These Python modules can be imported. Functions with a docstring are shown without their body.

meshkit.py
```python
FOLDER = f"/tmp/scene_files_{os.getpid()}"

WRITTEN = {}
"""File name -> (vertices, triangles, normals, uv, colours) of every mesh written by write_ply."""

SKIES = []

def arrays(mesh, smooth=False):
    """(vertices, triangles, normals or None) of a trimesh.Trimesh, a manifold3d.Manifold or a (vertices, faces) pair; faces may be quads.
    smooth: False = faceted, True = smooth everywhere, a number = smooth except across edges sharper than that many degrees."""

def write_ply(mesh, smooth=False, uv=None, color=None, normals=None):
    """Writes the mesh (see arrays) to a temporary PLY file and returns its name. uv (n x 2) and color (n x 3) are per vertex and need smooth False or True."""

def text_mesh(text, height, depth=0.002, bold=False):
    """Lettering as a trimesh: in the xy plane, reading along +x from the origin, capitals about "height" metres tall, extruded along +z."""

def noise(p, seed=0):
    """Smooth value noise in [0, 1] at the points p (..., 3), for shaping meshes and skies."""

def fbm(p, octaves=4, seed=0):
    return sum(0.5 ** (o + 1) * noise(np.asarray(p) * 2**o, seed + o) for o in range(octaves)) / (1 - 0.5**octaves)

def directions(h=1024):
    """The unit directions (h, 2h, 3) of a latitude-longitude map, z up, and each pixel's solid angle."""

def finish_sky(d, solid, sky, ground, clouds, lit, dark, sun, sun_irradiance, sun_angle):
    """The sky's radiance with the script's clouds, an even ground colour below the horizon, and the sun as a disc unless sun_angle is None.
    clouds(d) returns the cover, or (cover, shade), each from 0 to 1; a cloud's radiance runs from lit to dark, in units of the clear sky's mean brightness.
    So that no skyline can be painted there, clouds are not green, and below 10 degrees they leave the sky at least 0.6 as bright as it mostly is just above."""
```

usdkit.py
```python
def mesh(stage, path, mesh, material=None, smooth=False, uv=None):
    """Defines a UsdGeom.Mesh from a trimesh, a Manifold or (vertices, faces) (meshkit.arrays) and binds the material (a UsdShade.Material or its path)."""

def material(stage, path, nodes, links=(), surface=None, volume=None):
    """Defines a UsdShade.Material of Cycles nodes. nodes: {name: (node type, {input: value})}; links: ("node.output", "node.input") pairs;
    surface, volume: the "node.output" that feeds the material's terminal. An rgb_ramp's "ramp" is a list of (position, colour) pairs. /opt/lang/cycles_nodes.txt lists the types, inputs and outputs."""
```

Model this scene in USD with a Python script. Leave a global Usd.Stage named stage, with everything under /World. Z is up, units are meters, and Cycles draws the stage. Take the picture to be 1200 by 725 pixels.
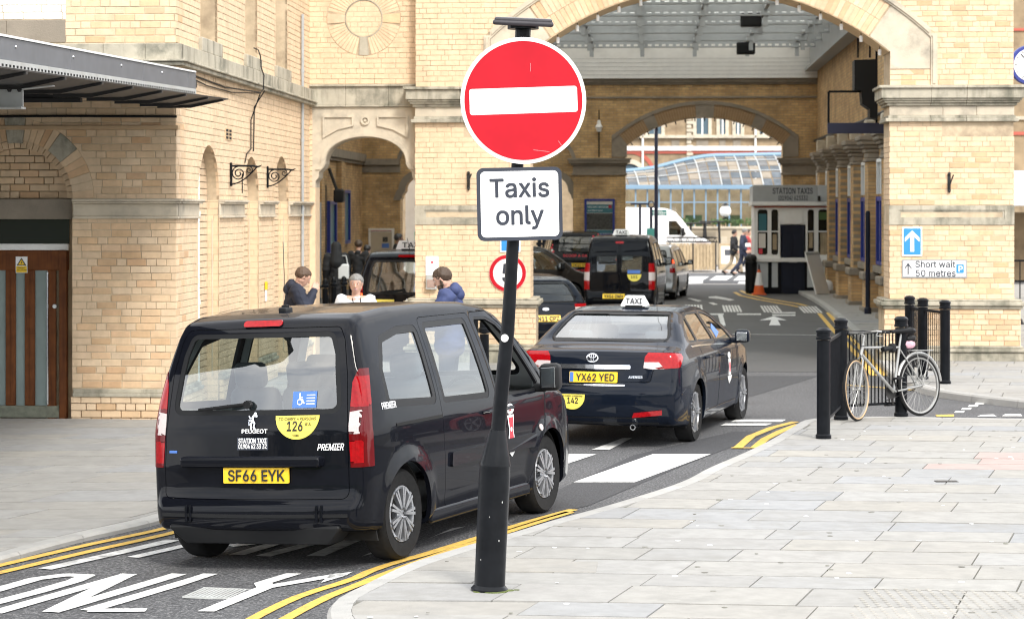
import math, random
import numpy as np
import trimesh
import manifold3d as m3
import shapely
from shapely.geometry import Polygon, Point, LineString, MultiPolygon, box as sbox
from shapely.ops import unary_union
from shapely import affinity
from scipy.spatial import Delaunay
from pxr import Usd, UsdGeom, UsdLux, UsdShade, Gf, Sdf, Vt
import usdkit, meshkit

stage = Usd.Stage.CreateInMemory()
UsdGeom.SetStageUpAxis(stage, 'Z')
UsdGeom.SetStageMetersPerUnit(stage, 1.0)
world = UsdGeom.Xform.Define(stage, '/World')
UsdGeom.Scope.Define(stage, '/World/Looks')

# ------------------------------------------------------------------ camera, sky, sun, exposure
EYE = 2.5
FPX = 2700.0                                   # focal length in pixels of a 1200 px wide picture
cam = UsdGeom.Camera.Define(stage, '/World/camera')
cam.AddTranslateOp().Set((0, 0, EYE))
cam.AddRotateXOp().Set(90.0)
cam.CreateHorizontalApertureAttr(36.0)
cam.CreateVerticalApertureAttr(36.0 * 618 / 1024)
cam.CreateFocalLengthAttr(36.0 * FPX / 1200)
cam.CreateVerticalApertureOffsetAttr(-117.0 / 1200 * 36.0)
cam.CreateFStopAttr(5.0)
cam.CreateFocusDistanceAttr(17.5)
cam.CreateExposureAttr(1.13)

SUN_AZ, SUN_EL = math.radians(155), math.radians(44)    # azimuth as atan2(x, y): behind the camera, a little to the right
sun = UsdLux.DistantLight.Define(stage, '/World/sun')
sun.CreateIntensityAttr(0.40)
sun.CreateAngleAttr(14.0)
sun.CreateNormalizeAttr(True)
sun.CreateColorAttr((1.0, 0.955, 0.88))
sun.AddRotateZOp().Set(-math.degrees(SUN_AZ))
sun.AddRotateXOp().Set(-(90 - math.degrees(SUN_EL)))
dome = UsdLux.DomeLight.Define(stage, '/World/sky')
dome.GetPrim().SetCustomDataByKey('kind', 'structure')
sky = usdkit.material(stage, '/World/Looks/sky', {
    'tc': ('texture_coordinate', {}),
    'mp': ('mapping', {'scale': (1.0, 1.0, 2.2)}),
    's': ('sky_texture', {'sky_type': 'single_scattering', 'sun_disc': False, 'sun_elevation': SUN_EL, 'sun_rotation': SUN_AZ, 'aerosol_density': 2.0}),
    'n': ('noise_texture', {'scale': 2.1, 'detail': 6.0, 'roughness': 0.55, 'distortion': 0.3}),
    'r': ('rgb_ramp', {'ramp': [(0.0, (0.35,) * 3), (0.38, (0.5,) * 3), (0.55, (0.95,) * 3), (1.0, (1.0,) * 3)]}),
    'n2': ('noise_texture', {'scale': 3.3, 'detail': 5.0, 'roughness': 0.6}),
    'cl': ('rgb_ramp', {'ramp': [(0.0, (5.2, 5.5, 6.1)), (0.4, (7.8, 8.0, 8.3)), (0.65, (12.0, 11.8, 11.4)), (1.0, (14.0, 13.6, 13.0))]}),
    'm': ('mix_color', {'blend_type': 'mix', 'use_clamp': False}),
    'b': ('background_shader', {'strength': 0.13})},
    [('tc.generated', 'mp.vector'), ('mp.vector', 'n.vector'), ('mp.vector', 'n2.vector'), ('n.fac', 'r.fac'), ('n2.fac', 'cl.fac'),
     ('r.color', 'm.fac'), ('s.color', 'm.a'), ('cl.color', 'm.b'), ('m.result', 'b.color')], surface='b.background')
UsdShade.MaterialBindingAPI.Apply(dome.GetPrim()).Bind(sky)

# ------------------------------------------------------------------ naming, things and parts
_used = {}
def unique(parent, name):
    key = f'{parent}/{name}'
    n = _used.get(key, 0)
    _used[key] = n + 1
    return key if n == 0 else f'{key}_{n:03d}'

def tag(prim, label=None, cat=None, group=None, kind=None):
    prim = prim.GetPrim() if hasattr(prim, 'GetPrim') else prim
    for k, v in (('label', label), ('category', cat), ('group', group), ('kind', kind)):
        if v:
            prim.SetCustomDataByKey(k, v)
    return prim

TH = math.radians(3.5)                          # the station stands turned by this much
CT, ST = math.cos(TH), math.sin(TH)
def b2w(u, w):
    return u * CT + w * ST, -u * ST + w * CT
def w2b(x, y):
    return x * CT - y * ST, x * ST + y * CT

class Thing:
    """An Xform under /World whose children are parts. off is subtracted from the meshes given (so they may come in the frame of the building)."""
    def __init__(self, name, label, cat, loc=(0, 0, 0), rotz=0.0, group=None, frame=None, kind=None, rotx=0.0, roty=0.0):
        self.path = unique('/World', name)
        x = self.x = UsdGeom.Xform.Define(stage, self.path)
        self.off = np.zeros(3)
        if frame == 'b':
            self.off = np.array(loc, float)
            wx, wy = b2w(loc[0], loc[1])
            loc, rotz = (wx, wy, loc[2]), -math.degrees(TH)
        x.AddTranslateOp().Set(tuple(float(a) for a in loc))
        if rotz:
            x.AddRotateZOp().Set(float(rotz))
        if roty:
            x.AddRotateYOp().Set(float(roty))
        if rotx:
            x.AddRotateXOp().Set(float(rotx))
        tag(x, label, cat, group, kind)
    def add(self, name, mesh, material, parent=None, smooth=False, label=None, kind=None):
        base = parent or self.path
        p = unique(base, name)
        m = usdkit.mesh(stage, p, _moved(mesh, -self.off), material, smooth=smooth)
        tag(m, label, None, None, kind)
        return p

def _moved(mesh, d):
    if isinstance(mesh, (list,)):
        mesh = cat(mesh)
    if hasattr(mesh, 'to_mesh'):
        g = mesh.to_mesh()
        mesh = trimesh.Trimesh(np.array(g.vert_properties[:, :3]), np.array(g.tri_verts), process=False)
    if np.any(d):
        return trimesh.Trimesh(np.asarray(mesh.vertices) + d, mesh.faces, process=False)
    return mesh

def single(name, mesh, material, label, catg, group=None, kind=None, smooth=False, path=None):
    p = path or unique('/World', name)
    m = usdkit.mesh(stage, p, _moved(mesh, np.zeros(3)), material, smooth=smooth)
    tag(m, label, catg, group, kind)
    return p

def copy_of(src, name, label, cat, loc, rotz=0, group=None):
    p = unique('/World', name)
    x = UsdGeom.Xform.Define(stage, p)
    x.GetPrim().GetReferences().AddInternalReference(src.path)
    x.ClearXformOpOrder()
    x.GetPrim().GetAttribute('xformOp:translate').Set(tuple(float(a) for a in loc))
    ops = [x.GetPrim().GetAttribute('xformOp:translate')]
    order = ['xformOp:translate']
    a = x.GetPrim().CreateAttribute('xformOp:rotateZ', Sdf.ValueTypeNames.Float)
    a.Set(float(rotz))
    x.GetPrim().CreateAttribute('xformOpOrder', Sdf.ValueTypeNames.TokenArray).Set(order + ['xformOp:rotateZ'])
    x.GetPrim().SetInstanceable(True)
    tag(x, label, cat, group)
    return p

# ------------------------------------------------------------------ pixel measurements of the photograph turned into places on the ground
def road_z(x, y):
    return -float(np.interp(x, [-7.5, -5.5, -2.3, -0.7], [0, .075, .075, 0]) * np.interp(y, [8, 11, 19, 24], [0, 1, 1, 0]))
PAVE = 0.12
def gp(px, py, dz=0.0):
    z = dz
    for _ in range(8):
        d = (EYE - z) * FPX / (py - 245.0)
        x = (px - 600) / FPX * d
        z = dz + road_z(x, d)
    return x, d
def pu(px, py, w):
    a = (px - 600) / FPX
    y = w / (a * ST + CT)
    return a * y * CT - y * ST, EYE - (py - 245) / FPX * y
def pw(px, py, u):
    a = (px - 600) / FPX
    y = u / (a * CT - ST)
    return a * y * ST + y * CT, EYE - (py - 245) / FPX * y
def pd(px, py, d):
    return (px - 600) / FPX * d, EYE - (py - 245) / FPX * d

# ------------------------------------------------------------------ mesh helpers
def tm(v, f):
    v = np.asarray(v, float); f = np.asarray(f, int)
    if f.shape[1] == 4:
        f = np.vstack([f[:, [0, 1, 2]], f[:, [0, 2, 3]]])
    return trimesh.Trimesh(v, f, process=False)
def cat(ms):
    ms = [_moved(m, np.zeros(3)) for m in ms]
    n, V, F = 0, [], []
    for m in ms:
        V.append(np.asarray(m.vertices)); F.append(np.asarray(m.faces) + n); n += len(m.vertices)
    return trimesh.Trimesh(np.vstack(V), np.vstack(F), process=False)
_SG = np.array([(a, b, c) for a in (-1, 1) for b in (-1, 1) for c in (-1, 1)], float)
def box(x0, x1, y0, y1, z0, z1):
    b = trimesh.creation.box((1, 1, 1))
    v = np.asarray(b.vertices) + .5
    return tm(np.array([x0, y0, z0]) + v * np.array([x1 - x0, y1 - y0, z1 - z0]), b.faces)
_cs = np.array([(s[0], s[1], s[2], k) for s in _SG for k in range(3)])
def _cverts(h, ch):
    v = []
    for sx, sy, sz, k in _cs:
        e = np.array([h[0] - ch, h[1] - ch, h[2] - ch]); e[int(k)] = h[int(k)]
        v.append(np.array([sx, sy, sz]) * e)
    return np.array(v)
def _hullfaces(v):
    m = trimesh.Trimesh(v, np.zeros((0, 3), int), process=False).convex_hull
    from scipy.spatial import cKDTree
    idx = cKDTree(v).query(np.asarray(m.vertices))[1]
    return idx[np.asarray(m.faces)]
_CF = _hullfaces(_cverts(np.array([1, 1.3, 1.7]), .2))
def cbox(x0, x1, y0, y1, z0, z1, ch=.004):
    h = np.array([x1 - x0, y1 - y0, z1 - z0]) / 2
    ch = min(ch, h.min() * .9)
    return tm(_cverts(h, ch) + np.array([x0 + x1, y0 + y1, z0 + z1]) / 2, _CF)
def rbox(x0, x1, y0, y1, z0, z1, r=.03, seg=12):
    s = m3.Manifold.sphere(r, seg)
    pts = [s.translate((x, y, z)) for x in (x0 + r, x1 - r) for y in (y0 + r, y1 - r) for z in (z0 + r, z1 - r)]
    return _moved(m3.Manifold.batch_hull(pts), np.zeros(3))
def tube(points, r, seg=8, cap=True, r1=None):
    P = np.asarray(points, float)
    n = len(P)
    R = np.linspace(r, r if r1 is None else r1, n) if np.ndim(r) == 0 else np.asarray(r, float)
    T = np.gradient(P, axis=0); T /= np.linalg.norm(T, axis=1, keepdims=True) + 1e-12
    a = np.array([0, 0, 1.0]) if abs(T[0][2]) < .9 else np.array([1.0, 0, 0])
    V = []
    for i in range(n):
        x = np.cross(T[i], a); x /= np.linalg.norm(x) + 1e-12
        a2 = np.cross(x, T[i]); a = a2
        t = np.arange(seg) / seg * 2 * np.pi
        V.append(P[i] + R[i] * (np.cos(t)[:, None] * x + np.sin(t)[:, None] * a2))
    V = np.vstack(V); F = []
    for i in range(n - 1):
        for k in range(seg):
            p, q = i * seg + k, i * seg + (k + 1) % seg
            F.append((p, p + seg, q + seg, q))
    F = np.array(F); F = np.vstack([F[:, [0, 1, 2]], F[:, [0, 2, 3]]])
    if cap:
        c0, c1 = len(V), len(V) + 1
        V = np.vstack([V, P[0], P[-1]])
        k = np.arange(seg)
        F = np.vstack([F, np.stack([np.full(seg, c0), k, (k + 1) % seg], 1), np.stack([np.full(seg, c1), (n - 1) * seg + (k + 1) % seg, (n - 1) * seg + k], 1)])
    m = tm(V, F)
    if m.volume < 0: m.invert()
    return m
def lathe(profile, seg=32, axis='z'):
    """profile: (r, z) points; closed if it starts and ends on r = 0."""
    p = np.asarray(profile, float); n = len(p)
    t = np.arange(seg) / seg * 2 * np.pi
    V = np.stack([np.outer(p[:, 0], np.cos(t)), np.outer(p[:, 0], np.sin(t)), np.repeat(p[:, 1][:, None], seg, 1)], -1).reshape(-1, 3)
    F = []
    for i in range(n - 1):
        for k in range(seg):
            a, b = i * seg + k, i * seg + (k + 1) % seg
            F.append((a, b, b + seg)); F.append((a, b + seg, a + seg))
    m = trimesh.Trimesh(V, np.array(F), process=False)
    m.merge_vertices()
    m.update_faces(m.nondegenerate_faces())
    if m.volume < 0: m.invert()
    if axis == 'y':
        m = tm(np.asarray(m.vertices)[:, [0, 2, 1]], np.asarray(m.faces)[:, ::-1])
    elif axis == 'x':
        m = tm(np.asarray(m.vertices)[:, [2, 1, 0]], np.asarray(m.faces)[:, ::-1])
    return m
def polys(g):
    if g.is_empty: return []
    return [p for p in getattr(g, 'geoms', [g]) if p.geom_type == 'Polygon' and p.area > 1e-7]
def extrude(poly, d0, d1):
    """Polygon in xy extruded from z = d0 to d1."""
    out = []
    for p in polys(poly):
        m = trimesh.creation.extrude_polygon(p, abs(d1 - d0), engine='earcut')
        m = tm(np.asarray(m.vertices) + [0, 0, min(d0, d1)], m.faces)
        out.append(m)
    return cat(out)
class Face:
    """A vertical face: s runs along sd, depth along n (outwards), z up."""
    def __init__(self, o, sd, n):
        self.o, self.sd, self.n = np.array(o, float), np.array(sd, float), np.array(n, float)
    def at(self, s, z, d=0.0):
        q = self.o + self.sd * s + self.n * d
        return np.array([q[0], q[1], z])
    def map(self, m):
        v = np.asarray(m.vertices)
        V = np.c_[self.o[0] + self.sd[0] * v[:, 0] + self.n[0] * v[:, 2], self.o[1] + self.sd[1] * v[:, 0] + self.n[1] * v[:, 2], v[:, 1]]
        r = tm(V, m.faces)
        det = self.sd[0] * self.n[1] - self.sd[1] * self.n[0]
        if det > 0: r = tm(V, np.asarray(m.faces)[:, ::-1])
        return r
    def ext(self, poly, d0, d1):
        return self.map(extrude(poly, d0, d1))
    def box(self, s0, s1, z0, z1, d0, d1, ch=0.0):
        m = cbox(s0, s1, z0, z1, d0, d1, ch) if ch else box(s0, s1, z0, z1, d0, d1)
        return self.map(m)
def place(m, loc=(0, 0, 0), rz=0.0, ry=0.0, rx=0.0):
    """rx, then ry, then rz (degrees), then the move."""
    T = trimesh.transformations
    M = T.rotation_matrix(math.radians(rz), (0, 0, 1)) @ T.rotation_matrix(math.radians(ry), (0, 1, 0)) @ T.rotation_matrix(math.radians(rx), (1, 0, 0))
    m = _moved(m, np.zeros(3))
    return tm(np.asarray(m.vertices) @ M[:3, :3].T + np.asarray(loc, float), m.faces)
def mani(m):
    m = _moved(m, np.zeros(3))
    return m3.Manifold(m3.Mesh(np.asarray(m.vertices, np.float32), np.asarray(m.faces, np.uint32)))
def arc(cx, cy, r, a0, a1, n=24):
    t = np.radians(np.linspace(a0, a1, n))
    return np.c_[cx + r * np.cos(t), cy + r * np.sin(t)]
def rrect(x0, x1, y0, y1, r):
    return sbox(x0 + r, y0 + r, x1 - r, y1 - r).buffer(r, quad_segs=6)

# ------------------------------------------------------------------ materials
MATS = {}
def pbr(name, col, rough=.6, var=.0, scale=4.0, bump=0.0, bscale=60.0, spec=.5, metal=0.0, coat=0.0, island=0.0, hue=None, stain=None, obj=False, detail=5.0, emit=0.0, streak=None, coat_rough=.03):
    """Principled material; var: soft noise in value; island: value spread between loose pieces; hue: second colour that pieces drift to; stain: (colour, amount, scale)."""
    N = {'p': ('principled_bsdf', {'base_color': col, 'roughness': rough, 'metallic': metal, 'specular_ior_level': spec, 'coat_weight': coat, 'coat_roughness': coat_rough}), 'g': ('geometry', {}), 'tc': ('texture_coordinate', {}), 'oi': ('object_info', {})}
    L = []
    src = 'tc.object' if obj else 'g.position'
    cur = None
    def step(node, spec_, a=None):
        nonlocal cur
        N[node] = spec_
    if island or hue is not None:
        N['add'] = ('math', {'math_type': 'add'}); N['fr'] = ('math', {'math_type': 'fraction'})
        L += [('g.random_per_island', 'add.value1'), ('oi.random', 'add.value2'), ('add.value', 'fr.value1')]
        if hue is not None:
            stops = [(0.0, col)] + [(i, h) for i, h in hue]
            N['hr'] = ('rgb_ramp', {'ramp': stops})
            L.append(('fr.value', 'hr.fac')); cur = 'hr.color'
        if island:
            N['m7'] = ('math', {'math_type': 'multiply', 'value2': 7.31}); N['fr2'] = ('math', {'math_type': 'fraction'})
            N['ir'] = ('map_range', {'from_min': 0.0, 'from_max': 1.0, 'to_min': 1 - island, 'to_max': 1 + island})
            N['im'] = ('mix_color', {'blend_type': 'multiply', 'fac': 1.0, 'a': col, 'use_clamp': False})
            N['ic'] = ('combine_color', {})
            L += [('fr.value', 'm7.value1'), ('m7.value', 'fr2.value1'), ('fr2.value', 'ir.value'), ('ir.result', 'ic.r'), ('ir.result', 'ic.g'), ('ir.result', 'ic.b'), ('ic.color', 'im.b')]
            if cur: L.append((cur, 'im.a'))
            cur = 'im.result'
    if var:
        N['n'] = ('noise_texture', {'scale': scale, 'detail': detail, 'roughness': .6})
        N['nr'] = ('map_range', {'from_min': .28, 'from_max': .72, 'to_min': 1 - var, 'to_max': 1 + var * .6})
        N['nc'] = ('combine_color', {}); N['nm'] = ('mix_color', {'blend_type': 'multiply', 'fac': 1.0, 'a': col, 'use_clamp': False})
        L += [(src, 'n.vector'), ('n.fac', 'nr.value'), ('nr.result', 'nc.r'), ('nr.result', 'nc.g'), ('nr.result', 'nc.b'), ('nc.color', 'nm.b')]
        if cur: L.append((cur, 'nm.a'))
        cur = 'nm.result'
    if stain is not None:
        sc, am, ss = stain
        N['sn'] = ('noise_texture', {'scale': ss, 'detail': 6.0, 'roughness': .65})
        N['sr'] = ('map_range', {'from_min': .5, 'from_max': .72, 'to_min': 0.0, 'to_max': am, 'clamp': True})
        N['sm'] = ('mix_color', {'blend_type': 'mix', 'a': col, 'b': sc})
        L += [(src, 'sn.vector'), ('sn.fac', 'sr.value'), ('sr.result', 'sm.fac')]
        if cur: L.append((cur, 'sm.a'))
        cur = 'sm.result'
    if streak is not None:
        sc, am, (sx, sz) = streak
        N['kp'] = ('mapping', {'scale': (sx, sx, sz)})
        N['kn'] = ('noise_texture', {'scale': 1.0, 'detail': 5.0, 'roughness': .6})
        N['kr'] = ('map_range', {'from_min': .5, 'from_max': .75, 'to_min': 0.0, 'to_max': am, 'clamp': True})
        N['km'] = ('mix_color', {'blend_type': 'mix', 'a': col, 'b': sc})
        L += [(src, 'kp.vector'), ('kp.vector', 'kn.vector'), ('kn.fac', 'kr.value'), ('kr.result', 'km.fac')]
        if cur: L.append((cur, 'km.a'))
        cur = 'km.result'
    if cur: L.append((cur, 'p.base_color'))
    if bump:
        N['bn'] = ('noise_texture', {'scale': bscale, 'detail': 4.0, 'roughness': .6})
        N['bp'] = ('bump', {'strength': 1.0, 'distance': bump})
        L += [(src, 'bn.vector'), ('bn.fac', 'bp.height'), ('bp.normal', 'p.normal')]
    if emit:
        N['p'][1]['emission_color'] = col; N['p'][1]['emission_strength'] = emit
    used = {a.split('.')[0] for a, b in L} | {b.split('.')[0] for a, b in L} | {'p'}
    m = usdkit.material(stage, f'/World/Looks/{name}', {k: v for k, v in N.items() if k in used}, L, surface='p.BSDF')
    MATS[name] = m
    return m
def pane(name, tint=(.75, .8, .8), f0=.05, rough=.0):
    """Window glass as a single sheet: see-through with a mirror that strengthens towards grazing."""
    m = usdkit.material(stage, f'/World/Looks/{name}', {
        't': ('transparent_bsdf', {'color': tint}), 'g': ('glossy_bsdf', {'color': (1, 1, 1), 'roughness': rough}),
        'lw': ('layer_weight', {'blend': .5}), 'pw': ('math', {'math_type': 'power', 'value2': 5.0}),
        'f': ('map_range', {'from_min': 0.0, 'from_max': 1.0, 'to_min': f0, 'to_max': 1.0}), 'mx': ('mix_closure', {})},
        [('lw.facing', 'pw.value1'), ('pw.value', 'f.value'), ('f.result', 'mx.fac'), ('t.BSDF', 'mx.closure1'), ('g.BSDF', 'mx.closure2')], surface='mx.closure')
    MATS[name] = m
    return m
pbr('brick', (.665, .475, .295), .85, var=.12, scale=9, island=.10, hue=[(.25, (.69, .52, .345)), (.45, (.63, .42, .24)), (.7, (.70, .55, .385)), (.85, (.60, .38, .215)), (1.0, (.655, .475, .305))], bump=.004, bscale=90, stain=((.36, .25, .15), .30, 1.6), streak=((.38, .28, .17), .32, (3.2, .45)))
pbr('brick_dark', (.34, .21, .105), .85, var=.16, scale=8, island=.22, hue=[(.3, (.37, .25, .13)), (.6, (.28, .17, .085)), (1.0, (.32, .22, .12))], bump=.003, bscale=70)
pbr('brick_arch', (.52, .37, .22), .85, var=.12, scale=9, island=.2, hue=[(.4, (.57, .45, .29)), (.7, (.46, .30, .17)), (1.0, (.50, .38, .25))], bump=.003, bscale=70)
pbr('mortar', (.54, .435, .30), .95, var=.25, scale=5, bump=.003, bscale=120, stain=((.30, .23, .16), 1.0, 2.0))
pbr('stone', (.42, .385, .305), .85, var=.2, scale=3.5, bump=.004, bscale=60, stain=((.16, .155, .12), 1.3, 1.7), streak=((.12, .115, .085), 1.1, (5.0, .8)))
pbr('stone_clean', (.54, .475, .37), .85, var=.16, scale=4, bump=.003, bscale=60, stain=((.30, .27, .22), 1.0, 2.1))
pbr('stone_dark', (.27, .23, .18), .85, var=.25, scale=4, bump=.004, bscale=60, stain=((.10, .09, .07), .6, 2.0))
pbr('asphalt', (.074, .075, .080), .85, var=.7, scale=30, bump=.010, bscale=100, detail=9.0, stain=((.27, .27, .27), 1.2, 48.0), streak=((.055, .055, .057), .6, (1.1, 1.1)))
pbr('asphalt_patch', (.055, .056, .061), .8, var=.7, scale=60, bump=.008, bscale=110, detail=8.0)
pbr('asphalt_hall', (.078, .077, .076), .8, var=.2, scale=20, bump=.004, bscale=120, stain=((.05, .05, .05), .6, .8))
pbr('road_white', (.74, .74, .72), .7, var=.2, scale=25, bump=.003, bscale=120, stain=((.25, .25, .255), .9, 26.0))
pbr('road_white_worn', (.62, .62, .60), .7, var=.25, scale=20, bump=.002, bscale=120, stain=((.16, .16, .16), .95, 6.0))
pbr('road_yellow', (.68, .43, .08), .7, var=.22, scale=20, bump=.003, bscale=120, stain=((.25, .19, .09), .9, 22.0))
pbr('slab', (.282, .277, .263), .85, var=.13, scale=7, island=.05, hue=[(.3, (.292, .282, .26)), (.55, (.262, .267, .273)), (.8, (.295, .28, .25)), (1.0, (.278, .275, .268))], bump=.003, bscale=70, stain=((.21, .205, .19), .7, 3.6), streak=((.25, .245, .235), .5, (.9, .9)))
pbr('slab_pink', (.34, .265, .245), .8, var=.12, scale=5, bump=.002, bscale=90)
pbr('joint', (.17, .165, .145), .95, var=.35, scale=8, bump=.004, bscale=80, stain=((.10, .11, .065), .6, 3.0))
pbr('kerb', (.35, .345, .33), .8, var=.14, scale=6, island=.10, bump=.003, bscale=80, stain=((.30, .29, .27), .5, 3.0))
pbr('black_iron', (.007, .008, .010), .3, var=.3, scale=9, bump=.0015, bscale=60, spec=.12)
pbr('pole_black', (.009, .010, .012), .28, var=.3, scale=7, bump=.003, bscale=14, spec=.13)
pbr('grey_metal', (.125, .132, .145), .55, var=.15, scale=4, stain=((.11, .115, .13), .5, 3.0))
pbr('steel_grey', (.42, .43, .42), .5, var=.12, scale=6, stain=((.25, .22, .18), .4, 5.0))
pbr('dark_metal', (.03, .029, .029), .5, var=.2, scale=6, spec=.25)
pbr('white_paint', (.78, .78, .76), .5, var=.06, scale=5)
pbr('white_sign', (.82, .82, .82), .35, var=.03, scale=6)
pbr('red_sign', (.45, .009, .02), .4, var=.08, scale=5, spec=.2)
pbr('sign_black', (.025, .03, .045), .45)
pbr('sign_back', (.30, .31, .32), .5)
pbr('sign_blue', (.03, .24, .62), .4)
pbr('navy_paint', (.010, .013, .026), .4, var=.15, scale=6, spec=.25)
pbr('roof_sheet', (.52, .55, .56), .6, var=.08, scale=2)
pbr('roof_steel', (.36, .38, .39), .55, var=.12, scale=4)
pbr('wood_door', (.15, .048, .012), .5, var=.35, scale=7, streak=((.07, .02, .006), .8, (28.0, 1.6)), spec=.25)
pbr('frosted', (.24, .30, .29), .35, var=.12, scale=3)
pbr('black_glass', (.008, .009, .009), .12)
pbr('rubber', (.014, .014, .0145), .8, var=.3, scale=20, bump=.001, bscale=120, spec=.2, obj=True)
pbr('tyre_wall', (.030, .030, .031), .6, var=.15, scale=20)
pbr('plastic_black', (.010, .0105, .0115), .45, var=.1, scale=20, bump=.0006, bscale=240, spec=.2)
pbr('void_black', (.006, .006, .006), .9)
pbr('paint_black', (.0035, .004, .006), .2, coat=.36, coat_rough=.008, spec=.02)
pbr('paint_navy', (.004, .006, .011), .2, coat=.42, coat_rough=.008, spec=.03)
pbr('paint_red', (.42, .015, .02), .25, coat=.8)
pbr('paint_silver', (.27, .28, .285), .32, metal=.5, coat=.8)
pbr('paint_white', (.80, .80, .80), .35, coat=.8, coat_rough=.05)
pbr('paint_brown', (.018, .015, .013), .3, coat=.6, spec=.1)
pbr('chrome', (.72, .73, .75), .12, metal=1.0)
pbr('alloy', (.42, .43, .45), .30, metal=.85)
pbr('alloy_dark', (.06, .06, .065), .4, metal=.6)
pbr('lamp_red', (.30, .003, .006), .06, spec=.35, var=.3, scale=40, obj=True)
pbr('lamp_dark_red', (.10, .002, .004), .06, spec=.35)
pbr('lamp_clear', (.52, .45, .44), .08, var=.12, scale=90, obj=True)
pbr('lamp_lit', (1.0, .08, .02), .3, emit=1.6)
pbr('lamp_lit_white', (.95, .96, 1.0), .3, emit=5.0)
pbr('plate_yellow', (.80, .52, .02), .4, var=.03)
pbr('plate_text', (.012, .012, .012), .5)
pbr('sticker_yellow', (.74, .62, .10), .45)
pbr('sticker_pink', (.62, .22, .24), .5)
pbr('sticker_blue', (.06, .16, .48), .45)
pbr('sticker_red', (.65, .03, .05), .45)
pbr('seat_grey', (.11, .12, .13), .85, var=.15, scale=14)
pbr('seat_light', (.36, .38, .38), .85, var=.1, scale=14)
pbr('skin', (.52, .31, .23), .5, var=.08, scale=30)
pbr('skin_dark', (.20, .11, .075), .5, var=.08, scale=30)
pbr('hair_brown', (.055, .032, .018), .6, var=.3, scale=60)
pbr('hair_black', (.012, .010, .010), .55)
pbr('hair_grey', (.20, .195, .185), .6, var=.4, scale=60)
pbr('hair_ginger', (.085, .05, .03), .6, var=.3, scale=60)
pbr('cloth_navy', (.012, .016, .032), .8, var=.25, scale=9, obj=True)
pbr('cloth_blue', (.035, .05, .135), .75, var=.25, scale=9, obj=True)
pbr('cloth_black', (.012, .012, .014), .8, var=.3, scale=9, obj=True)
pbr('cloth_white', (.62, .64, .66), .8, var=.12, scale=9, obj=True)
pbr('cloth_tan', (.38, .31, .22), .8, var=.15, scale=9, obj=True)
pbr('cloth_red', (.45, .06, .06), .8, var=.15, scale=9, obj=True)
pbr('cloth_suit', (.02, .026, .055), .75, var=.25, scale=9, obj=True)
pbr('cloth_pink', (.62, .35, .42), .8, var=.2, scale=9, obj=True)
pbr('bike_silver', (.36, .36, .35), .35, metal=.6, var=.1, scale=9)
pbr('bike_tan', (.52, .36, .21), .7)
pbr('cone_orange', (.72, .12, .02), .5)
pbr('timber', (.46, .36, .23), .8, var=.25, scale=5, island=.15, streak=((.25, .18, .10), .6, (30.0, 1.5)))
pbr('plant_green', (.06, .11, .035), .7, island=.35)
pbr('poster_teal', (.03, .14, .17), .35)
pbr('poster_dark', (.05, .05, .045), .4, var=.9, scale=14)
pbr('notice_paper', (.72, .68, .62), .6, var=.06)
pbr('bag_white', (.7, .7, .7), .6)
pbr('blue_frame', (.19, .29, .39), .6, spec=.2)
pbr('blue_deep', (.02, .035, .22), .4)
pbr('slate_blue', (.12, .135, .15), .9, spec=.05, var=.35, scale=1.5)
pbr('red_stripe', (.42, .10, .07), .8)
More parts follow.
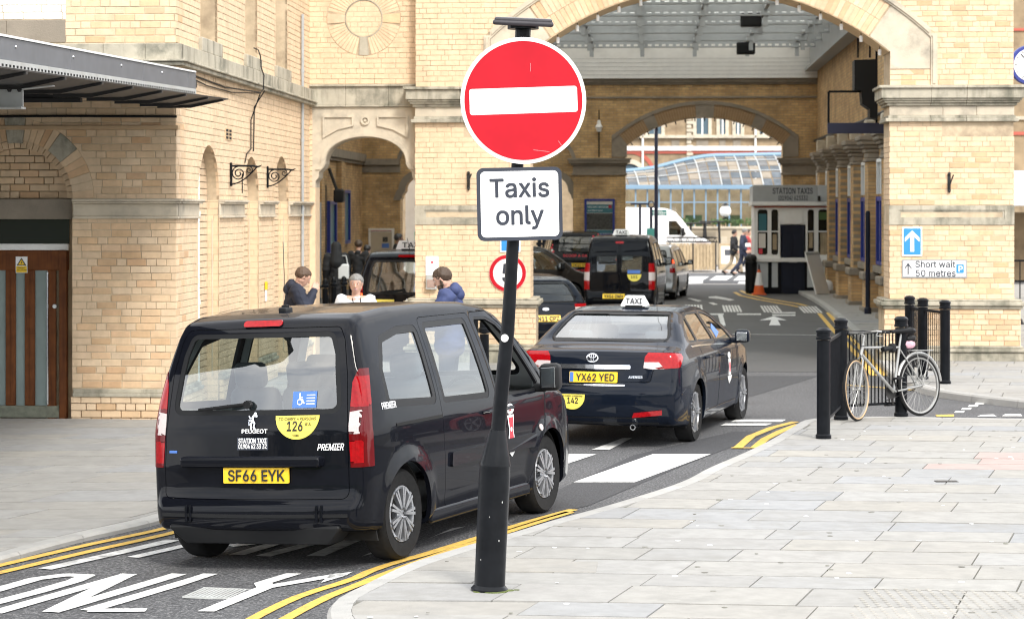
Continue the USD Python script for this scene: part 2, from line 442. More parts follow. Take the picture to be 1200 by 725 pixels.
pbr('brick_pale', (.30, .225, .14), .9, var=.3, scale=2, stain=((.15, .10, .06), .7, 1.2))
pbr('brick_red', (.20, .075, .05), .9, var=.2, scale=3)
pbr('beige_render', (.46, .39, .29), .85, var=.1, scale=2)
pbr('paving_far', (.36, .335, .31), .8, var=.14, scale=1.4)
pbr('teal_sign', (.03, .16, .14), .45)
pbr('moss', (.12, .15, .04), .95, var=.4, scale=18, bump=.01, bscale=60)
pbr('screen_navy', (.018, .022, .06), .4)
pbr('khaki_glass', (.10, .13, .11), .15, var=.6, scale=.5)
pane('glass', (.68, .76, .76), .17)
pane('glass_mirror', (.60, .68, .70), .24)
pbr('far_pane', (.08, .12, .15), .6, spec=.15)
pbr('slate_grey', (.17, .17, .17), .9, spec=.05, var=.4, scale=2)
pane('glass_clear', (.86, .89, .89), .05)
pane('glass_tint', (.20, .23, .235), .09)
MATS['roof_translucent'] = usdkit.material(stage, '/World/Looks/roof_translucent', {
    'd': ('diffuse_bsdf', {'color': (.60, .62, .62)}), 't': ('translucent_bsdf', {'color': (.80, .80, .77)}), 'mx': ('mix_closure', {'fac': .93})},
    [('d.BSDF', 'mx.closure1'), ('t.BSDF', 'mx.closure2')], surface='mx.closure')
def brickmat(name, c1, c2, mo, row=.085, bw=.235, axis='x'):
    """Bricks by material, for walls too far off to build them: axis is the wall's own horizontal."""
    return usdkit.material(stage, f'/World/Looks/{name}', {
        'g': ('texture_coordinate', {}), 'sx': ('separate_xyz', {}), 'cx': ('combine_xyz', {}),
        'b': ('brick_texture', {'scale': 1.0, 'brick_width': bw, 'row_height': row, 'mortar_size': .007, 'mortar_smooth': .2, 'color1': c1, 'color2': c2, 'mortar': mo, 'bias': 0.0}),
        'n': ('noise_texture', {'scale': 1.6, 'detail': 5.0, 'roughness': .65}),
        'nr': ('map_range', {'from_min': .3, 'from_max': .7, 'to_min': .6, 'to_max': 1.25}),
        'nc': ('combine_color', {}), 'mm': ('mix_color', {'blend_type': 'multiply', 'fac': 1.0, 'use_clamp': False}),
        'bp': ('bump', {'strength': 1.0, 'distance': .006, 'invert': True}),
        'p': ('principled_bsdf', {'roughness': .85})},
        [('g.object', 'sx.vector'), ('sx.' + axis, 'cx.x'), ('sx.z', 'cx.y'), ('cx.vector', 'b.vector'), ('g.object', 'n.vector'), ('n.fac', 'nr.value'), ('nr.result', 'nc.r'), ('nr.result', 'nc.g'), ('nr.result', 'nc.b'),
         ('b.color', 'mm.a'), ('nc.color', 'mm.b'), ('mm.result', 'p.base_color'), ('b.fac', 'bp.height'), ('bp.normal', 'p.normal')], surface='p.BSDF')
MATS['hall_brick_front'] = brickmat('hall_brick_front', (.60, .40, .185), (.47, .295, .13), (.32, .25, .17))
MATS['hall_brick_side'] = brickmat('hall_brick_side', (.60, .39, .18), (.46, .28, .125), (.30, .24, .16), axis='y')
M = MATS
# ------------------------------------------------------------------ ground: road, pavements, kerbs, markings
XS = np.concatenate([[-400, -60, -20], np.arange(-8, 14.01, .25), [20, 60, 400]])
YS = np.concatenate([[-80, 0, 4], np.arange(8, 30.01, .25), [40, 80, 120, 200, 400, 900]])
def grid_sheet(xs, ys, dz=0.0):
    V = np.array([(x, y, road_z(x, y) + dz) for y in ys for x in xs])
    nx = len(xs); F = []
    for j in range(len(ys) - 1):
        for i in range(nx - 1):
            a = j * nx + i
            F += [(a, a + 1, a + nx + 1), (a, a + nx + 1, a + nx)]
    return tm(V, F)
ROAD = single('road', grid_sheet(XS, YS), M['asphalt'], 'grey asphalt road running under the station arch', 'road', kind='structure')

def sheet(poly, dz):
    """A thin sheet lying on the road, following its cells where it dips."""
    V, F = [], []
    for p in polys(poly):
        x0, y0, x1, y1 = p.bounds
        if y0 < 25 and x0 < 0 and x1 > -8:
            cells = []
            for i in range(int((x0 + 8) // .25) - 1, int((x1 + 8) // .25) + 2):
                for j in range(int((y0 - 8) // .25) - 1, int((y1 - 8) // .25) + 2):
                    ax, ay = -8 + i * .25, 8 + j * .25
                    for t in (((ax, ay), (ax + .25, ay), (ax + .25, ay + .25)), ((ax, ay), (ax + .25, ay + .25), (ax, ay + .25))):
                        cells.append(t)
        else:
            cells = [None]
        for t in cells:
            if t is None:
                g = p
                zf = lambda q: np.full(len(q), 0.0)
            else:
                T = Polygon(t)
                g = p.intersection(T)
                A = np.c_[np.array(t), np.ones(3)]
                k = np.linalg.solve(A, [road_z(*q) for q in t])
                zf = lambda q, k=k: q[:, 0] * k[0] + q[:, 1] * k[1] + k[2]
            for q in polys(g):
                v, f = trimesh.creation.triangulate_polygon(q, engine='earcut')
                v = np.asarray(v)
                f = np.asarray(f)
                ar = (v[f[:, 1], 0] - v[f[:, 0], 0]) * (v[f[:, 2], 1] - v[f[:, 0], 1]) - (v[f[:, 1], 1] - v[f[:, 0], 1]) * (v[f[:, 2], 0] - v[f[:, 0], 0])
                f[ar < 0] = f[ar < 0][:, ::-1]
                n = sum(len(a) for a in V)
                V.append(np.c_[v, zf(v) + dz]); F.append(f + n)
    return tm(np.vstack(V), np.vstack(F))
def mark(name, poly, mat, dz=.008, label=None):
    p = unique(ROAD, name)
    m = usdkit.mesh(stage, p, sheet(poly, dz), M[mat])
    tag(m, label)
    return p
def ppoly(pts):
    return Polygon([gp(*q) for q in pts]).buffer(0)
def pline(pts, w, cap=2):
    return LineString([gp(*q) for q in pts]).buffer(w / 2, cap_style=cap, join_style=1)

# hall asphalt past a seam, its darker tone partly painted-in shade, the pale paved street beyond it
def buv(u, w): return b2w(u, w)
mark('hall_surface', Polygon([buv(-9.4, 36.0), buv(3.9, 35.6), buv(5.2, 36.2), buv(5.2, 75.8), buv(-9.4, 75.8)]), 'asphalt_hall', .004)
mark('street_surface', Polygon([buv(-60, 77.0), buv(70, 77.0), buv(70, 101), buv(-60, 101)]), 'paving_far', .004)
mark('crossing_surface', Polygon([buv(-12, 78.0), buv(30, 78.0), buv(30, 91), buv(-12, 91)]), 'asphalt', .008)
mark('drain_channel', pline([(838, 391), (960, 392.5)], .14), 'steel_grey', .010)

mark('tarmac_patch', ppoly([(690, 592), (800, 545), (905, 505), (860, 505), (742, 533), (640, 580), (600, 612)]), 'asphalt_patch', .0042)
mark('tarmac_patch', ppoly([(600, 470), (860, 470), (960, 440), (620, 440)]), 'asphalt_patch', .0042)
# kerb lines (top outer edges), measured on the photograph
KR = [gp(x, y, PAVE) for x, y in [(396, 738), (386, 726), (382, 715), (388, 703), (418, 687), (467, 663), (537, 640), (597, 623), (650, 607), (681, 599), (730, 585), (800, 562), (827, 548), (871, 529), (900, 515), (926, 500), (948, 490), (985, 487.5), (1050, 487), (1098, 488), (1200, 489.5), (1330, 491)]]
PAVE_LOW = .05
KL = [gp(x, y, PAVE_LOW) for x, y in [(-60, 667), (0, 652), (56, 637), (101, 625.5), (142, 616.5), (179, 608)]] + [(-2.45, 20.5), (-1.95, 23.5), (-1.35, 27.0), (-.70, 31.0), (-.15, 34.5), (.12, 36.3)]
def smooth_line(pts, step=.25):
    P = np.array(pts); s = np.r_[0, np.cumsum(np.linalg.norm(np.diff(P, axis=0), axis=1))]
    from scipy.interpolate import PchipInterpolator
    t = np.linspace(0, s[-1], int(s[-1] / step) + 1)
    return np.c_[PchipInterpolator(s, P[:, 0])(t), PchipInterpolator(s, P[:, 1])(t)]
KRs, KLs = smooth_line(KR), smooth_line(KL)
PAVE_R = Polygon(list(map(tuple, KRs)) + [(KRs[-1][0], 8.5), (KRs[0][0] + .3, 8.5)]).buffer(0)
PAVE_L = Polygon(list(map(tuple, KLs)) + [b2w(-1.9, 36.9), b2w(-3.9, 36.98), b2w(-5.6, 37.3), b2w(-5.6, 26.8), b2w(-13, 26.8), (-13.5, 14), (KLs[0][0] - .4, 13.6)]).buffer(0)
P2 = [gp(x, y, PAVE) for x, y in [(935, 339), (955, 349), (978, 366), (1010, 395), (1032, 422), (1056, 441), (1085, 452), (1110, 456), (1165, 463), (1260, 472), (1500, 490)]]
P2s = smooth_line(P2, .6)
PAVE_2 = Polygon(list(map(tuple, P2s)) + [b2w(40, 30), b2w(40, 75), b2w(5.3, 75)]).buffer(0)

def slab_quad(poly, z_of, th=.09, top=0.0, tilt=0.0):
    m = extrude(poly, -th, 0)
    v = np.asarray(m.vertices).copy()
    v[:, 2] += np.array([z_of(x, y) for x, y in v[:, :2]]) + top
    if tilt is not None:
        c = v.mean(0)
        v[:, 2] += (v[:, :2] - c[:2]) @ np.asarray(tilt)
    return tm(v, m.faces)
def pavement(name, label, poly, kerb, seed, row_dir, col_dir, origin, rows, lens, zoff=PAVE, kerb_w=.15, best=lambda c: c[1], joint=.006, limit=300, near=None, extra=()):
    rng = np.random.default_rng(seed)
    z_of = lambda x, y: road_z(x, y) + zoff
    path = unique('/World', name)
    base = poly.buffer(-.03)
    b = []
    for q in polys(base):
        m = extrude(q, -.10, -.012)
        v = np.asarray(m.vertices).copy(); v[:, 2] += [z_of(x, y) for x, y in v[:, :2]]
        b.append(tm(v, m.faces))
    # the bed follows the dip by small cells: joints show it
    x0, y0, x1, y1 = base.bounds
    if near is not None:
        b = []
        bb = base.intersection(near)
        x0, y0, x1, y1 = bb.bounds
        for q in polys(bb.difference(near.buffer(-.001)).union(bb)):
            pass
        cells = []
        for cx in np.arange(math.floor(x0), x1, 1.0):
            for cy in np.arange(math.floor(y0), y1, 1.0):
                for q in polys(bb.intersection(sbox(cx, cy, cx + 1.0, cy + 1.0))):
                    m = extrude(q, -.10, -.012)
                    v = np.asarray(m.vertices).copy(); v[:, 2] += [z_of(x, y) for x, y in v[:, :2]]
                    cells.append(tm(v, m.faces))
        rest = base.difference(near)
        for q in polys(rest):
            m = extrude(q, -.10, 0.0); v = np.asarray(m.vertices).copy(); v[:, 2] += [z_of(x, y) for x, y in v[:, :2]]
            cells.append(tm(v, m.faces))
        b = cells
    usdkit.mesh(stage, path, cat(b), M['joint'])
    tag(stage.GetPrimAtPath(path), label, 'pavement', None, 'structure')
    # kerb stones
    inner = poly.buffer(-kerb_w, join_style=1)
    if kerb is not None:
        ring = poly.difference(inner)
        s = np.r_[0, np.cumsum(np.linalg.norm(np.diff(kerb, axis=0), axis=1))]
        cut = np.arange(0, s[-1], .92)
        for a in cut:
            e = min(a + .92, s[-1])
            t = np.linspace(a + .003, e - .003, 5)
            px = np.interp(t, s, kerb[:, 0]); py = np.interp(t, s, kerb[:, 1])
            P = np.c_[px, py]; T = np.gradient(P, axis=0); T /= np.linalg.norm(T, axis=1, keepdims=True)
            Nn = np.c_[-T[:, 1], T[:, 0]]
            if not poly.contains(Point(P[2] + Nn[2] * .08)): Nn = -Nn
            q = Polygon(list(map(tuple, P)) + list(map(tuple, (P + Nn * (kerb_w - .004))[::-1]))).buffer(0)
            q2 = Polygon(list(map(tuple, P + Nn * .022)) + list(map(tuple, (P + Nn * (kerb_w - .004))[::-1]))).buffer(0)
            if q.is_empty or q2.is_empty: continue
            ms = [slab_quad(q, z_of, .30, -.022, None), slab_quad(q2, z_of, .05, .0, None)]
            # a bevel between the two
            n = len(P); V = []
            for i in range(n):
                V.append((*P[i], z_of(*P[i]) - .022)); V.append((*(P[i] + Nn[i] * .022), z_of(*P[i])))
            F = [(2 * i, 2 * i + 1, 2 * i + 3, 2 * i + 2) for i in range(n - 1)] 
            bev = tm(V, F); fn = bev.face_normals.mean(0)
            if fn[2] < 0: bev.invert()
            usdkit.mesh(stage, unique(path, 'kerb_stone'), cat(ms + [bev]), M['kerb'])
    rd, cd = np.array(row_dir, float), np.array(col_dir, float)
    rd /= np.linalg.norm(rd); cd /= np.linalg.norm(cd)
    A = np.c_[rd, cd]
    Ai = np.linalg.inv(A)
    region = inner if near is None else inner.intersection(near)
    uvp = affinity.affine_transform(region, [Ai[0, 0], Ai[0, 1], Ai[1, 0], Ai[1, 1], *(-(Ai @ np.array(origin)))])
    x0, y0, x1, y1 = uvp.bounds
    out = []
    v = y0
    while v < y1:
        h = rng.uniform(*rows)
        u = x0 - rng.uniform(0, 1)
        while u < x1:
            l = rng.uniform(*lens)
            g = uvp.intersection(sbox(u + joint, v + joint * 1.9, u + l - joint, v + h - joint * 1.9))
            for q in polys(g):
                if q.area > .01:
                    w = affinity.affine_transform(q, [A[0, 0], A[0, 1], A[1, 0], A[1, 1], *origin])
                    out.append(w.simplify(.004))
            u += l
        v += h
    def seen(q):
        c = q.centroid
        d = max(c.y, 1)
        px, py = c.x / d * FPX + 600, 245 + (EYE - .1) / d * FPX
        return (q.area / d ** 2 / d) * (1 if -40 < px < 1240 and py < 760 else 1e-6)
    out.sort(key=seen, reverse=True)
    rest = []
    for i, q in enumerate(out):
        mt = 'slab'
        for reg, mm in extra:
            if reg.contains(q.centroid): mt = mm
        m = slab_quad(q, z_of, .06, rng.normal(0, .0012), rng.normal(0, .0012, 2))
        if i < limit:
            usdkit.mesh(stage, unique(path, 'paving_slab'), m, M[mt])
        else:
            rest.append(m)
    if rest:
        tag(usdkit.mesh(stage, unique(path, 'distant_slabs'), cat(rest), M['slab']), None, None, None, 'stuff')
    return path
pink = Polygon([gp(1112, 549, PAVE), gp(1240, 549, PAVE), gp(1240, 532, PAVE), gp(1125, 532, PAVE)])
PV1 = pavement('near_pavement', 'pale stone slab pavement in the foreground around the sign pole', PAVE_R, KRs, 3, (1, -.10), (.30, 1), (0, 10), (.46, .68), (.62, 1.15), near=sbox(-2, 11.5, 8.0, 28), extra=[(pink, 'slab_pink')])
PV2 = pavement('left_pavement', 'worn stone slab pavement in front of the door of the left wing', PAVE_L, KLs, 5, (1, .06), (.42, 1), (0, 10), (.5, .8), (.7, 1.3), near=sbox(-11.5, 14, 1, 38), limit=200, zoff=PAVE_LOW)
PV3 = pavement('pier_pavement', 'slab pavement around the foot of the right brick pier', PAVE_2, P2s, 8, (1, -.06), (.25, 1), (0, 30), (.55, .75), (.7, 1.2), near=sbox(3, 26, 19, 75), limit=150, zoff=.10)

# ---- painted lines and letters on the road (yellow lines along the kerbs)
def off_line(pts, d):
    return LineString(pts).parallel_offset(abs(d), 'left' if d > 0 else 'right', join_style=1)
A_ = [(250, 752), (298, 724), (350, 699), (420, 676), (432, 670), (499, 649), (558, 631), (625, 610), (672, 597)]
yl = LineString(smooth_line([gp(*q) for q in A_]))
mark('yellow_line', yl.buffer(.045, cap_style=2), 'road_yellow')
B_ = [(290, 752), (337, 724), (385, 699), (420, 685), (432, 680), (485, 660), (550, 638), (610, 618), (668, 600)]
mark('yellow_line', LineString(smooth_line([gp(*q) for q in B_])).buffer(.045, cap_style=2), 'road_yellow')
mark('yellow_line', LineString(smooth_line([gp(-40, 671.5), gp(0, 662.4), gp(101, 638.8), gp(189, 620), (-2.15, 20.5), (-1.6, 24), (-.95, 28), (.3, 35)])).buffer(.045, cap_style=2), 'road_yellow')
mark('yellow_line', LineString(smooth_line([gp(-40, 680.5), gp(0, 671), gp(101, 647), gp(199, 625), (-1.95, 20.5), (-1.4, 24), (-.75, 28), (.5, 35)])).buffer(.045, cap_style=2), 'road_yellow')
mark('yellow_line', pline([(864, 525), (880, 511), (905, 501), (932, 494)], .10), 'road_yellow')
mark('yellow_line', pline([(884, 525), (897, 514), (915, 505), (936, 497)], .10), 'road_yellow')
mark('yellow_line', pline([(857, 525), (897, 525)], .06), 'road_yellow', .012)
mark('yellow_line', pline([(960, 367), (976, 386), (994, 404), (1012, 424), (1024, 440)], .10), 'road_yellow')
mark('yellow_line', pline([(970, 366), (985, 384), (1003, 402), (1020, 420), (1036, 440)], .10), 'road_yellow')
mark('yellow_line', pline([(993, 451), (1060, 456), (1167, 465), (1230, 470)], .09), 'road_yellow')
mark('yellow_line', pline([(861, 342), (868, 346), (890, 351), (925, 357), (937, 359.5)], .12), 'road_yellow')
mark('yellow_line', pline([(868, 340), (878, 345), (900, 350), (935, 355.5), (945, 358)], .12), 'road_yellow')
mark('yellow_line', ppoly([(1098, 488), (1118, 488), (1118, 485.5), (1096, 486)]), 'road_yellow')
def z6(x, y): return (x / 2.857, 560 + y / 2.857)
LET = {
 'letter_o': [[z6(-160, 420), z6(0, 372), z6(120, 338), z6(220, 325), z6(290, 327), z6(250, 345), z6(130, 380), z6(0, 414), z6(-160, 455)]],
 'letter_n': [[z6(-20, 452), z6(435, 322)], [z6(430, 322), z6(170, 449)], [z6(170, 449), z6(600, 322)]],
 'letter_l': [[z6(705, 321), z6(295, 444)], [z6(295, 444), z6(490, 443)]],
 'letter_y': [[z6(690, 447), z6(890, 366), z6(880, 352), z6(985, 320)], [z6(890, 366), z6(1150, 322)]]}
for k, strokes in LET.items():
    mark(k, unary_union([pline(s, .12) for s in strokes]), 'road_white')
mark('white_line', pline([z6(445, 266), z6(640, 222)], .10), 'road_white')
mark('white_line', pline([z6(150, 305), z6(400, 250), z6(580, 208)], .12), 'road_white_worn')
for a, b in (((770, 228), (900, 212)), ((790, 258), (960, 208)), ((1055, 262), (1190, 205)), ((880, 262), (1060, 215))):
    mark('white_line', pline([z6(*a), z6(*b)], .14), 'road_white_worn')
mark('white_line', ppoly([(376, 683), (402, 675.5), (414, 670), (386, 674)]), 'road_white')
mark('white_line', ppoly([(500, 632), (515, 626), (546, 617), (530, 619)]), 'road_white_worn')
mark('white_line', ppoly([(424, 652), (440, 648), (459, 643), (440, 645)]), 'road_white_worn')
mark('crossing_bar', ppoly([(672, 565), (744, 565), (833, 532), (765, 532)]), 'road_white')
mark('crossing_bar', ppoly([(625, 555), (660, 545), (699, 532), (655, 532)]), 'road_white')
mark('white_line', ppoly([(693, 527), (714, 527), (741, 513), (730, 513)]), 'road_white_worn')
mark('white_line', ppoly([(856, 494.3), (916, 494.3), (921, 491.5), (862, 491.5)]), 'road_white')
mark('white_line', ppoly([(844, 498.5), (898, 498.5), (905, 496), (850, 496)]), 'road_white')
def zh(x, y): return (780 + x / 4.265, 300 + y / 4.265)
for blk in ([(95, 243), (185, 243), (190, 275), (100, 275)], [(280, 245), (370, 245), (387, 278), (290, 278)], [(470, 247), (560, 247), (590, 282), (490, 280)], [(657, 250), (755, 250), (790, 283), (690, 283)]):
    q = [np.array(gp(*zh(*p))) for p in blk]
    bars = []
    for k in range(6):
        a, b = (k + .12) / 6, (k + .80) / 6
        lerp = lambda t, i, j: tuple(q[i] * (1 - t) + q[j] * t)
        bars.append(Polygon([lerp(a, 0, 1), lerp(b, 0, 1), lerp(b, 3, 2), lerp(a, 3, 2)]))
    for bar in bars:
        mark('rumble_bar', bar, 'road_white_worn')
for a, b, y0, y1 in ((172, 290, 286, 293), (357, 477, 286, 293), (533, 649, 279, 286), (533, 649, 291, 298)):
    mark('white_line', ppoly([zh(a, y0), zh(b, y0), zh(b, y1), zh(a, y1)]), 'road_white_worn')
mark('white_line', ppoly([zh(262, 293), zh(285, 293), zh(301, 348), zh(276, 348)]), 'road_white_worn', .012)
mark('arrow', ppoly([zh(470, 320), zh(540, 300), zh(606, 320), zh(560, 318), zh(575, 345), zh(517, 345), zh(528, 318)]), 'road_white')
mark('arrow', ppoly([zh(215, 202), zh(250, 199), zh(300, 207), zh(345, 218), zh(320, 222), zh(270, 213), zh(215, 208)]), 'road_white_worn')
mark('white_line', ppoly([zh(105, 210), zh(125, 209), zh(180, 222), zh(165, 227)]), 'road_white_worn')
mark('white_line', ppoly([zh(215, 232), zh(235, 231), zh(262, 240), zh(240, 243)]), 'road_white_worn')
def zf(x, y): return (600 + x / 3.627, 200 + y / 3.627)
for q in ([(757, 449), (838, 449), (812, 465), (737, 465)], [(868, 446), (940, 446), (912, 465), (838, 465)], [(965, 446), (1012, 446), (1006, 465), (940, 465)], [(745, 468), (812, 464), (812, 478), (735, 482)], [(965, 470), (1030, 470), (1030, 482), (958, 480)]):
    mark('crossing_bar', ppoly([zf(*p) for p in q]), 'road_white', .012)
for k, (x, y) in enumerate([(1165, 466.5), (1156, 469.5), (1148, 472.5), (1140, 475.5), (1132, 479), (1124, 482.5)]):
    mark('white_line', ppoly([(x - 6, y + 1.1), (x + 5, y + 1.1), (x + 7, y - 1.1), (x - 4, y - 1.1)]), 'road_white')
mark('white_line', ppoly([(1145, 488), (1168, 488), (1164, 485.5), (1150, 486)]), 'road_white')
mark('white_line', ppoly([(1174, 487.5), (1198, 487.5), (1196, 485), (1178, 485)]), 'road_white')
# gully grating in the road by the last letter
gx, gy = gp(256, 695)
gr = [box(-.22, .22, -.012, .012, 0, .01)]
gm = [box(-.18, .18, -.19, -.175, 0, .012), box(-.18, .18, .175, .19, 0, .012)] + [box(-.18 + .03 * k, -.162 + .03 * k, -.175, .175, 0, .010) for k in range(12)]
usdkit.mesh(stage, unique(ROAD, 'gully_grating'), place(cat(gm), (gx, gy, road_z(gx, gy) - .002), -14), M['steel_grey'])
# blister paving at the lower right corner, and a small iron cover
tg = Polygon([gp(1016, 688, PAVE), gp(1300, 694, PAVE), gp(1300, 740, PAVE), gp(985, 735, PAVE)])
x0, y0, x1, y1 = tg.bounds
bl = []
cone = lathe([(0, .004), (.011, .004), (.016, 0)], 8)
for iy, y in enumerate(np.arange(y0, y1, .067)):
    for x in np.arange(x0, x1, .067):
        if tg.contains(Point(x, y)) and (x * 1.0) % .47 > .05:
            bl.append(place(cone, (x, y, PAVE + .001)))
tag(usdkit.mesh(stage, unique(PV1, 'blister_studs'), cat(bl), M['slab']), None, None, None, 'stuff')
cx, cy = gp(1109, 563.5, PAVE)
usdkit.mesh(stage, unique(PV1, 'stopcock_cover'), cbox(cx - .10, cx + .10, cy - .05, cy + .05, PAVE - .01, PAVE + .006, .004), M['dark_metal'])
cx, cy = gp(640, 663, PAVE)
usdkit.mesh(stage, unique(PV1, 'inspection_cover'), place(cbox(-.42, .34, -.22, .22, -.01, .005, .004), (cx, cy, PAVE), -4), M['slab'])
# ------------------------------------------------------------------ bricks
RNG = np.random.default_rng(11)
JT = .0048
def lay_bricks(face, region, row=.0845, L=.236, z0=0.0, seed=0, jitter=.003, proud=.006, depth=.03, off=0.0):
    """Bricks that fill a region (s, z) of a face: [(mesh, score)]."""
    rng = np.random.default_rng(seed)
    out = []
    if region.is_empty: return out
    prep = shapely.prepared.prep(region)
    s0, za, s1, zb = region.bounds
    k0 = int(math.floor((za - z0) / row))
    for k in range(k0, int(math.ceil((zb - z0) / row)) + 1):
        z = z0 + k * row
        kind = k % 3
        s = s0 - (L / 2 if k % 2 else 0) - (L / 4 if kind == 2 else 0)
        i = 0
        while s < s1:
            l = L / 2 if (kind == 2 and i % 2) or rng.random() < .06 else L
            l *= rng.uniform(.985, 1.015)
            r = sbox(s + JT, z + JT, s + l - JT, z + row - JT)
            i += 1
            s += l
            if not prep.intersects(r): continue
            d = proud + rng.uniform(-jitter, jitter) + off
            if prep.contains(r):
                m = face.map(cbox(*[r.bounds[j] for j in (0, 2, 1, 3)], off - depth, d, .004))
                out.append((m, (r.bounds[2] - r.bounds[0]) * (row - 2 * JT)))
            else:
                for q in polys(region.intersection(r)):
                    if q.area > .0008:
                        out.append((face.map(extrude(q.simplify(.002), off - depth, d)), q.area))
    return out
def lay_ring(face, c, r0, r1, a0, a1, t=.082, seed=0, proud=.010, depth=.03, rings=1, clip=None, jitter=.003):
    rng = np.random.default_rng(seed)
    out = []
    dr = (r1 - r0) / rings
    for k in range(rings):
        ra, rb = r0 + k * dr + JT * .6, r0 + (k + 1) * dr - JT * .6
        n = max(3, int(round(math.radians(a1 - a0) * (ra + rb) / 2 / t)))
        for i in range(n):
            b0, b1 = a0 + (a1 - a0) * i / n, a0 + (a1 - a0) * (i + 1) / n
            g = math.degrees(JT * .7 / ((ra + rb) / 2))
            q = Polygon(np.r_[arc(c[0], c[1], ra, b0 + g, b1 - g, 2), arc(c[0], c[1], rb, b1 - g, b0 + g, 2)])
            if clip is not None: q = q.intersection(clip)
            for p in polys(q):
                if p.area > .001:
                    out.append((face.map(extrude(p, -depth, proud + rng.uniform(-jitter, jitter))), p.area))
    return out
def project(v):
    x, y = b2w(v[0], v[1])
    return 600 + x / y * FPX, 245 + (EYE - v[2]) / y * FPX, y
def add_bricks(thing, bricks, mat='brick', limit=300, part='brick', rest='brickwork'):
    sc = []
    for m, a in bricks:
        px, py, d = project(np.asarray(m.vertices).mean(0))
        vis = 1.0 if (-10 < px < 1210 and -8 < py < 733) else 1e-6
        sc.append(a / d ** 2 * vis)
    order = np.argsort(sc)[::-1]
    for i in order[:limit]:
        thing.add(part, bricks[i][0], M[mat])
    if len(order) > limit:
        thing.add(rest, cat([bricks[i][0] for i in order[limit:]]), M[mat], kind='stuff')
def band(face, s0, s1, steps, ret0=0.0, ret1=0.0, ch=.006, joints=None):
    """A moulded course: steps are (z0, z1, projection); ret: how far the ends run past."""
    ms = []
    cuts = [s0 - ret0] + ([] if joints is None else [j for j in joints if s0 < j < s1]) + [s1 + ret1]
    for z0, z1, p in steps:
        for a, b in zip(cuts[:-1], cuts[1:]):
            e0 = p * (1 if a == cuts[0] and ret0 else 0); e1 = p * (1 if b == cuts[-1] and ret1 else 0)
            ms.append(face.map(cbox(a - e0 + ret0 * (a == cuts[0]) + (.0015 if a != cuts[0] else 0), b + e1 - ret1 * (b == cuts[-1]) - (.0015 if b != cuts[-1] else 0), z0, z1, -.08, p, ch)))
    return ms

# ================================================================== the left wing
W0, US = 26.8, -5.6
F1 = Face((0, W0), (1, 0), (0, -1))
F2 = Face((US, 0), (0, 1), (1, 0))
wing = Thing('station_wing', 'buff brick station wing with arched door and blind arches, left of the cars', 'building', (-9, 32, 0), frame='b')
DU, DZ = pu(18, 232, W0)
RT, RO, RB = .595, .683, .945
U77 = pu(77, 20, W0)[0]
door_open = unary_union([sbox(DU - RO, -.2, DU + RO, DZ), Polygon(arc(DU, DZ, RO, 0, 180, 40))])
wall1 = sbox(-13.0, -.3, US, 8.6)
nich = [(28.12, 29.50), (31.27, 32.50), (33.83, 35.19)]
def niche_poly(a, b, spring=2.62, z0=-.3):
    return unary_union([sbox(a, z0, b, spring + .001), Polygon(arc((a + b) / 2, spring, (b - a) / 2, 0, 180, 30))])
NP = [niche_poly(*n) for n in nich]
WP = [sbox(a + .12, 4.62, b - .12, 7.9) for a, b in nich]
W1 = 37.35
wall2 = sbox(W0, -.3, W1, 8.6)
core = [F1.ext(wall1.difference(door_open), -.45, 0), F1.ext(door_open.buffer(.02), -.46, -.27)]
side_open = unary_union(NP + WP)
core.append(F2.ext(wall2.difference(side_open).intersection(sbox(W0 + .45, -1, W1, 9)), -.40, -.001))
core.append(F2.ext(sbox(W0 + .45, -.3, W1, 8.6), -.7, -.401))
wing.add('wall', cat(core), M['mortar'])
bl = []
reg1 = wall1.intersection(sbox(-9.2, -.1, US + .010, 6.4))
ring1 = unary_union([Polygon(arc(DU, DZ, RB, 0, 180, 40)), sbox(DU - RO, -.3, DU + RO, DZ)])
lo = reg1.intersection(sbox(-20, .40, 9, 4.19)).difference(ring1).difference(sbox(-20, 2.40, 9, 2.63))
bl += lay_bricks(F1, lo, z0=.40, seed=1)
bl += lay_bricks(F1, reg1.intersection(sbox(U77, 4.46, 9, 6.4)), z0=4.46, seed=2)
bl += lay_ring(F1, (DU, DZ), RO, RB, 0, 38, seed=3, rings=1, t=.085)
bl += lay_ring(F1, (DU, DZ), RO, RB, 55, 82, seed=4, rings=1, t=.075)
bl += lay_ring(F1, (DU, DZ), RO, RB, 98, 125, seed=5, rings=1, t=.075)
bl += lay_ring(F1, (DU, DZ), RO, RB, 142, 180, seed=5, rings=1, t=.085)
FR = Face((0, W0 + .10), (1, 0), (0, -1))
bl += lay_ring(FR, (DU, DZ), RT, RO, 0, 180, seed=6, t=.075, depth=.1)
FT = Face((0, W0 + .20), (1, 0), (0, -1))
bl += lay_bricks(FT, Polygon(arc(DU, DZ, RT, 0, 180, 40)), z0=DZ, seed=7)
FJ = Face((DU + RO, W0), (0, 1), (-1, 0))
bl += lay_bricks(FJ, sbox(0.0, -.05, .27, 2.38), z0=.40, seed=8, proud=.002, jitter=.001)
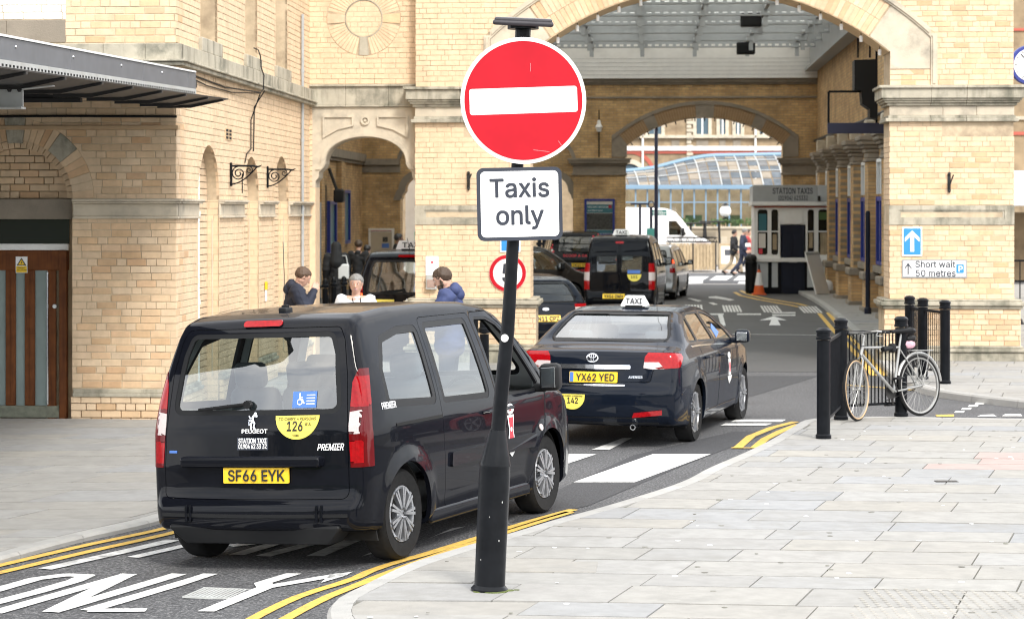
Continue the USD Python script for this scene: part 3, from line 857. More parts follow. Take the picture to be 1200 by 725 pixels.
# side wall
s_lo = wall2.intersection(sbox(W0 - .010, .40, W1, 4.19)).difference(unary_union([n.buffer(.0) for n in NP])).difference(sbox(0, 2.40, 99, 2.63))
bl2 = lay_bricks(F2, s_lo, z0=.40, seed=12)
bl2 += lay_bricks(F2, wall2.intersection(sbox(W0 - .01, 4.46, W1, 6.4)).difference(unary_union(WP)), z0=4.46, seed=13)
FN = Face((US - .15, 0), (0, 1), (1, 0))
for i, n in enumerate(NP):
    bl2 += lay_bricks(FN, n.buffer(-.005), z0=.40, seed=20 + i, proud=-.001, jitter=.001, depth=.02)
    a, b = nich[i]
    bl2 += lay_ring(F2, ((a + b) / 2, 2.62), (b - a) / 2 - .016, (b - a) / 2 - .002, 0, 180, t=.08, seed=40 + i, proud=.001, depth=.15, jitter=.0005)
    Fe = Face((US, b), (-1, 0), (0, -1))
    bl2 += lay_bricks(Fe, sbox(.012, -.05, .15, 2.62), z0=.40, seed=30 + i, proud=.001, jitter=.001, depth=.02)
Fp1 = Face((0, W0 - .055), (1, 0), (0, -1))
bl += lay_bricks(Fp1, sbox(DU + RO, -.08, US + .06, .30), z0=-.03, seed=9, depth=.05)
Fp2 = Face((US + .055, 0), (0, 1), (1, 0))
bl2 += lay_bricks(Fp2, unary_union([sbox(W0 - .06, -.08, nich[0][0], .30), sbox(nich[0][1], -.08, nich[1][0], .3), sbox(nich[1][1], -.08, nich[2][0], .3), sbox(nich[2][1], -.08, W1, .3)]), z0=-.03, seed=10, depth=.05)
add_bricks(wing, bl + bl2, 'brick', 300)
# white painted brickwork high on the left and its stone course
wb = lay_bricks(F1, sbox(-9.2, 4.74, U77, 6.4), z0=4.74, seed=15, row=.0845)
add_bricks(wing, wb, 'white_paint', 60, 'white_brick', 'white_brickwork')
wing.add('stone_course', cat(band(F1, -9.2, U77, [(4.465, 4.735, .012)], joints=[-8.6, -7.62])), M['stone_dark'])
JN = [-8.3, -7.2, -6.45, -5.95]
wing.add('cornice', cat(band(F1, -13, US, [(4.19, 4.235, .10), (4.235, 4.26, .14), (4.26, 4.45, .07)], 0, .001, joints=JN) + band(F2, W0, W1 - .02, [(4.19, 4.235, .10), (4.235, 4.26, .14), (4.26, 4.45, .07)], 0, 0, joints=[28.0, 29.3, 30.6, 31.9, 33.2, 34.5, 35.8])), M['stone'])
cs = [band(F1, DU + RO + .01, US, [(2.42, 2.57, .022), (2.57, 2.595, .07), (2.595, 2.625, .09), (2.39, 2.42, .045)], 0, .001)]
edges = [W0] + [e for n in nich for e in n] + [W1 - .01]
for a, b in zip(edges[::2], edges[1::2]):
    cs.append(band(F2, a, b, [(2.42, 2.57, .022), (2.57, 2.595, .07), (2.595, 2.625, .09), (2.39, 2.42, .045)], 0, 0))
for c in cs:
    wing.add('string_course', cat(c), M['stone_clean'])
cs = [band(F1, DU + RO + .02, US, [(.30, .345, .08), (.345, .39, .045)], 0, .001)]
for a, b in zip(edges[::2], edges[1::2]):
    cs.append(band(F2, a, b, [(.30, .345, .08), (.345, .39, .045)], 0, 0))
for c in cs:
    wing.add('plinth_cap', cat(c), M['stone'])
for a0, a1 in ((38, 55), (125, 142)):
    wing.add('arch_stone', F1.ext(Polygon(np.r_[arc(DU, DZ, RO + .004, a0 + .4, a1 - .4, 6), arc(DU, DZ, RB - .004, a1 - .4, a0 + .4, 6)]), -.03, .016), M['stone'])
wing.add('keystone', F1.ext(Polygon(np.r_[arc(DU, DZ, RO - .03, 82.5, 97.5, 4), arc(DU, DZ, RB + .01, 97.5, 82.5, 4)]), -.03, .02), M['stone'])
wing.add('lintel', F1.map(cbox(DU - RO + .01, DU + RO - .01, 2.385, DZ - .005, -.25, -.085, .006)), M['stone_dark'])
for (a, b), in zip(nich):
    wing.add('sill', F2.map(cbox(a + .02, b - .02, 4.452, 4.63, -.3, .055, .01)), M['stone'])
    wing.add('window_recess', F2.ext(sbox(a + .12, 4.63, b - .12, 7.9), -.34, -.32), M['brick_pale'])
# door
dz = lambda y: pu(30, y, W0 + .25)[1]
FD = Face((0, W0 + .24), (1, 0), (0, -1))
dl, dr = DU - RT + .01, DU + RT - .01
wing.add('transom_window', FD.box(dl, dr, dz(286), 2.384, -.01, .0), M['black_glass'])
wing.add('transom_bar', FD.map(cbox(dl, dr, dz(292.5), dz(285), 0, .05, .006)), M['white_paint'])
du = lambda x: pu(x, 400, W0 + .22)[0]
def sym(x0, x1): return [(du(x0), du(x1)), (2 * DU - du(x1), 2 * DU - du(x0))]
zt, zr, zb0, zb1 = dz(293), dz(316), dz(474), dz(488)
door = wing.add('door', cat([FD.map(cbox(dl, dr, zr, zt, 0, .04, .006))] + [FD.map(cbox(a, b, -.02, zr, 0, .045, .006)) for a, b in sym(56, 66)] + [FD.map(cbox(a, b, zb0, zr, 0, .04, .006)) for x in ((34, 41), (12, 18.5)) for a, b in sym(*x)]), M['wood_door'])
wing.add('door_frame', cat([FD.map(cbox(a, b, -.02, zt, -.005, .075, .006)) for a, b in sym(70.5, 79.5)]), M['wood_door'])
for x in ((18.5, 34), (41, 56), (-10, 12)):
    for a, b in sym(*x)[:1]:
        p = unique(door, 'glass_panel')
        usdkit.mesh(stage, p, _moved(FD.box(a + .002, b - .002, zb0, zr, .004, .012), -wing.off), M['frosted'])
usdkit.mesh(stage, unique(door, 'kick_plate'), _moved(FD.map(cbox(dl, dr - .06, zb1, zb0 - .003, 0, .052, .006)), -wing.off), pbr('door_sill', (.20, .21, .16), .8, var=.3, scale=12, stain=((.08, .10, .06), .8, 9.0)))
hx = du(58)
usdkit.mesh(stage, unique(door, 'handle'), _moved(cat([tube([FD.at(hx, zb0 + .02, .10), FD.at(hx, zr - .02, .10)], .011), tube([FD.at(hx, zb0 + .1, .04), FD.at(hx, zb0 + .1, .10)], .008), tube([FD.at(hx, zr - .1, .04), FD.at(hx, zr - .1, .10)], .008)]), -wing.off), M['chrome'])
usdkit.mesh(stage, unique(door, 'lock'), _moved(place(lathe([(0, .02), (.025, .02), (.03, 0)], 16), FD.at(du(65), dz(358), .045), rx=90), -wing.off), M['chrome'])
# the yellow warning sign on the door
sg = Thing('warning_sign', 'small white and yellow electrical warning sign on the brown door', 'sign', (du(26), W0 + .19, dz(310)), frame='b')
FS = Face((du(26), W0 + .195), (1, 0), (0, -1))
sg.add('panel', FS.box(-.07, .07, dz(319), dz(300), 0, .004), M['white_sign'])
zc = (dz(319) + dz(300)) / 2
sg.add('triangle', FS.ext(Polygon([(-.058, zc - .01), (.058, zc - .01), (0, zc + .083)]), .005, .007), M['sign_black'])
sg.add('triangle_face', FS.ext(Polygon([(-.040, zc - .001), (.040, zc - .001), (0, zc + .064)]), .008, .009), M['plate_yellow'])
sg.add('bolt_symbol', FS.ext(Polygon([(.004, zc + .05), (-.012, zc + .022), (0, zc + .024), (-.006, zc + .002), (.013, zc + .03), (.002, zc + .028)]), .0095, .0105), M['sign_black'])
sg.add('caption', FS.box(-.064, .064, dz(319) + .006, zc - .018, .005, .007), M['plate_yellow'])
sg.add('lettering', cat([FS.map(place(meshkit.text_mesh('Danger', .018, .001), (-.045, zc - .045, .008))), FS.map(place(meshkit.text_mesh('Mind your head', .012, .001), (-.055, zc - .068, .008)))]), M['plate_text'])
# pipes, cables, grille
def spipe(name, s, z0, z1, r, mat, d=None, label=None):
    q = [F2.at(s, z0, d if d is not None else r + .02), F2.at(s, z1, d if d is not None else r + .02)]
    ms = [tube(q, r, 10)]
    for z in np.arange(z0 + .3, z1, 1.1):
        ms.append(tube([F2.at(s, z - .03, d if d is not None else r + .02), F2.at(s, z + .03, d if d is not None else r + .02)], r * 1.25, 10))
    wing.add(name, cat(ms), M[mat])
spipe('downpipe', 28.40, -.05, 3.10, .045, 'white_paint', d=-.08)
spipe('downpipe', pw(351.5, 200, US)[0], .0, 5.6, .022, 'roof_steel')
for x in (291, 331.5, 247.5):
    spipe('corner_bead', pw(x, 300, US)[0], .38, 2.38, .007, 'stone_clean', d=.012)
def wcable(pts, r=.009):
    wing.add('cable', tube([F2.at(pw(x, 0, US)[0], pw(x, y, US)[1], .025 if y > 122 or x < 280 else .16) for x, y in pts], r, 6), M['plastic_black'])
wcable([(284, 56), (289, 58), (292, 66), (292.5, 78), (296, 88), (295.5, 104), (292, 108), (292, 140), (292, 174), (287, 180), (285, 190)])
wcable([(297, 106), (296, 125), (295.5, 150), (295, 177)])
wcable([(212, 83), (235, 92), (262, 102), (292, 108)], .011)
wcable([(214, 87), (240, 100), (270, 108), (292, 109)], .008)
wing.add('cable', tube([F1.at(-9, 3.585, .03), F1.at(-7, 3.60, .03), F1.at(US + .02, 3.59, .035)], .016, 6), M['plastic_black'])
wing.add('brick_band', cat(band(F1, -9.2, US, [(3.44, 3.49, .035)], 0, .001)), M['brick_arch'])
ga, gb = pw(263, 150, US)[0], pw(271, 150, US)[0]
gz0, gz1 = pw(267, 164, US)[1], pw(267, 150, US)[1]
wing.add('air_brick', cat([F2.box(ga, gb, gz0, gz1, .0, .014)]), M['brick_arch'])
wing.add('air_brick_holes', cat([F2.box(ga + (gb - ga) * (.1 + .45 * i), ga + (gb - ga) * (.42 + .45 * i), gz0 + (gz1 - gz0) * (.1 + .3 * j), gz0 + (gz1 - gz0) * (.3 + .3 * j), .013, .017) for i in (0, 1) for j in (0, 1, 2)]), M['void_black'])
# wrought iron brackets
def scroll(cx, cz, r0, turns, n=40, dirn=1, a0=0):
    t = np.linspace(0, 1, n)
    r = r0 * (1 - .8 * t)
    a = a0 + dirn * t * turns * 2 * np.pi
    return [(cx + r_ * math.cos(q), cz + r_ * math.sin(q)) for r_, q in zip(r, a)]
def bracket(px, py, plen, label):
    s, z = pw(px, py, US)
    ln = plen * s / FPX
    t = Thing('lamp_bracket', label, 'bracket', (US, s, z), frame='b')
    P = lambda d, h: np.array([US + .012 + d, s, z + h])
    t.add('back_plate', cbox(US + .009, US + .035, s - .02, s + .02, z - .27, z + .045, .004), M['black_iron'])
    t.add('arm', tube([P(0, 0), P(ln * .8, 0), P(ln, -.012)], .013, 8), M['black_iron'])
    t.add('tip', tube([P(ln, -.012), P(ln + .05, .01)], .014, 8, r1=.004), M['black_iron'])
    t.add('scroll', cat([tube([P(*q) for q in scroll(.11, -.10, .095, 1.9, a0=math.pi / 2)], .009, 6), tube([P(0, -.25)] + [P(.03 + .9 * ln * k, -.24 + .235 * k ** 1.7) for k in np.linspace(.1, 1, 9)], .010, 6), tube([P(*q) for q in scroll(.25, -.055, .05, 1.4, a0=math.pi / 2, dirn=-1)], .007, 6)]), M['black_iron'])
    return t
bk = bracket(269, 194, 33, 'black wrought iron scroll bracket nearer the corner, with a hanging rod')
bracket(312, 198, 30, 'black wrought iron scroll bracket farther from the canopy on the buff wall')
s_, z_ = pw(269, 194, US)
bk.add('hanging_rod', tube([(US + .17, s_, z_ - .1), (US + .17, s_, z_ - .36)], .008, 6), M['black_iron'])
# little marker plate on the wall
s_, z_ = pw(310, 340, US)
mk = Thing('wall_marker', 'narrow yellow topped white marker plate on the side wall near the men', 'sign', (US, s_, z_), frame='b')
mk.add('plate', F2.map(cbox(s_ - .05, s_ + .05, z_ - .15, z_ + .01, .012, .03)), M['white_sign'])
mk.add('top', F2.map(cbox(s_ - .05, s_ + .05, z_ + .013, z_ + .13, .012, .04)), M['plate_yellow'])

# ---- the canopy over the door
cn = Thing('entrance_canopy', 'grey metal edged canopy jutting over the pavement at upper left', 'canopy', (-7.5, 22, 3.8), frame='b')
UC = -5.27
FE = Face((UC, 0), (0, 1), (1, 0))
def lift(m):                                      # the edge climbs gently towards the wing
    m = _moved(m, np.zeros(3)); v = np.asarray(m.vertices).copy()
    v[:, 2] += .022 * (v[:, 1] - 26.5)
    return tm(v, m.faces)
zf1, zf0, zp0 = 4.08, 3.895, 3.835
def profile_along(pts, w0, w1, u0=UC):
    m = extrude(Polygon(pts), w0, w1)
    v = np.asarray(m.vertices)
    r = tm(np.c_[u0 + v[:, 0], v[:, 2], v[:, 1]], m.faces)
    if r.volume < 0: r.invert()
    return r
for a, b in ((14.0, 17.4), (17.41, 20.6), (20.61, 23.6), (23.61, 25.9), (25.91, 26.35)):
    cn.add('fascia_panel', lift(FE.map(cbox(a, b, zf0, zf1, -.03, .0, .004))), M['grey_metal'])
cn.add('fascia_trim', lift(FE.box(14.0, 26.3, zf1 + .001, zf1 + .02, -.06, .012)), M['white_paint'])
cn.add('perforated_strip', lift(FE.box(14.0, 26.3, zp0, zf0 - .002, -.06, .012)), M['steel_grey'])
cn.add('strip_holes', lift(cat([FE.box(a, a + .05, zp0 + .004, zp0 + .024, .010, .0145) for a in np.arange(14.5, 26.2, .11)])), M['void_black'], kind='stuff')
for a, b in ((14.0, 16.5), (16.51, 19.0), (19.01, 21.5), (21.51, 24.0), (24.01, 26.45)):
    cn.add('gutter_panel', lift(profile_along([(-.5, zp0 - .002), (-.02, zp0 - .002), (.36, zp0 - .05), (.36, zp0 - .062), (-.02, zp0 - .13), (-.5, zp0 - .13)], a, b)), M['dark_metal'])
for a in (15.2, 16.5, 17.8, 19.0, 20.3, 21.5, 22.8, 24.0, 25.2, 26.1):
    cn.add('gutter_bracket', lift(profile_along([(-.4, zp0 - .132), (-.02, zp0 - .132), (.365, zp0 - .064), (.365, zp0 - .085), (-.02, zp0 - .165), (-.4, zp0 - .165)], a, a + .05)), M['dark_metal'])
for a in np.arange(15.0, 26.2, 1.9):
    cn.add('bolt', lift(place(lathe([(0, .012), (.012, .008), (.016, 0)], 8), (UC, a, zf0 + .12), ry=90)), M['chrome'])
cn.add('roof', lift(box(-13, UC - .06, 14.0, 26.72, 3.92, 4.0)), M['dark_metal'])
for a in (16.0, 19.5, 23.0):
    cn.add('beam', lift(cat([box(-13, UC - .5, a - .04, a + .04, 3.66, 3.70), box(-13, UC - .5, a - .01, a + .01, 3.70, 3.86), box(-13, UC - .5, a - .04, a + .04, 3.86, 3.91)])), M['dark_metal'])
# the bolted steel bracket under the left end
bu = pd(14, 112, 19.3)
bx, by = w2b(bu[0], 19.3)
st_ = cn.add('steel_bracket', cat([cbox(bx - .6, bx + .095, by, by + .02, 3.36, 3.55, .004), cbox(bx - .6, bx + .10, by - .07, by + .07, 3.34, 3.359, .004), place(cbox(0, .27, -.03, .03, 0, .012, .004), (bx + .09, by, 3.50), ry=-6)]), M['steel_grey'])
for k in (0, 1):
    usdkit.mesh(stage, unique(st_, 'bolt'), _moved(place(lathe([(0, .02), (.018, .018), (.02, 0)], 6), (bx - .02 + .085 * k, by - .001, 3.50), rx=90), -cn.off), M['dark_metal'])

# ================================================================== the front with the two arches
WF = 37.1
FF = Face((0, WF), (1, 0), (0, -1))
FM = Face((0, 37.35), (1, 0), (0, -1))
front = Thing('arched_entrance_building', 'buff brick station front with the wide road arch and a smaller stone arch', 'building', (0, 37.5, 0), frame='b')
AC, AZ, AR, ARO = .90, 1.582, 4.481, 5.08
L0, L1, R0, R1 = -3.83, -1.98, 3.78, 5.73
spr = AZ + math.sqrt(AR ** 2 - (R0 - AC) ** 2)
main_open = unary_union([sbox(L1, -.3, R0, spr + .001), Polygon(list(map(tuple, arc(AC, AZ, AR, math.degrees(math.acos((R0 - AC) / AR)), 180 - math.degrees(math.acos((R0 - AC) / AR)), 60)))).buffer(.0005)])
fr = sbox(L0, -.3, R1, 9.0)
core_poly = fr.difference(main_open)
front.add('wall', cat([FF.ext(core_poly, -1.0, 0), FM.ext(sbox(-6.0, 4.17, L0 + .3, 9.0), -.7, 0)]), M['mortar'])
# arch soffit faced in brick
front.add('arch_soffit', cat([FF.ext(Polygon(np.r_[arc(AC, AZ, AR - .012, 50.2, 129.8, 60), arc(AC, AZ, AR + .02, 129.8, 50.2, 60)]), -.99, -.0)]), M['brick_arch'])
bricks = []
pier_z = [(.33, .92), (1.07, 2.25), (2.57, 3.66)]
for (a, b), sd in (((L0, L1), 50), ((R0, R1), 60)):
    for k, (z0, z1) in enumerate(pier_z):
        f = FF if k else Face((0, WF - .09), (1, 0), (0, -1))
        e = .01 if k else .10
        bricks += lay_bricks(f, sbox(a - e, z0, b + e, z1), z0=z0, seed=sd + k, depth=.03 if k else .10)
    for k, (z0, z1) in enumerate([(.33, .92), (1.07, 2.25), (2.57, 3.66)]):       # the sides of the piers that face the road and the corner
        for (u, n) in ((b, 1), (a, -1)):
            fs = Face((u, 0), (0, 1), (n, 0))
            bricks += lay_bricks(fs, sbox(WF + .001, z0, WF + .95, z1), z0=z0, seed=sd + 5 + k, proud=.006, jitter=.002)
    bricks += lay_bricks(FF, sbox(a - .01, 3.66, a + (b - a) * .42, 3.90), z0=3.66, seed=sd + 9)
ringp = Polygon(np.r_[arc(AC, AZ, AR, 5, 175, 90), arc(AC, AZ, ARO + .1, 175, 5, 90)])
hood = ringp.intersection(sbox(AC - 3.62, 4.47, AC + 3.62, 9))
upper = fr.intersection(sbox(L0 - .0, 4.48, R1 + .01, 6.9)).difference(main_open).difference(hood)
bricks += lay_bricks(FF, upper, z0=4.48, seed=70)
clipr = sbox(AC - 3.52, 4.48, AC + 3.52, 9)
bricks += lay_ring(FF, (AC, AZ), AR, ARO, 55.5, 124.5, t=.085, seed=71, rings=2, clip=clipr)
lowr = Polygon([(R0, 4.48), (AC + 3.52, 4.48), (AC + 3.52, 4.74), (R0, 4.74)])
bricks += lay_bricks(FF, lowr, z0=4.48, seed=72)
bricks += lay_bricks(FF, affinity.scale(lowr, -1, 1, origin=(AC, 0)), z0=4.48, seed=73)
oc = (-4.706, 5.61)
mreg = sbox(-5.6, 4.54, L0, 6.9).difference(Point(oc).buffer(.61, quad_segs=20))
bricks += lay_bricks(FM, mreg, z0=4.54, seed=74)
for a0, a1 in ((12, 78), (102, 168), (192, 258), (282, 348)):
    bricks += lay_ring(FM, oc, .31, .60, a0, a1, t=.055, seed=75, proud=.006)
FO = Face((0, 37.45), (1, 0), (0, -1))
bricks += lay_bricks(FM, Point(oc).buffer(.285, quad_segs=16), z0=4.54, seed=76, proud=.002, depth=.03, jitter=.001)
bricks += lay_bricks(FM, sbox(-5.6, 2.3, -5.55, 4.17), z0=0, seed=77)
add_bricks(front, bricks, 'brick', 300)
for a0 in (0, 90, 180, 270):
    front.add('oculus_stone', FM.ext(Polygon(np.r_[arc(*oc, .312, a0 - 11, a0 + 11, 5), arc(*oc, .60, a0 + 8, a0 - 8, 5)]), -.02, .012), M['stone' if a0 == 270 else 'brick'])
front.add('oculus_ring', FM.ext(Point(oc).buffer(.315, quad_segs=20).difference(Point(oc).buffer(.298, quad_segs=20)), -.05, .010), M['stone'])
# springer stones and the hood mould
a_s = math.degrees(math.acos((R0 - AC) / AR))
sp_r = Polygon(np.r_[arc(AC, AZ, AR + .003, a_s, 55.2, 8), arc(AC, AZ, ARO, 55.2, 30, 14)]).intersection(sbox(0, 4.745, AC + 3.515, 9))
sp_r = unary_union([sp_r, Polygon([(R0 + .003, 4.745), (AC + 3.515, 4.745), (AC + 3.515, 5.1), (R0 + .003, spr)])]).buffer(.0)
front.add('springer_stone', FF.ext(sp_r, -.03, .012), M['stone_clean'])
front.add('springer_stone', FF.ext(affinity.scale(sp_r, -1, 1, origin=(AC, 0)), -.03, .012), M['stone_clean'])
hm = Polygon(np.r_[arc(AC, AZ, ARO + .004, 5, 175, 120), arc(AC, AZ, ARO + .105, 175, 5, 120)]).intersection(sbox(AC - 3.525, 4.48, AC + 3.525, 9))
hm = unary_union([hm, sbox(AC + 3.525, 4.48, AC + 3.625, AZ + math.sqrt((ARO + .1) ** 2 - 3.6 ** 2)), sbox(AC - 3.625, 4.48, AC - 3.525, AZ + math.sqrt((ARO + .1) ** 2 - 3.6 ** 2))]).buffer(.001)
front.add('hood_mould', cat([FF.ext(hm, -.03, .035), FF.ext(hm.buffer(-.03), .03, .055)]), M['stone_clean'])
IMP = [(3.90, 3.955, .075), (3.955, 4.0, .03), (4.155, 4.20, .05), (4.20, 4.235, .09), (4.235, 4.27, .12), (4.27, 4.43, .15), (4.43, 4.475, .19)]
for nm, a, b, jn in (('impost', L0, L1, (-3.1, -2.6)), ('impost', R0, R1, (4.42, 4.98))):
    jt = [j for j in jn]
    ms = band(FF, a, b, IMP, .001, .001, joints=jt)
    for u, n in ((b, 1), (a, -1)):
        fs = Face((u, 0), (0, 1), (n, 0))
        ms += band(fs, WF - .0, WF + 1.0, [(z0, z1, p * .98) for z0, z1, p in IMP], 0, 0)
    front.add(nm, cat(ms), M['stone'])
    front.add('frieze', cat([FF.map(cbox(a + (b - a) * .43, a + (b - a) * .70, 4.002, 4.153, -.03, .012, .003)), FF.map(cbox(a + (b - a) * .703, b + .01, 4.002, 4.153, -.03, .012, .003)), FF.map(cbox(a - .01, a + (b - a) * .427, 4.002, 4.153, -.03, .010, .003))]), M['stone_clean'])
    z0, z1 = 2.256, 2.566
    q = sbox(a - .012, z0, b + .012, z1)
    inn = sbox(a + .14, z0 + .09, b - .14, z1 - .075)
    front.add('stone_panel', cat([FF.ext(q.difference(inn), -.03, .018), FF.ext(inn.difference(inn.buffer(-.03)), -.03, .006), FF.ext(inn.buffer(-.03), -.03, -.004)]), M['stone'])
    PL = [(.92, .97, .13), (.97, 1.035, .17), (1.035, 1.07, .12)]
    ms = band(FF, a, b, PL, .001, .001, ch=.012)
    BS = [(-.1, .235, .16), (.235, .29, .19), (.29, .335, .135)]
    m2 = band(FF, a, b, BS, .001, .001, ch=.012)
    for u, n in ((b, 1), (a, -1)):
        fs = Face((u, 0), (0, 1), (n, 0))
        ms += band(fs, WF, WF + 1.0, [(z0, z1, p * .985) for z0, z1, p in PL], 0, 0)
        m2 += band(fs, WF, WF + 1.0, [(z0, z1, p * .985) for z0, z1, p in BS], 0, 0)
    front.add('plinth_cap', cat(ms), M['stone'])
    front.add('base_course', cat(m2), M['stone'])
    front.add('plinth_core', box(a - .085, b + .085, WF - .085, WF + 1.0, -.1, .93), M['mortar'])
# middle arch in stone
MO0, MO1 = -5.50, -3.86
def basket(a, b, spring, crown, shoulder=.12):
    c = (a + b) / 2; h = (b - a) / 2
    pts = [(a, -.3), (a, spring - .22), (a + .05, spring - .16), (a + .06, spring - .07), (a + .13, spring), (a + .16, spring + .06)]
    A = h - .16
    for t in np.linspace(180, 0, 25):
        x = math.cos(math.radians(t)); y = math.sin(math.radians(t))
        pts.append((c + A * x, spring + .06 + (crown - spring - .06) * y ** .85))
    pts += [(2 * c - x, z) for x, z in pts[:6][::-1]]
    return Polygon(pts).buffer(0)
mo = basket(MO0, MO1, 3.18, 3.68)
front.add('stone_arch', FM.ext(sbox(-5.55, 2.86, L0, 4.165).difference(mo), -.5, .006), M['stone_clean'])
front.add('arch_moulding', FM.ext(mo.buffer(.07).difference(mo.buffer(.012)).intersection(sbox(-5.5, 3.15, -3.88, 4)), 0, .03), M['stone_clean'])
front.add('jamb', cat([FM.box(-5.6, MO0, -.2, 2.86, -.5, .0), FM.box(MO1, L0 + .2, -.2, 2.86, -.5, .0)]), M['brick'])
mc = (MO0 + MO1) / 2
for sgn in (-1, 1):
    pnl = Polygon([(mc + sgn * .19, 4.03), (mc + sgn * .70, 4.03), (mc + sgn * .70, 3.66), (mc + sgn * .45, 3.80), (mc + sgn * .19, 3.86)])
    front.add('carved_panel', FM.ext(pnl.difference(pnl.buffer(-.03)), 0, .035), M['stone_clean'])
front.add('roundel', cat([FM.ext(Point(mc, 3.95).buffer(.075).difference(Point(mc, 3.95).buffer(.045)), 0, .04), FM.ext(Point(mc, 3.95).buffer(.022), 0, .03)]), M['stone_clean'])
front.add('cornice', cat(band(FM, -5.6, L0, [(4.17, 4.20, .05), (4.20, 4.50, .03), (4.50, 4.535, .07)], 0, 0, joints=(-5.0, -4.3))), M['stone'])

# ---- fittings on the front
def hook(px, py0, py1, label):
    u, z1 = pu(px, py0, WF); _, z0 = pu(px, py1, WF)
    t = Thing('iron_hook', label, 'hook', (u, WF, z0), frame='b')
    t.add('plate', cbox(u - .03, u + .02, WF - .03, WF - .002, z0, z1, .005), M['dark_metal'])
    t.add('arm', tube([(u - .01, WF - .03, z0 + .05), (u, WF - .10, z0 + .12), (u + .05, WF - .13, z1 - .02)], .012, 6), M['dark_metal'])
    t.add('end', cat([trimesh.creation.icosphere(1, .026).apply_translation((u - .005, WF - .035, z1)), trimesh.creation.icosphere(1, .022).apply_translation((u - .005, WF - .035, z0))]), M['dark_metal'])
hook(1112.5, 203, 224, 'rusty iron flag holder on the right brick pier')
hook(549.5, 202, 221, 'rusty iron flag holder on the pier left of the no entry sign')
def wall_sign(name, label, x0, x1, y0, y1, mat, border=None, w=WF):
    (u0, z1), (u1, z0) = pu(x0, y0, w), pu(x1, y1, w)
    t = Thing(name, label, 'sign', ((u0 + u1) / 2, w, z0), frame='b')
    f = Face(((u0 + u1) / 2, w - .012), (1, 0), (0, -1))
    h = (u1 - u0) / 2
    t.add('plate', f.ext(rrect(-h, h, z0, z1, .012), 0, .008), M[mat if border is None else border])
    if border: t.add('panel', f.ext(rrect(-h + .022, h - .022, z0 + .022, z1 - .022, .01), .0085, .0105), M[mat])
    return t, f, h, z0, z1
t, f, h, z0, z1 = wall_sign('ahead_sign', 'blue rectangular sign with a white ahead arrow on the right pier', 1057, 1080.5, 265.5, 299.5, 'sign_blue', 'white_sign')
zm = (z0 + z1) / 2
t.add('arrow', f.ext(unary_union([sbox(-.03, z0 + .07, .03, z1 - .10), Polygon([(-.115, z1 - .17), (0, z1 - .055), (.115, z1 - .17), (.115, z1 - .235), (0, z1 - .125), (-.115, z1 - .235)])]), .011, .013), M['white_sign'])
t, f, h, z0, z1 = wall_sign('short_wait_sign', 'white sign reading Short wait 50 metres with a parking symbol', 1057, 1133, 303.5, 325, 'white_sign', 'sign_back')
zm = (z0 + z1) / 2
t.add('lettering', cat([f.map(place(meshkit.text_mesh('Short wait', .098, .002, True), (-h + .20, zm + .022, .011))), f.map(place(meshkit.text_mesh('50 metres', .098, .002, True), (-h + .20, zm - .12, .011)))]), M['sign_black'])
t.add('arrow', f.ext(unary_union([sbox(-h + .085, z0 + .05, -h + .105, z1 - .06), Polygon([(-h + .04, z1 - .13), (-h + .095, z1 - .05), (-h + .15, z1 - .13), (-h + .15, z1 - .16), (-h + .095, z1 - .085), (-h + .04, z1 - .16)])]), .011, .013), M['sign_black'])
t.add('parking_panel', f.ext(rrect(h - .17, h - .05, zm - .07, zm + .07, .01), .011, .013), M['sign_blue'])
t.add('parking_letter', f.map(place(meshkit.text_mesh('P', .09, .002, True), (h - .145, zm - .045, .0135))), M['white_sign'])
# speed limit roundel on the left pier
u, z = pu(595, 319.5, WF)
t = Thing('speed_limit_sign', 'round white speed limit 5 sign with red ring on the left pier', 'sign', (u, WF, z), frame='b')
f = Face((u, WF - .015), (1, 0), (0, -1))
t.add('disc', f.ext(Point(0, z).buffer(.30, quad_segs=24), 0, .008), M['white_sign'])
t.add('ring', f.ext(Point(0, z).buffer(.297, quad_segs=24).difference(Point(0, z).buffer(.235, quad_segs=24)), .0085, .0105), M['red_sign'])
t.add('numeral', f.map(place(meshkit.text_mesh('5', .29, .002, True), (-.125, z - .145, .009))), M['sign_black'])
t, f, h, z0, z1 = wall_sign('blue_notice', 'small blue sign above the round speed limit sign on the left pier', 586, 610, 279, 295, 'sign_blue', 'white_sign')
t, f, h, z0, z1 = wall_sign('white_notice', 'plain white notice plate on the left pier beside the bearded man', 499, 514, 299.5, 322, 'white_sign')
t.add('emblem', f.ext(Point(0, z1 - .1).buffer(.02), .0085, .010), M['sticker_red'])
(u0, z1), (u1, z0) = pu(499.5, 322.5, WF), pu(512, 338.5, WF)
t = Thing('letter_box', 'small grey metal box below the white notice on the left pier', 'box', ((u0 + u1) / 2, WF, z0), frame='b')
t.add('case', cbox(u0, u1, WF - .09, WF - .002, z0, z1, .008), M['steel_grey'])
t.add('flap', cbox(u0 + .02, u1 - .02, WF - .098, WF - .089, z0 + .03, z1 - .06, .004), pbr('rusty', (.34, .24, .20), .6, var=.3, scale=20))
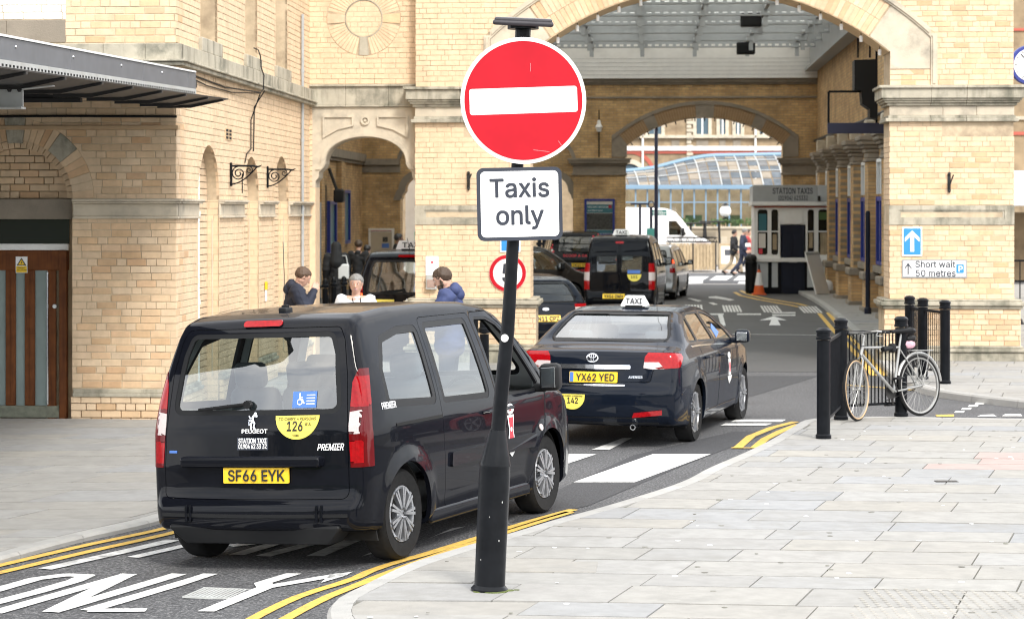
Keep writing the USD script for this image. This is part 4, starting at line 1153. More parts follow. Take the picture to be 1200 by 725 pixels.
# little spotlights under the arch edge
lights = []
for k, ang in enumerate(np.linspace(51.5, 128.5, 17)):
    x, zz = AC + (AR - .085) * math.cos(math.radians(ang)), AZ + (AR - .085) * math.sin(math.radians(ang))
    if k == 0:
        sp = Thing('arch_spotlight', 'tiny white spotlight fixed under the edge of the wide arch', 'spotlight', (x, WF + .2, zz), frame='b', group='spotlights under the wide arch')
        sp.add('lamp', place(lathe([(0, -.05), (.026, -.05), (.03, .03), (.02, .05), (0, .05)], 10), (x, WF + .2, zz)), M['white_paint'])
        sp.add('stem', tube([(x, WF + .2, zz + .04), (x, WF + .2, zz + .10)], .008, 6), M['dark_metal'])
    else:
        wx, wy = b2w(x, WF + .2)
        copy_of(sp, 'arch_spotlight', 'tiny white spotlight fixed under the edge of the wide arch', 'spotlight', (wx, wy, zz), -math.degrees(TH), 'spotlights under the wide arch')
# ================================================================== the covered hall behind the front
WB, UL, UR = 75.0, -9.5, 5.3
FB = Face((0, WB), (1, 0), (0, -1))
HT = 7.62
AC2, AZ2, AR2 = 1.68, 1.49, 4.0
B0, B1 = -.89, 4.19
sp2 = AZ2 + math.sqrt(AR2 ** 2 - (B1 - AC2) ** 2)
aa = math.degrees(math.acos((B1 - AC2) / AR2))
far_open = unary_union([sbox(B0, -.3, B1, sp2 + .001), Polygon(list(map(tuple, arc(AC2, AZ2, AR2, aa, 180 - aa, 50)))).buffer(.0005)])
so = [basket(-4.35, -2.60, 3.05, 3.62), basket(-8.25, -6.5, 3.05, 3.62)]
ew = Thing('hall_end_wall', 'brown brick end wall of the hall with a wide arch onto the street', 'wall', (0, 75.3, 0), frame='b')
ew.add('brickwork', FB.ext(sbox(UL - .5, -.3, UR + .5, HT + 1.2).difference(unary_union([far_open] + so)), -.8, 0), M['hall_brick_front'])
ew.add('pier', cat([box(-2.58, B0, WB - .12, WB - .001, -.1, 3.61), box(B1, UR, WB - .12, WB - .001, -.1, 3.61)]), M['hall_brick_front'])
for a, b in ((-2.58, B0), (B1, UR - .02)):
    fI = Face((0, WB - .12), (1, 0), (0, -1))
    ew.add('impost', cat(band(fI, a, b, [(3.61, 3.68, .06), (3.68, 3.93, .02), (3.93, 4.0, .08), (4.0, 4.10, .15), (4.10, 4.165, .19)], .001, .001)), M['stone_dark'])
ew.add('impost', cat(band(FB, -6.5, -4.35, [(3.70, 3.95, .05), (3.95, 4.15, .14)], 0, 0) + band(FB, UL, -8.25, [(3.70, 3.95, .05), (3.95, 4.15, .14)], 0, 0)), M['stone_dark'])
ring = Polygon(np.r_[arc(AC2, AZ2, AR2, 40, 140, 60), arc(AC2, AZ2, AR2 + .53, 140, 40, 60)]).intersection(sbox(AC2 - 3.02, 4.55, AC2 + 3.02, 9)).difference(far_open)
ew.add('arch_ring', FB.ext(ring, -.02, .03), M['brick_arch'])
for i, (b, zs) in enumerate(()): pass
n = 46
rv = lay_ring(FB, (AC2, AZ2), AR2 + .005, AR2 + .40, 50.5, 129.5, t=.085, seed=90, rings=1, proud=.045, depth=-.02)
ew.add('arch_bricks', cat([m for m, a in rv]), M['brick_dark'], kind='stuff')
hd = Polygon(np.r_[arc(AC2, AZ2, AR2 + .42, 40, 140, 60), arc(AC2, AZ2, AR2 + .53, 140, 40, 60)]).intersection(sbox(AC2 - 3.02, 4.45, AC2 + 3.02, 9))
ew.add('hood_mould', FB.ext(hd, .0, .075), M['stone_dark'])
for a0, a1 in ((86, 94), (63, 68), (112, 117)):
    ew.add('arch_stone', FB.ext(Polygon(np.r_[arc(AC2, AZ2, AR2 - .005, a0, a1, 5), arc(AC2, AZ2, AR2 + .5, a1, a0, 5)]), -.02, .06), M['stone_dark'])
for sg_ in (-1, 1):
    q = Polygon([(AC2 + sg_ * 2.52, 4.2), (AC2 + sg_ * 3.02, 4.2), (AC2 + sg_ * 3.02, 4.9), (AC2 + sg_ * 2.85, 5.02), (AC2 + sg_ * 2.52, sp2)])
    ew.add('springer_stone', FB.ext(q, -.02, .06), M['stone_dark'])
ew.add('string_course', cat(band(FB, UL, UR, [(6.10, 6.17, .05), (6.55, 6.62, .06), (6.62, 6.74, .12)], 0, 0)), M['stone_dark'])
for o in so:
    ew.add('side_arch_surround', FB.ext(o.buffer(.22).difference(o).intersection(sbox(-9.4, 2.8, -2.4, 4.0)), 0, .04), M['stone_dark'])
    c = o.centroid.x
    q = Polygon(np.r_[arc(c, 3.95, 1.0, 0, 180, 30), arc(c, 3.95, .88, 180, 0, 30)])
    ew.add('blind_arch_moulding', FB.ext(q.intersection(sbox(UL, 4.15, -2.0, 9)), 0, .06), M['stone_dark'])
ew.add('pigeon_spikes', cat([tube([FB.at(AC2 + (AR2 - .0) * math.cos(math.radians(a)), AZ2 + AR2 * math.sin(math.radians(a)), -.1), FB.at(AC2 + (AR2 - .12) * math.cos(math.radians(a)), AZ2 + (AR2 - .12) * math.sin(math.radians(a)), -.1)], .02, 5) for a in np.linspace(53, 127, 17)]), M['dark_metal'])

rw = Thing('hall_right_wall', 'brick side wall of the hall with pilasters and blue framed windows', 'wall', (5.6, 56, 0), frame='b')
FRt = Face((UR, 0), (0, 1), (-1, 0))
rw.add('brickwork', FRt.ext(sbox(37.9, -.3, WB, HT + 1.2), -.5, 0), M['hall_brick_side'])
cols = [43, 47, 51, 55, 59, 63, 67, 71]
cap = [(3.62, 3.70, .30), (3.70, 3.84, .27), (3.84, 3.94, .31), (3.94, 4.02, .37), (4.02, 4.12, .43), (4.12, 4.24, .47)]
for c in cols:
    rw.add('pilaster', FRt.map(box(c - .42, c + .42, 1.02, 3.62, 0, .25)), M['hall_brick_side'])
    ms = []
    for z0, z1, p in cap:
        e = p - .25
        ms.append(FRt.map(cbox(c - .42 - e, c + .42 + e, z0, z1, -.01, p, .02)))
    rw.add('capital', cat(ms), M['stone_dark'])
    rw.add('corbel', FRt.map(cbox(c - .16, c + .16, 4.25, 4.62, 0, .30, .03)), M['stone_clean'])
    rw.add('pilaster_base', cat([FRt.map(cbox(c - .50, c + .50, .18, .86, 0, .31, .01))]), M['hall_brick_side'])
    rw.add('pilaster_plinth', cat([FRt.map(cbox(c - .56, c + .56, -.1, .20, 0, .37, .02)), FRt.map(cbox(c - .56, c + .56, .84, 1.03, 0, .38, .03))]), M['stone_dark'])
    w0, w1 = c + .62, c + 3.38
    if w1 < 74.5:
        wn = rw.add('window', cat([FRt.box(a, a + .12, 1.24, 2.80, 0, .09) for a in (w0, w0 + .9, w0 + 1.8, w1 - .12)] + [FRt.box(w0, w1, 2.70, 2.80, 0, .085), FRt.box(w0, w1, 1.22, 1.30, 0, .085)]), M['blue_deep'])
        usdkit.mesh(stage, unique(wn, 'pane'), _moved(FRt.box(w0 + .02, w1 - .02, 1.28, 2.72, .01, .02), -rw.off), M['khaki_glass'])
        fl = rw.add('fanlight', cat([FRt.box(a, a + .09, 2.86, 3.66, 0, .08) for a in (w0, w0 + .9, w0 + 1.8, w1 - .09)] + [FRt.box(w0, w1, 3.60, 3.68, 0, .075)]), M['white_paint'])
        usdkit.mesh(stage, unique(fl, 'pane'), _moved(FRt.box(w0 + .02, w1 - .02, 2.88, 3.62, .01, .02), -rw.off), M['glass_tint'])
        rw.add('sill', FRt.map(cbox(w0 - .1, w1 + .1, 1.04, 1.20, 0, .16, .01)), M['stone_dark'])
rw.add('cable_tray', tube([FRt.at(42, 4.72, .08), FRt.at(58, 4.70, .08), FRt.at(74.9, 4.72, .08)], .045, 6), M['dark_metal'])
lw = Thing('hall_left_wall', 'brown brick side wall of the hall seen through the small stone arch', 'wall', (-9.8, 56, 0), frame='b')
FLt = Face((UL, 0), (0, 1), (1, 0))
lw.add('brickwork', FLt.ext(sbox(37.9, -.3, WB - .001, HT + 1.2), -.5, 0), M['hall_brick_side'])
lw.add('string_course', cat(band(FLt, 38, WB - .01, [(3.95, 4.05, .08), (4.05, 4.3, .14)], 0, 0)), M['stone_dark'])
for c in (65.0, 69.2):
    lw.add('pilaster', FLt.map(box(c - .35, c + .35, -.1, 3.94, 0, .16)), M['hall_brick_side'])
lw.add('wall_opening', FLt.box(65.6, 66.6, 1.0, 3.2, 0, .02), M['void_black'])
lw.add('downpipe', tube([FLt.at(64.5, 0, .1), FLt.at(64.5, 2.7, .1)], .07, 8), M['roof_steel'])
lw.add('wall_bracket', cat([tube([FLt.at(66.9, 3.7, .05), FLt.at(66.9, 3.0, .30)], .05, 6), FLt.map(cbox(66.7, 67.1, 2.7, 3.1, .2, .5, .05))]), M['dark_metal'])

rf = Thing('hall_roof', 'pale grey sheeted roof on steel girders seen through the wide arch', 'roof', (-2, 65, 7.6), frame='b')
rf.add('sheeting', box(UL, UR, 55.0, WB - .01, HT + .32, HT + .33), M['roof_translucent'])
rf.add('glazing', box(UL, UR, 38.1, 55.0, HT + .33, HT + .345), M['glass_clear'])  # unseen front part of the roof, glass added to let daylight into the hall
rf.add('fascia', box(UL, UR, WB - .22, WB - .13, 6.745, HT + .31), M['white_paint'])
for k in range(5):
    rf.add('fascia_seam', box(UL, UR, WB - .228, WB - .219, 6.86 + .13 * k, 6.868 + .13 * k), M['roof_steel'])
for wv in (57.0, 60.5, 63.5, 66.5, 69.5, 72.3):
    teeth = [box(a, a + .10, wv - .015, wv + .015, HT - .02, HT + .05) for a in np.arange(UL, UR, .22)]
    rf.add('purlin', cat([box(UL, UR, wv - .09, wv + .09, HT - .06, HT - .02), box(UL, UR, wv - .012, wv + .012, HT + .05, HT + .28)] + teeth), M['roof_steel'])
for px in (650, 695, 753, 813, 873, 930):
    u = pu(px, 70, 74)[0]
    rf.add('rib', cat([box(u - .045, u + .045, 55.5, WB - .25, HT + .10, HT + .31)] + [box(u - .06, u + .06, wv - .05, wv + .05, HT - .34, HT + .30) for wv in (57.0, 60.5, 63.5, 66.5, 69.5, 72.3)]), M['roof_steel'])
for wv in np.arange(56, 75, .5):
    rf.add('sheet_ridge', box(UL, UR, wv - .02, wv + .02, HT + .29, HT + .325), M['roof_sheet'])
for wv in (41, 45, 49, 53):
    rf.add('glazing_beam', box(UL, UR, wv - .06, wv + .06, HT, HT + .31), M['roof_steel'])
rf.add('edge_girder', cat([box(UR - .42, UR - .02, 55.2, WB - .3, 6.95, 7.03)] + [box(UR - .25, UR - .2, 55.2, WB - .3, 7.03, HT + .25)]), M['roof_steel'])
for k, (px, py, wv, lb) in enumerate([(880, 24, 63.0, 'black box loudspeaker hanging from the roof, nearer the front'), (874, 57, 71.0, 'black box loudspeaker hanging from the roof, nearer the end wall')]):
    u, z = pu(px, py, wv)
    s = Thing('loudspeaker', lb, 'loudspeaker', (u, wv, z), frame='b')
    s.add('case', cbox(u - .28, u + .28, wv - .2, wv + .2, z - .17, z + .20, .03), M['plastic_black'])
    s.add('bracket', cat([tube([(u - .2, wv, z + .18), (u - .2, wv, HT - .0)], .02, 6), tube([(u + .2, wv, z + .18), (u + .2, wv, HT - .0)], .02, 6)]), M['dark_metal'])

# gantry with the black box and the navy bar, just behind the right pier
GW = 43.0
t = Thing('hanging_gantry', 'dark box and navy sign bar on a thin frame behind the right pier', 'gantry', (pu(1005, 100, GW)[0], GW, 4.2), frame='b')
g = lambda x, y: pu(x, y, GW)
(a0, zt_), (a1, zb_) = g(971, 107), g(1045, 156)
t.add('frame', cat([box(a0 - .02, a0 + .02, GW - .02, GW + .02, g(0, 148)[1], zt_), box(a0, a1, GW - .02, GW + .02, zt_ - .02, zt_ + .02), box(a1 - .3, a1 - .26, GW - .02, GW + .02, zb_ + .1, 7.6)]), M['black_iron'])
t.add('sign_bar', cbox(a0 - .02, a1 + .15, GW - .06, GW + .06, zb_, g(0, 146)[1], .006), M['screen_navy'])
bp = [g(x, y) for x, y in [(1000, 71), (1027, 70), (1027, 140), (1018, 138), (1018, 128), (1009, 122), (1008, 106), (1000, 106)]]
fg = Face((0, GW + .25), (1, 0), (0, -1))
t.add('box', fg.ext(Polygon(bp), 0, .5), M['plastic_black'])
t.add('hanger', cat([tube([(g(1006, 70)[0], GW + .1, g(0, 71)[1]), (g(1006, 70)[0], GW + .1, 7.9)], .02, 6), tube([(g(1020, 70)[0], GW + .1, g(0, 71)[1]), (g(1020, 70)[0], GW + .1, 7.9)], .02, 6)]), M['black_iron'])

def poster(name, label, catg, w, x0, x1, y0, y1, frame_mat, face_n='front', blocks=()):
    (u0, z1), (u1, z0) = pu(x0, y0, w), pu(x1, y1, w)
    t = Thing(name, label, catg, ((u0 + u1) / 2, w, z0), frame='b')
    f = Face((u0, w - .005), (1, 0), (0, -1))
    W, H = u1 - u0, z1 - z0
    t.add('frame', f.ext(sbox(0, z0, W, z1).difference(sbox(.07, z0 + .07, W - .07, z1 - .07)), 0, .06), M[frame_mat])
    t.add('back_board', f.box(.02, W - .02, z0 + .02, z1 - .02, 0, .02), M['notice_paper'])
    for nm, a, b, c, d, m in blocks:
        t.add(nm, f.box(W * a, W * b, z0 + H * c, z0 + H * d, .021, .026), M[m])
    return t, f, W, H, z0
t, f, W, H, z0 = poster('poster_case', 'blue framed poster case with a dark picture on the end wall pier', 'poster', WB - .13, 685, 720.5, 232.5, 276, 'blue_deep', blocks=[('headline_strip', .07, .93, .86, .94, 'notice_paper'), ('teal_field', .07, .93, .62, .85, 'poster_teal'), ('picture', .07, .93, .17, .61, 'poster_dark'), ('caption_field', .07, .93, .07, .16, 'poster_teal'), ('red_mark', .80, .90, .74, .83, 'sticker_red')])
t.add('lettering', cat([f.map(place(meshkit.text_mesh('RAILWAY MUSEUM', .052, .002), (.10, z0 + H * .76, .027))), f.map(place(meshkit.text_mesh('and station tours', .045, .002), (.10, z0 + H * .67, .027)))]), M['white_sign'])
poster('notice_board', 'red topped map notice board on the far wall inside the small arch', 'notice board', WB - .05, 432, 462, 267, 299, 'notice_paper', blocks=[('header', .03, .97, .90, .97, 'sticker_red'), ('map_sheet', .07, .93, .10, .86, 'beige_render'), ('picture', .55, .75, .50, .68, 'poster_dark'), ('photograph', .52, .80, .28, .45, 'sticker_blue')])
def side_poster(w0, w1, z0, z1, label):
    t = Thing('poster_case', label, 'poster', (UL, (w0 + w1) / 2, z0), frame='b')
    t.add('frame', FLt.ext(sbox(w0, z0, w1, z1).difference(sbox(w0 + .1, z0 + .1, w1 - .1, z1 - .1)), .0, .10), M['blue_deep'])
    t.add('sheet', FLt.box(w0 + .05, w1 - .05, z0 + .05, z1 - .05, .0, .03), M['poster_teal'])
side_poster(66.8, 68.3, 1.2, 2.75, 'blue framed poster, lower one on the hall wall inside the small arch')
side_poster(70.0, 71.4, 1.45, 3.1, 'blue framed poster, higher one on the hall wall nearer the map board')
# globe wall lamp with its conduit on the end wall
u, z = pu(702, 150, WB)
t = Thing('wall_camera', 'cream security camera on a thin conduit on the end wall', 'camera', (u, WB, z), frame='b')
t.add('conduit', cat([tube([(u, WB - .06, z - .1), (u, WB - .06, 4.2)], .025, 6), tube([(u, WB - .06, z + .2), (u, WB - .06, z + .6)], .02, 6)]), M['dark_metal'])
t.add('housing', place(lathe([(0, -.15), (.07, -.14), (.10, -.03), (.13, .0), (.07, .10), (.05, .22), (0, .24)], 14), (u, WB - .16, z + .03)), M['white_paint'])

# ---- the taxi office kiosk
KD = 68.6
ku0, ku1 = pu(884, 300, KD)[0], pu(974, 300, KD)[0]
kz = lambda y: pu(930, y, KD)[1]
k = Thing('taxi_kiosk', 'grey and white taxi office kiosk with a dark door and STATION TAXIS sign', 'kiosk', ((ku0 + ku1) / 2, KD + 1, 0), frame='b')
FK = Face((0, KD), (1, 0), (0, -1))
kd = 2.0
ku = lambda x: pu(x, 300, KD)[0]
zs, zw0, zw1, zt2 = kz(304), kz(299), kz(240), kz(236)
wx = [(888, 899.5), (904, 912), (946.5, 954), (959, 970)]
front_poly = sbox(ku0, kz(306), ku1, kz(236))
holes = unary_union([rrect(ku(a), ku(b), kz(298), kz(245), .07) for a, b in wx])
dr0, dr1 = ku(915.5), ku(943)
k.add('wall', cat([FK.ext(front_poly.difference(holes).difference(sbox(dr0 - .03, -.1, dr1 + .03, kz(243))), -.08, 0), FK.box(dr0 - .03, dr1 + .03, kz(262.5), kz(243), -.06, -.012), box(ku0, ku0 + .07, KD + .08, KD + kd, 0, kz(236)), box(ku1 - .07, ku1, KD + .08, KD + kd, 0, kz(236)), box(ku0, ku1, KD + kd, KD + kd + .07, 0, kz(236)), FK.ext(rrect(ku(918), ku(941), kz(261.5), kz(246), .06), -.012, .006)]), M['white_paint'])
k.add('lower_wall', FK.box(ku0 + .01, ku1 - .01, 0.0, kz(306), -.08, -.02), M['black_iron'])
for a, b in ((887, 900), (904.5, 911.5), (946, 955.5), (960, 972)):
    q = sbox(ku(a), kz(336), ku(b), kz(307))
    k.add('lower_panel', cat([FK.ext(q, -.02, .0)] + [FK.ext(LineString([(ku(a) + .02, kz(336) + .02 + .16 * j), (ku(b) - .02, kz(336) + .02 + .16 * j - (ku(b) - ku(a)))]).buffer(.008).intersection(q), .0, .006) for j in range(1, 8) if not LineString([(ku(a) + .02, kz(336) + .02 + .16 * j), (ku(b) - .02, kz(336) + .02 + .16 * j - (ku(b) - ku(a)))]).buffer(.008).intersection(q).is_empty]), M['roof_sheet'])
dk = k.add('door', cat([FK.map(cbox(dr0, dr1, .02, kz(263.5), -.05, -.01, .008))] + [FK.map(cbox(a, b, c, d, -.01, .004, .004)) for a, b in ((dr0 + .06, (dr0 + dr1) / 2 - .03), ((dr0 + dr1) / 2 + .03, dr1 - .06)) for c, d in ((.15, .8), (.9, 1.75))]), M['navy_paint'])
usdkit.mesh(stage, unique(dk, 'letter_plate'), _moved(FK.map(cbox((dr0 + dr1) / 2 - .12, (dr0 + dr1) / 2 + .12, kz(307), kz(303.5), .004, .012, .003)), -k.off), M['white_sign'])
k.add('sill', FK.map(cbox(ku0 - .04, ku1 + .04, kz(306.5), kz(301.5), -.05, .07, .01)), M['white_paint'])
for i, (a, b) in enumerate(wx):
    wn = k.add('window', FK.box(ku(a), ku(b), kz(298), kz(245), -.075, -.06), M['black_glass'])
    usdkit.mesh(stage, unique(wn, 'glazing_bar'), _moved(FK.box(ku(a), ku(b), kz(271.5), kz(270), -.06, -.02), -k.off), M['white_paint'])
    for (c0, c1, y0, y1, mm) in ([(.1, .9, 250, 270, 'poster_teal'), (.1, .8, 273, 290, 'notice_paper'), (.1, .5, 291, 297, 'sticker_red')], [(.2, .8, 274, 292, 'timber')], [(.2, .8, 272, 290, 'timber')], [(.05, .95, 248, 257, 'plant_green'), (.2, .9, 272, 298, 'timber')])[i]:
        a_, b_ = ku(a), ku(b)
        usdkit.mesh(stage, unique(wn, 'window_notice'), _moved(FK.box(a_ + (b_ - a_) * c0, a_ + (b_ - a_) * c1, kz(y1), kz(y0), -.058, -.052), -k.off), M[mm])
k.add('cornice', cat([FK.map(cbox(ku0 - .08, ku1 + .08, kz(240.5), kz(236), -.1, .12, .01)), box(ku0 - .08, ku1 + .08, KD + .1, KD + kd + .1, kz(240.5), kz(236))]), M['white_paint'])
k.add('red_band', FK.box(ku0 - .02, ku1 + .02, kz(242.6), kz(241), 0, .03), M['red_stripe'])
k.add('fascia_board', cat([FK.map(cbox(ku(882), ku(958), kz(235.5), kz(216.5), -.05, .05, .004))]), M['roof_steel'])
k.add('fascia_end', FK.map(cbox(ku(958.2), ku(976), kz(235.5), kz(216.5), -.05, .04, .004)), M['roof_sheet'])
k.add('flat_roof', box(ku0 - .05, ku1 + .05, KD + .06, KD + kd + .05, kz(236) + .002, kz(218)), M['roof_sheet'])
tw = meshkit.text_mesh('STATION TAXIS', .165, .004, True); t2 = meshkit.text_mesh('(01904) 623332', .125, .004, True)
def fitw(m, W):
    s = W / (m.bounds[1][0] - m.bounds[0][0]); return tm(np.asarray(m.vertices) * [s, 1, 1], m.faces)
tw, t2 = fitw(tw, ku(952) - ku(905)), fitw(t2, ku(946) - ku(911.5))
k.add('lettering', cat([FK.map(place(tw, (ku(905), kz(226.5), .052))), FK.map(place(t2, (ku(911.5), kz(234), .052)))]), M['sign_black'])
k.add('spot_fitting', FK.map(cbox(ku(958), ku(961), kz(235), kz(229), .05, .18, .01)), M['dark_metal'])
# boards leaning at the kiosk's right end, litter bin, cone
x, y = gp(964, 344, .1)
bd = Thing('leaning_board', 'pale board leaning against the right end of the kiosk', 'board', (x, y, .1), -4)
bd.add('board', place(cbox(-.45, .45, -.02, .02, 0, 1.25, .008), (0, 0, 0), rz=62, rx=-16), M['white_paint'])
bd.add('edge_strip', place(cbox(-.46, .46, -.03, -.021, 1.15, 1.22, .004), (0, 0, 0), rz=62, rx=-16), M['steel_grey'])
x, y = gp(970, 343, .1)
bg = Thing('white_bag', 'small whitish sack on the ground beside the leaning board', 'bag', (x, y, .1))
bm = trimesh.creation.icosphere(3, .17); v = np.asarray(bm.vertices); v = v * [1, .8, 1.3] * (1 + .25 * (meshkit.fbm(v * 9, 3, 3)[:, None] - .5)); v[:, 2] = np.maximum(v[:, 2], -.17)
bg.add('sack', tm(v + [0, 0, .17], bm.faces), M['bag_white'], smooth=True)
bg.add('knot', tube([(0, 0, .36), (.02, 0, .42), (.05, .01, .44)], .03, 6), M['bag_white'])
x, y = gp(889.5, 345)
cn_ = Thing('traffic_cone', 'orange traffic cone with a white sleeve beside the kiosk', 'cone', (x, y, 0))
cn_.add('base', cbox(-.20, .20, -.20, .20, 0, .05, .01), M['cone_orange'])
def frus(r0, r1, z0, z1): return lathe([(0, z0), (r0, z0), (r1, z1), (0, z1)], 20)
cn_.add('body', cat([frus(.165, .125, .051, .28), frus(.066, .036, .66, .74)]), M['cone_orange'])
cn_.add('sleeve', frus(.128, .066, .281, .66), M['white_sign'])
cn_.add('tip', frus(.038, .022, .741, .90), M['sign_black'])
x, y = gp(880, 344)
lb = Thing('litter_bin', 'dark litter bin standing at the left corner of the kiosk', 'bin', (x, y, .0))
lb.add('bin', cat([lathe([(0, .02), (.15, .02), (.17, .12), (.17, .95), (.15, 1.0), (0, 1.0)], 20)]), M['plastic_black'])
lb.add('hood', lathe([(.15, 1.001), (.18, 1.02), (.17, 1.10), (.1, 1.17), (0, 1.18)], 20), M['dark_metal'])
x, y = gp(1017, 367, .1)
po = Thing('slim_post', 'slim navy post on the hall footway in front of the pilasters', 'post', (x, y, .1))
po.add('shaft', lathe([(0, 0), (.055, 0), (.055, 2.3), (.045, 2.36), (0, 2.38)], 12), M['navy_paint'])
po.add('collar', lathe([(.054, 0), (.085, 0), (.085, .12), (.054, .16)], 12), M['navy_paint'])
# ================================================================== the street and buildings beyond the hall, and beside it on the right
def fpx(px, d): return (px - 600) / FPX * d
def fz(py, d): return EYE - (py - 245) / FPX * d
D = 150.0
FX = Face((0, D), (1, 0), (0, -1))
fb = Thing('far_station_building', 'long pale brick station building with stone bands seen beyond the far arch', 'building', (5, D + 1, 0)); fb.off = np.array([5, D + 1, 0.0])
fb.add('wall', FX.box(-40, 40, -.5, 14, -1, 0), M['brick_pale'])
def fwin(x0, x1, y0, y1, blank=False):
    a, b, z0, z1 = fpx(x0, D), fpx(x1, D), fz(y1, D), fz(y0, D)
    w = fb.add('window', FX.ext(sbox(a - .22, z0 - .25, b + .22, z1 + .2).difference(sbox(a, z0, b, z1)), 0, .12), M['stone_clean'])
    usdkit.mesh(stage, unique(w, 'pane'), _moved(FX.box(a, b, z0, z1, .01, .03), -fb.off), M['far_pane'])
    usdkit.mesh(stage, unique(w, 'glazing_bar'), _moved(FX.box((a + b) / 2 - .05, (a + b) / 2 + .05, z0, z1, .03, .06), -fb.off), M['white_paint'])
for x0, x1 in ((816, 830), (843.5, 850), (862, 868), (890, 900), (760, 775), (700, 715), (925, 935)):
    fwin(x0, x1, 130, 157)
for x0, x1 in ((787, 796), (816, 830), (843, 850), (859, 868)):
    fb.add('blank_panel', FX.box(fpx(x0, D), fpx(x1, D), fz(171, D), fz(164, D), .02, .06), M['stone_dark'])
for y0, y1, p, mt in ((158, 161.5, .25, 'stone_clean'), (171, 176, .2, 'white_paint'), (176.2, 179.5, .1, 'red_stripe')):
    fb.add('stone_band', FX.box(-40, 40, fz(y1, D), fz(y0, D), 0, p), M[mt])
for i in range(12):
    y = 137 + i * 4.6
    fb.add('quoin', FX.map(cbox(fpx(804.5, D), fpx(812 if i % 2 else 810, D), fz(y + 3.7, D), fz(y, D), 0, .16, .02)), M['stone_clean'])
for px in (753, 885):
    fb.add('downpipe', FX.map(cbox(fpx(px - 1.1, D), fpx(px + 1.1, D), 3, 9, .1, .25, .03)), M['white_paint'])
ac = (fpx(738, D), fz(206, D))
fb.add('arched_window', cat([FX.ext(Polygon(np.r_[arc(*ac, 1.1, 0, 180, 20), arc(*ac, .8, 180, 0, 20)]), 0, .2)]), M['stone_clean'])
fb.add('arched_pane', FX.ext(Polygon(arc(*ac, .8, 0, 180, 20)), .01, .03), M['far_pane'])
fb.add('arch_band', FX.ext(Polygon(np.r_[arc(*ac, 1.7, 0, 180, 20), arc(*ac, 1.45, 180, 0, 20)]), 0, .06), M['red_stripe'])
# the pavilion with the glass roof
D2 = 122.0
FP = Face((0, D2), (1, 0), (0, -1))
pv = Thing('glass_pavilion', 'glazed pavilion with a curved patent glass roof and pale blue frames', 'building', (8, D2 + 3, 0)); pv.off = np.array([8, D2 + 3, 0.0])
ze = fz(216.5, D2)
x0, x1 = fpx(690, D2), fpx(1000, D2)
pv.add('floor', box(x0, x1, D2, D2 + 9, -.1, .2), M['stone_clean'])
pv.add('back_wall', box(x0, x1, D2 + 8.6, D2 + 9, .2, ze + .4), M['brick_pale'])
pv.add('eaves', cat([FP.map(cbox(x0, x1, fz(221.5, D2), ze, -.2, .25, .02))]), M['blue_frame'])
mull = np.arange(x0, x1, fpx(612.5, D2) * 1.0)
xs = np.arange(fpx(690, D2), x1, .62)
for i, x in enumerate(xs):
    pv.add('mullion', FP.box(x - .035, x + .035, .2, fz(221.5, D2), -.08, .02), M['blue_frame'])
pv.add('transom', FP.box(x0, x1, fz(236.5, D2) - .03, fz(236.5, D2) + .03, -.06, .01), M['blue_frame'])
for i, x in enumerate(xs[:-1]):
    pv.add('pane', FP.box(x + .036, x + .584, .2, fz(222, D2), -.05, -.03), M['glass_clear'])
for x in np.arange(x0 + 1, x1, 2.1):
    pv.add('inner_blind', box(x, x + .9, D2 + 1.2, D2 + 1.25, .4, 2.2), M[('timber', 'plant_green', 'beige_render')[int(x * 7) % 3]])
# roof: a curved glass slope whose ridge rises to the right
def ridge(x): return np.interp(x, [fpx(720, 127), fpx(765, 127), fpx(800, 127), fpx(830, 127), fpx(930, 127), fpx(1000, 127)], [fz(203, 127), fz(198, 127), fz(189, 127), fz(183.5, 127), fz(181.5, 127), fz(181, 127)])
def roof_pt(x, t): return np.array([x, D2 + 5.0 * t, ze + (ridge(x) - ze) * math.sin(t * math.pi / 2 * .9) / math.sin(math.pi / 2 * .9)])
XR = np.arange(fpx(700, D2), x1, .55)
TS = np.linspace(0, 1, 7)
def roof_patch(xa, xb, ta, tb, lift=0.0, th=.03):
    P = [roof_pt(xa, ta), roof_pt(xb, ta), roof_pt(xb, tb), roof_pt(xa, tb)]
    V = np.array(P + [p - [0, 0, th] for p in P]) + [0, 0, lift]
    F = np.array([(0, 1, 2, 3), (7, 6, 5, 4), (0, 4, 5, 1), (1, 5, 6, 2), (2, 6, 7, 3), (3, 7, 4, 0)])
    return tm(V, F)
rr = np.random.default_rng(4)
glz = {'slate_blue': [], 'slate_grey': [], 'stone_dark': []}
for xa, xb in zip(XR[:-1], XR[1:]):
    for ta, tb in zip(TS[:-1], TS[1:]):
        mm = rr.choice(['slate_blue', 'slate_grey', 'stone_dark'])
        glz[mm].append(roof_patch(xa + .03, xb - .03, ta + .012, tb - .012))
for kk, v in glz.items():
    if v: pv.add('roof_panes', cat(v), M[kk], kind='stuff')
bars = [tube([roof_pt(x, t) + [0, 0, .03] for t in TS], .035, 5) for x in XR[::2]]
for b_ in bars[:]:
    pv.add('glazing_bar', b_, M['steel_grey'])
pv.add('ridge_capping', tube([roof_pt(x, 1.0) + [0, 0, .05] for x in XR], .16, 6), M['blue_frame'])
for t in (.33, .66):
    pv.add('roof_purlin', tube([roof_pt(x, t) + [0, 0, .06] for x in XR], .03, 5), M['roof_steel'])
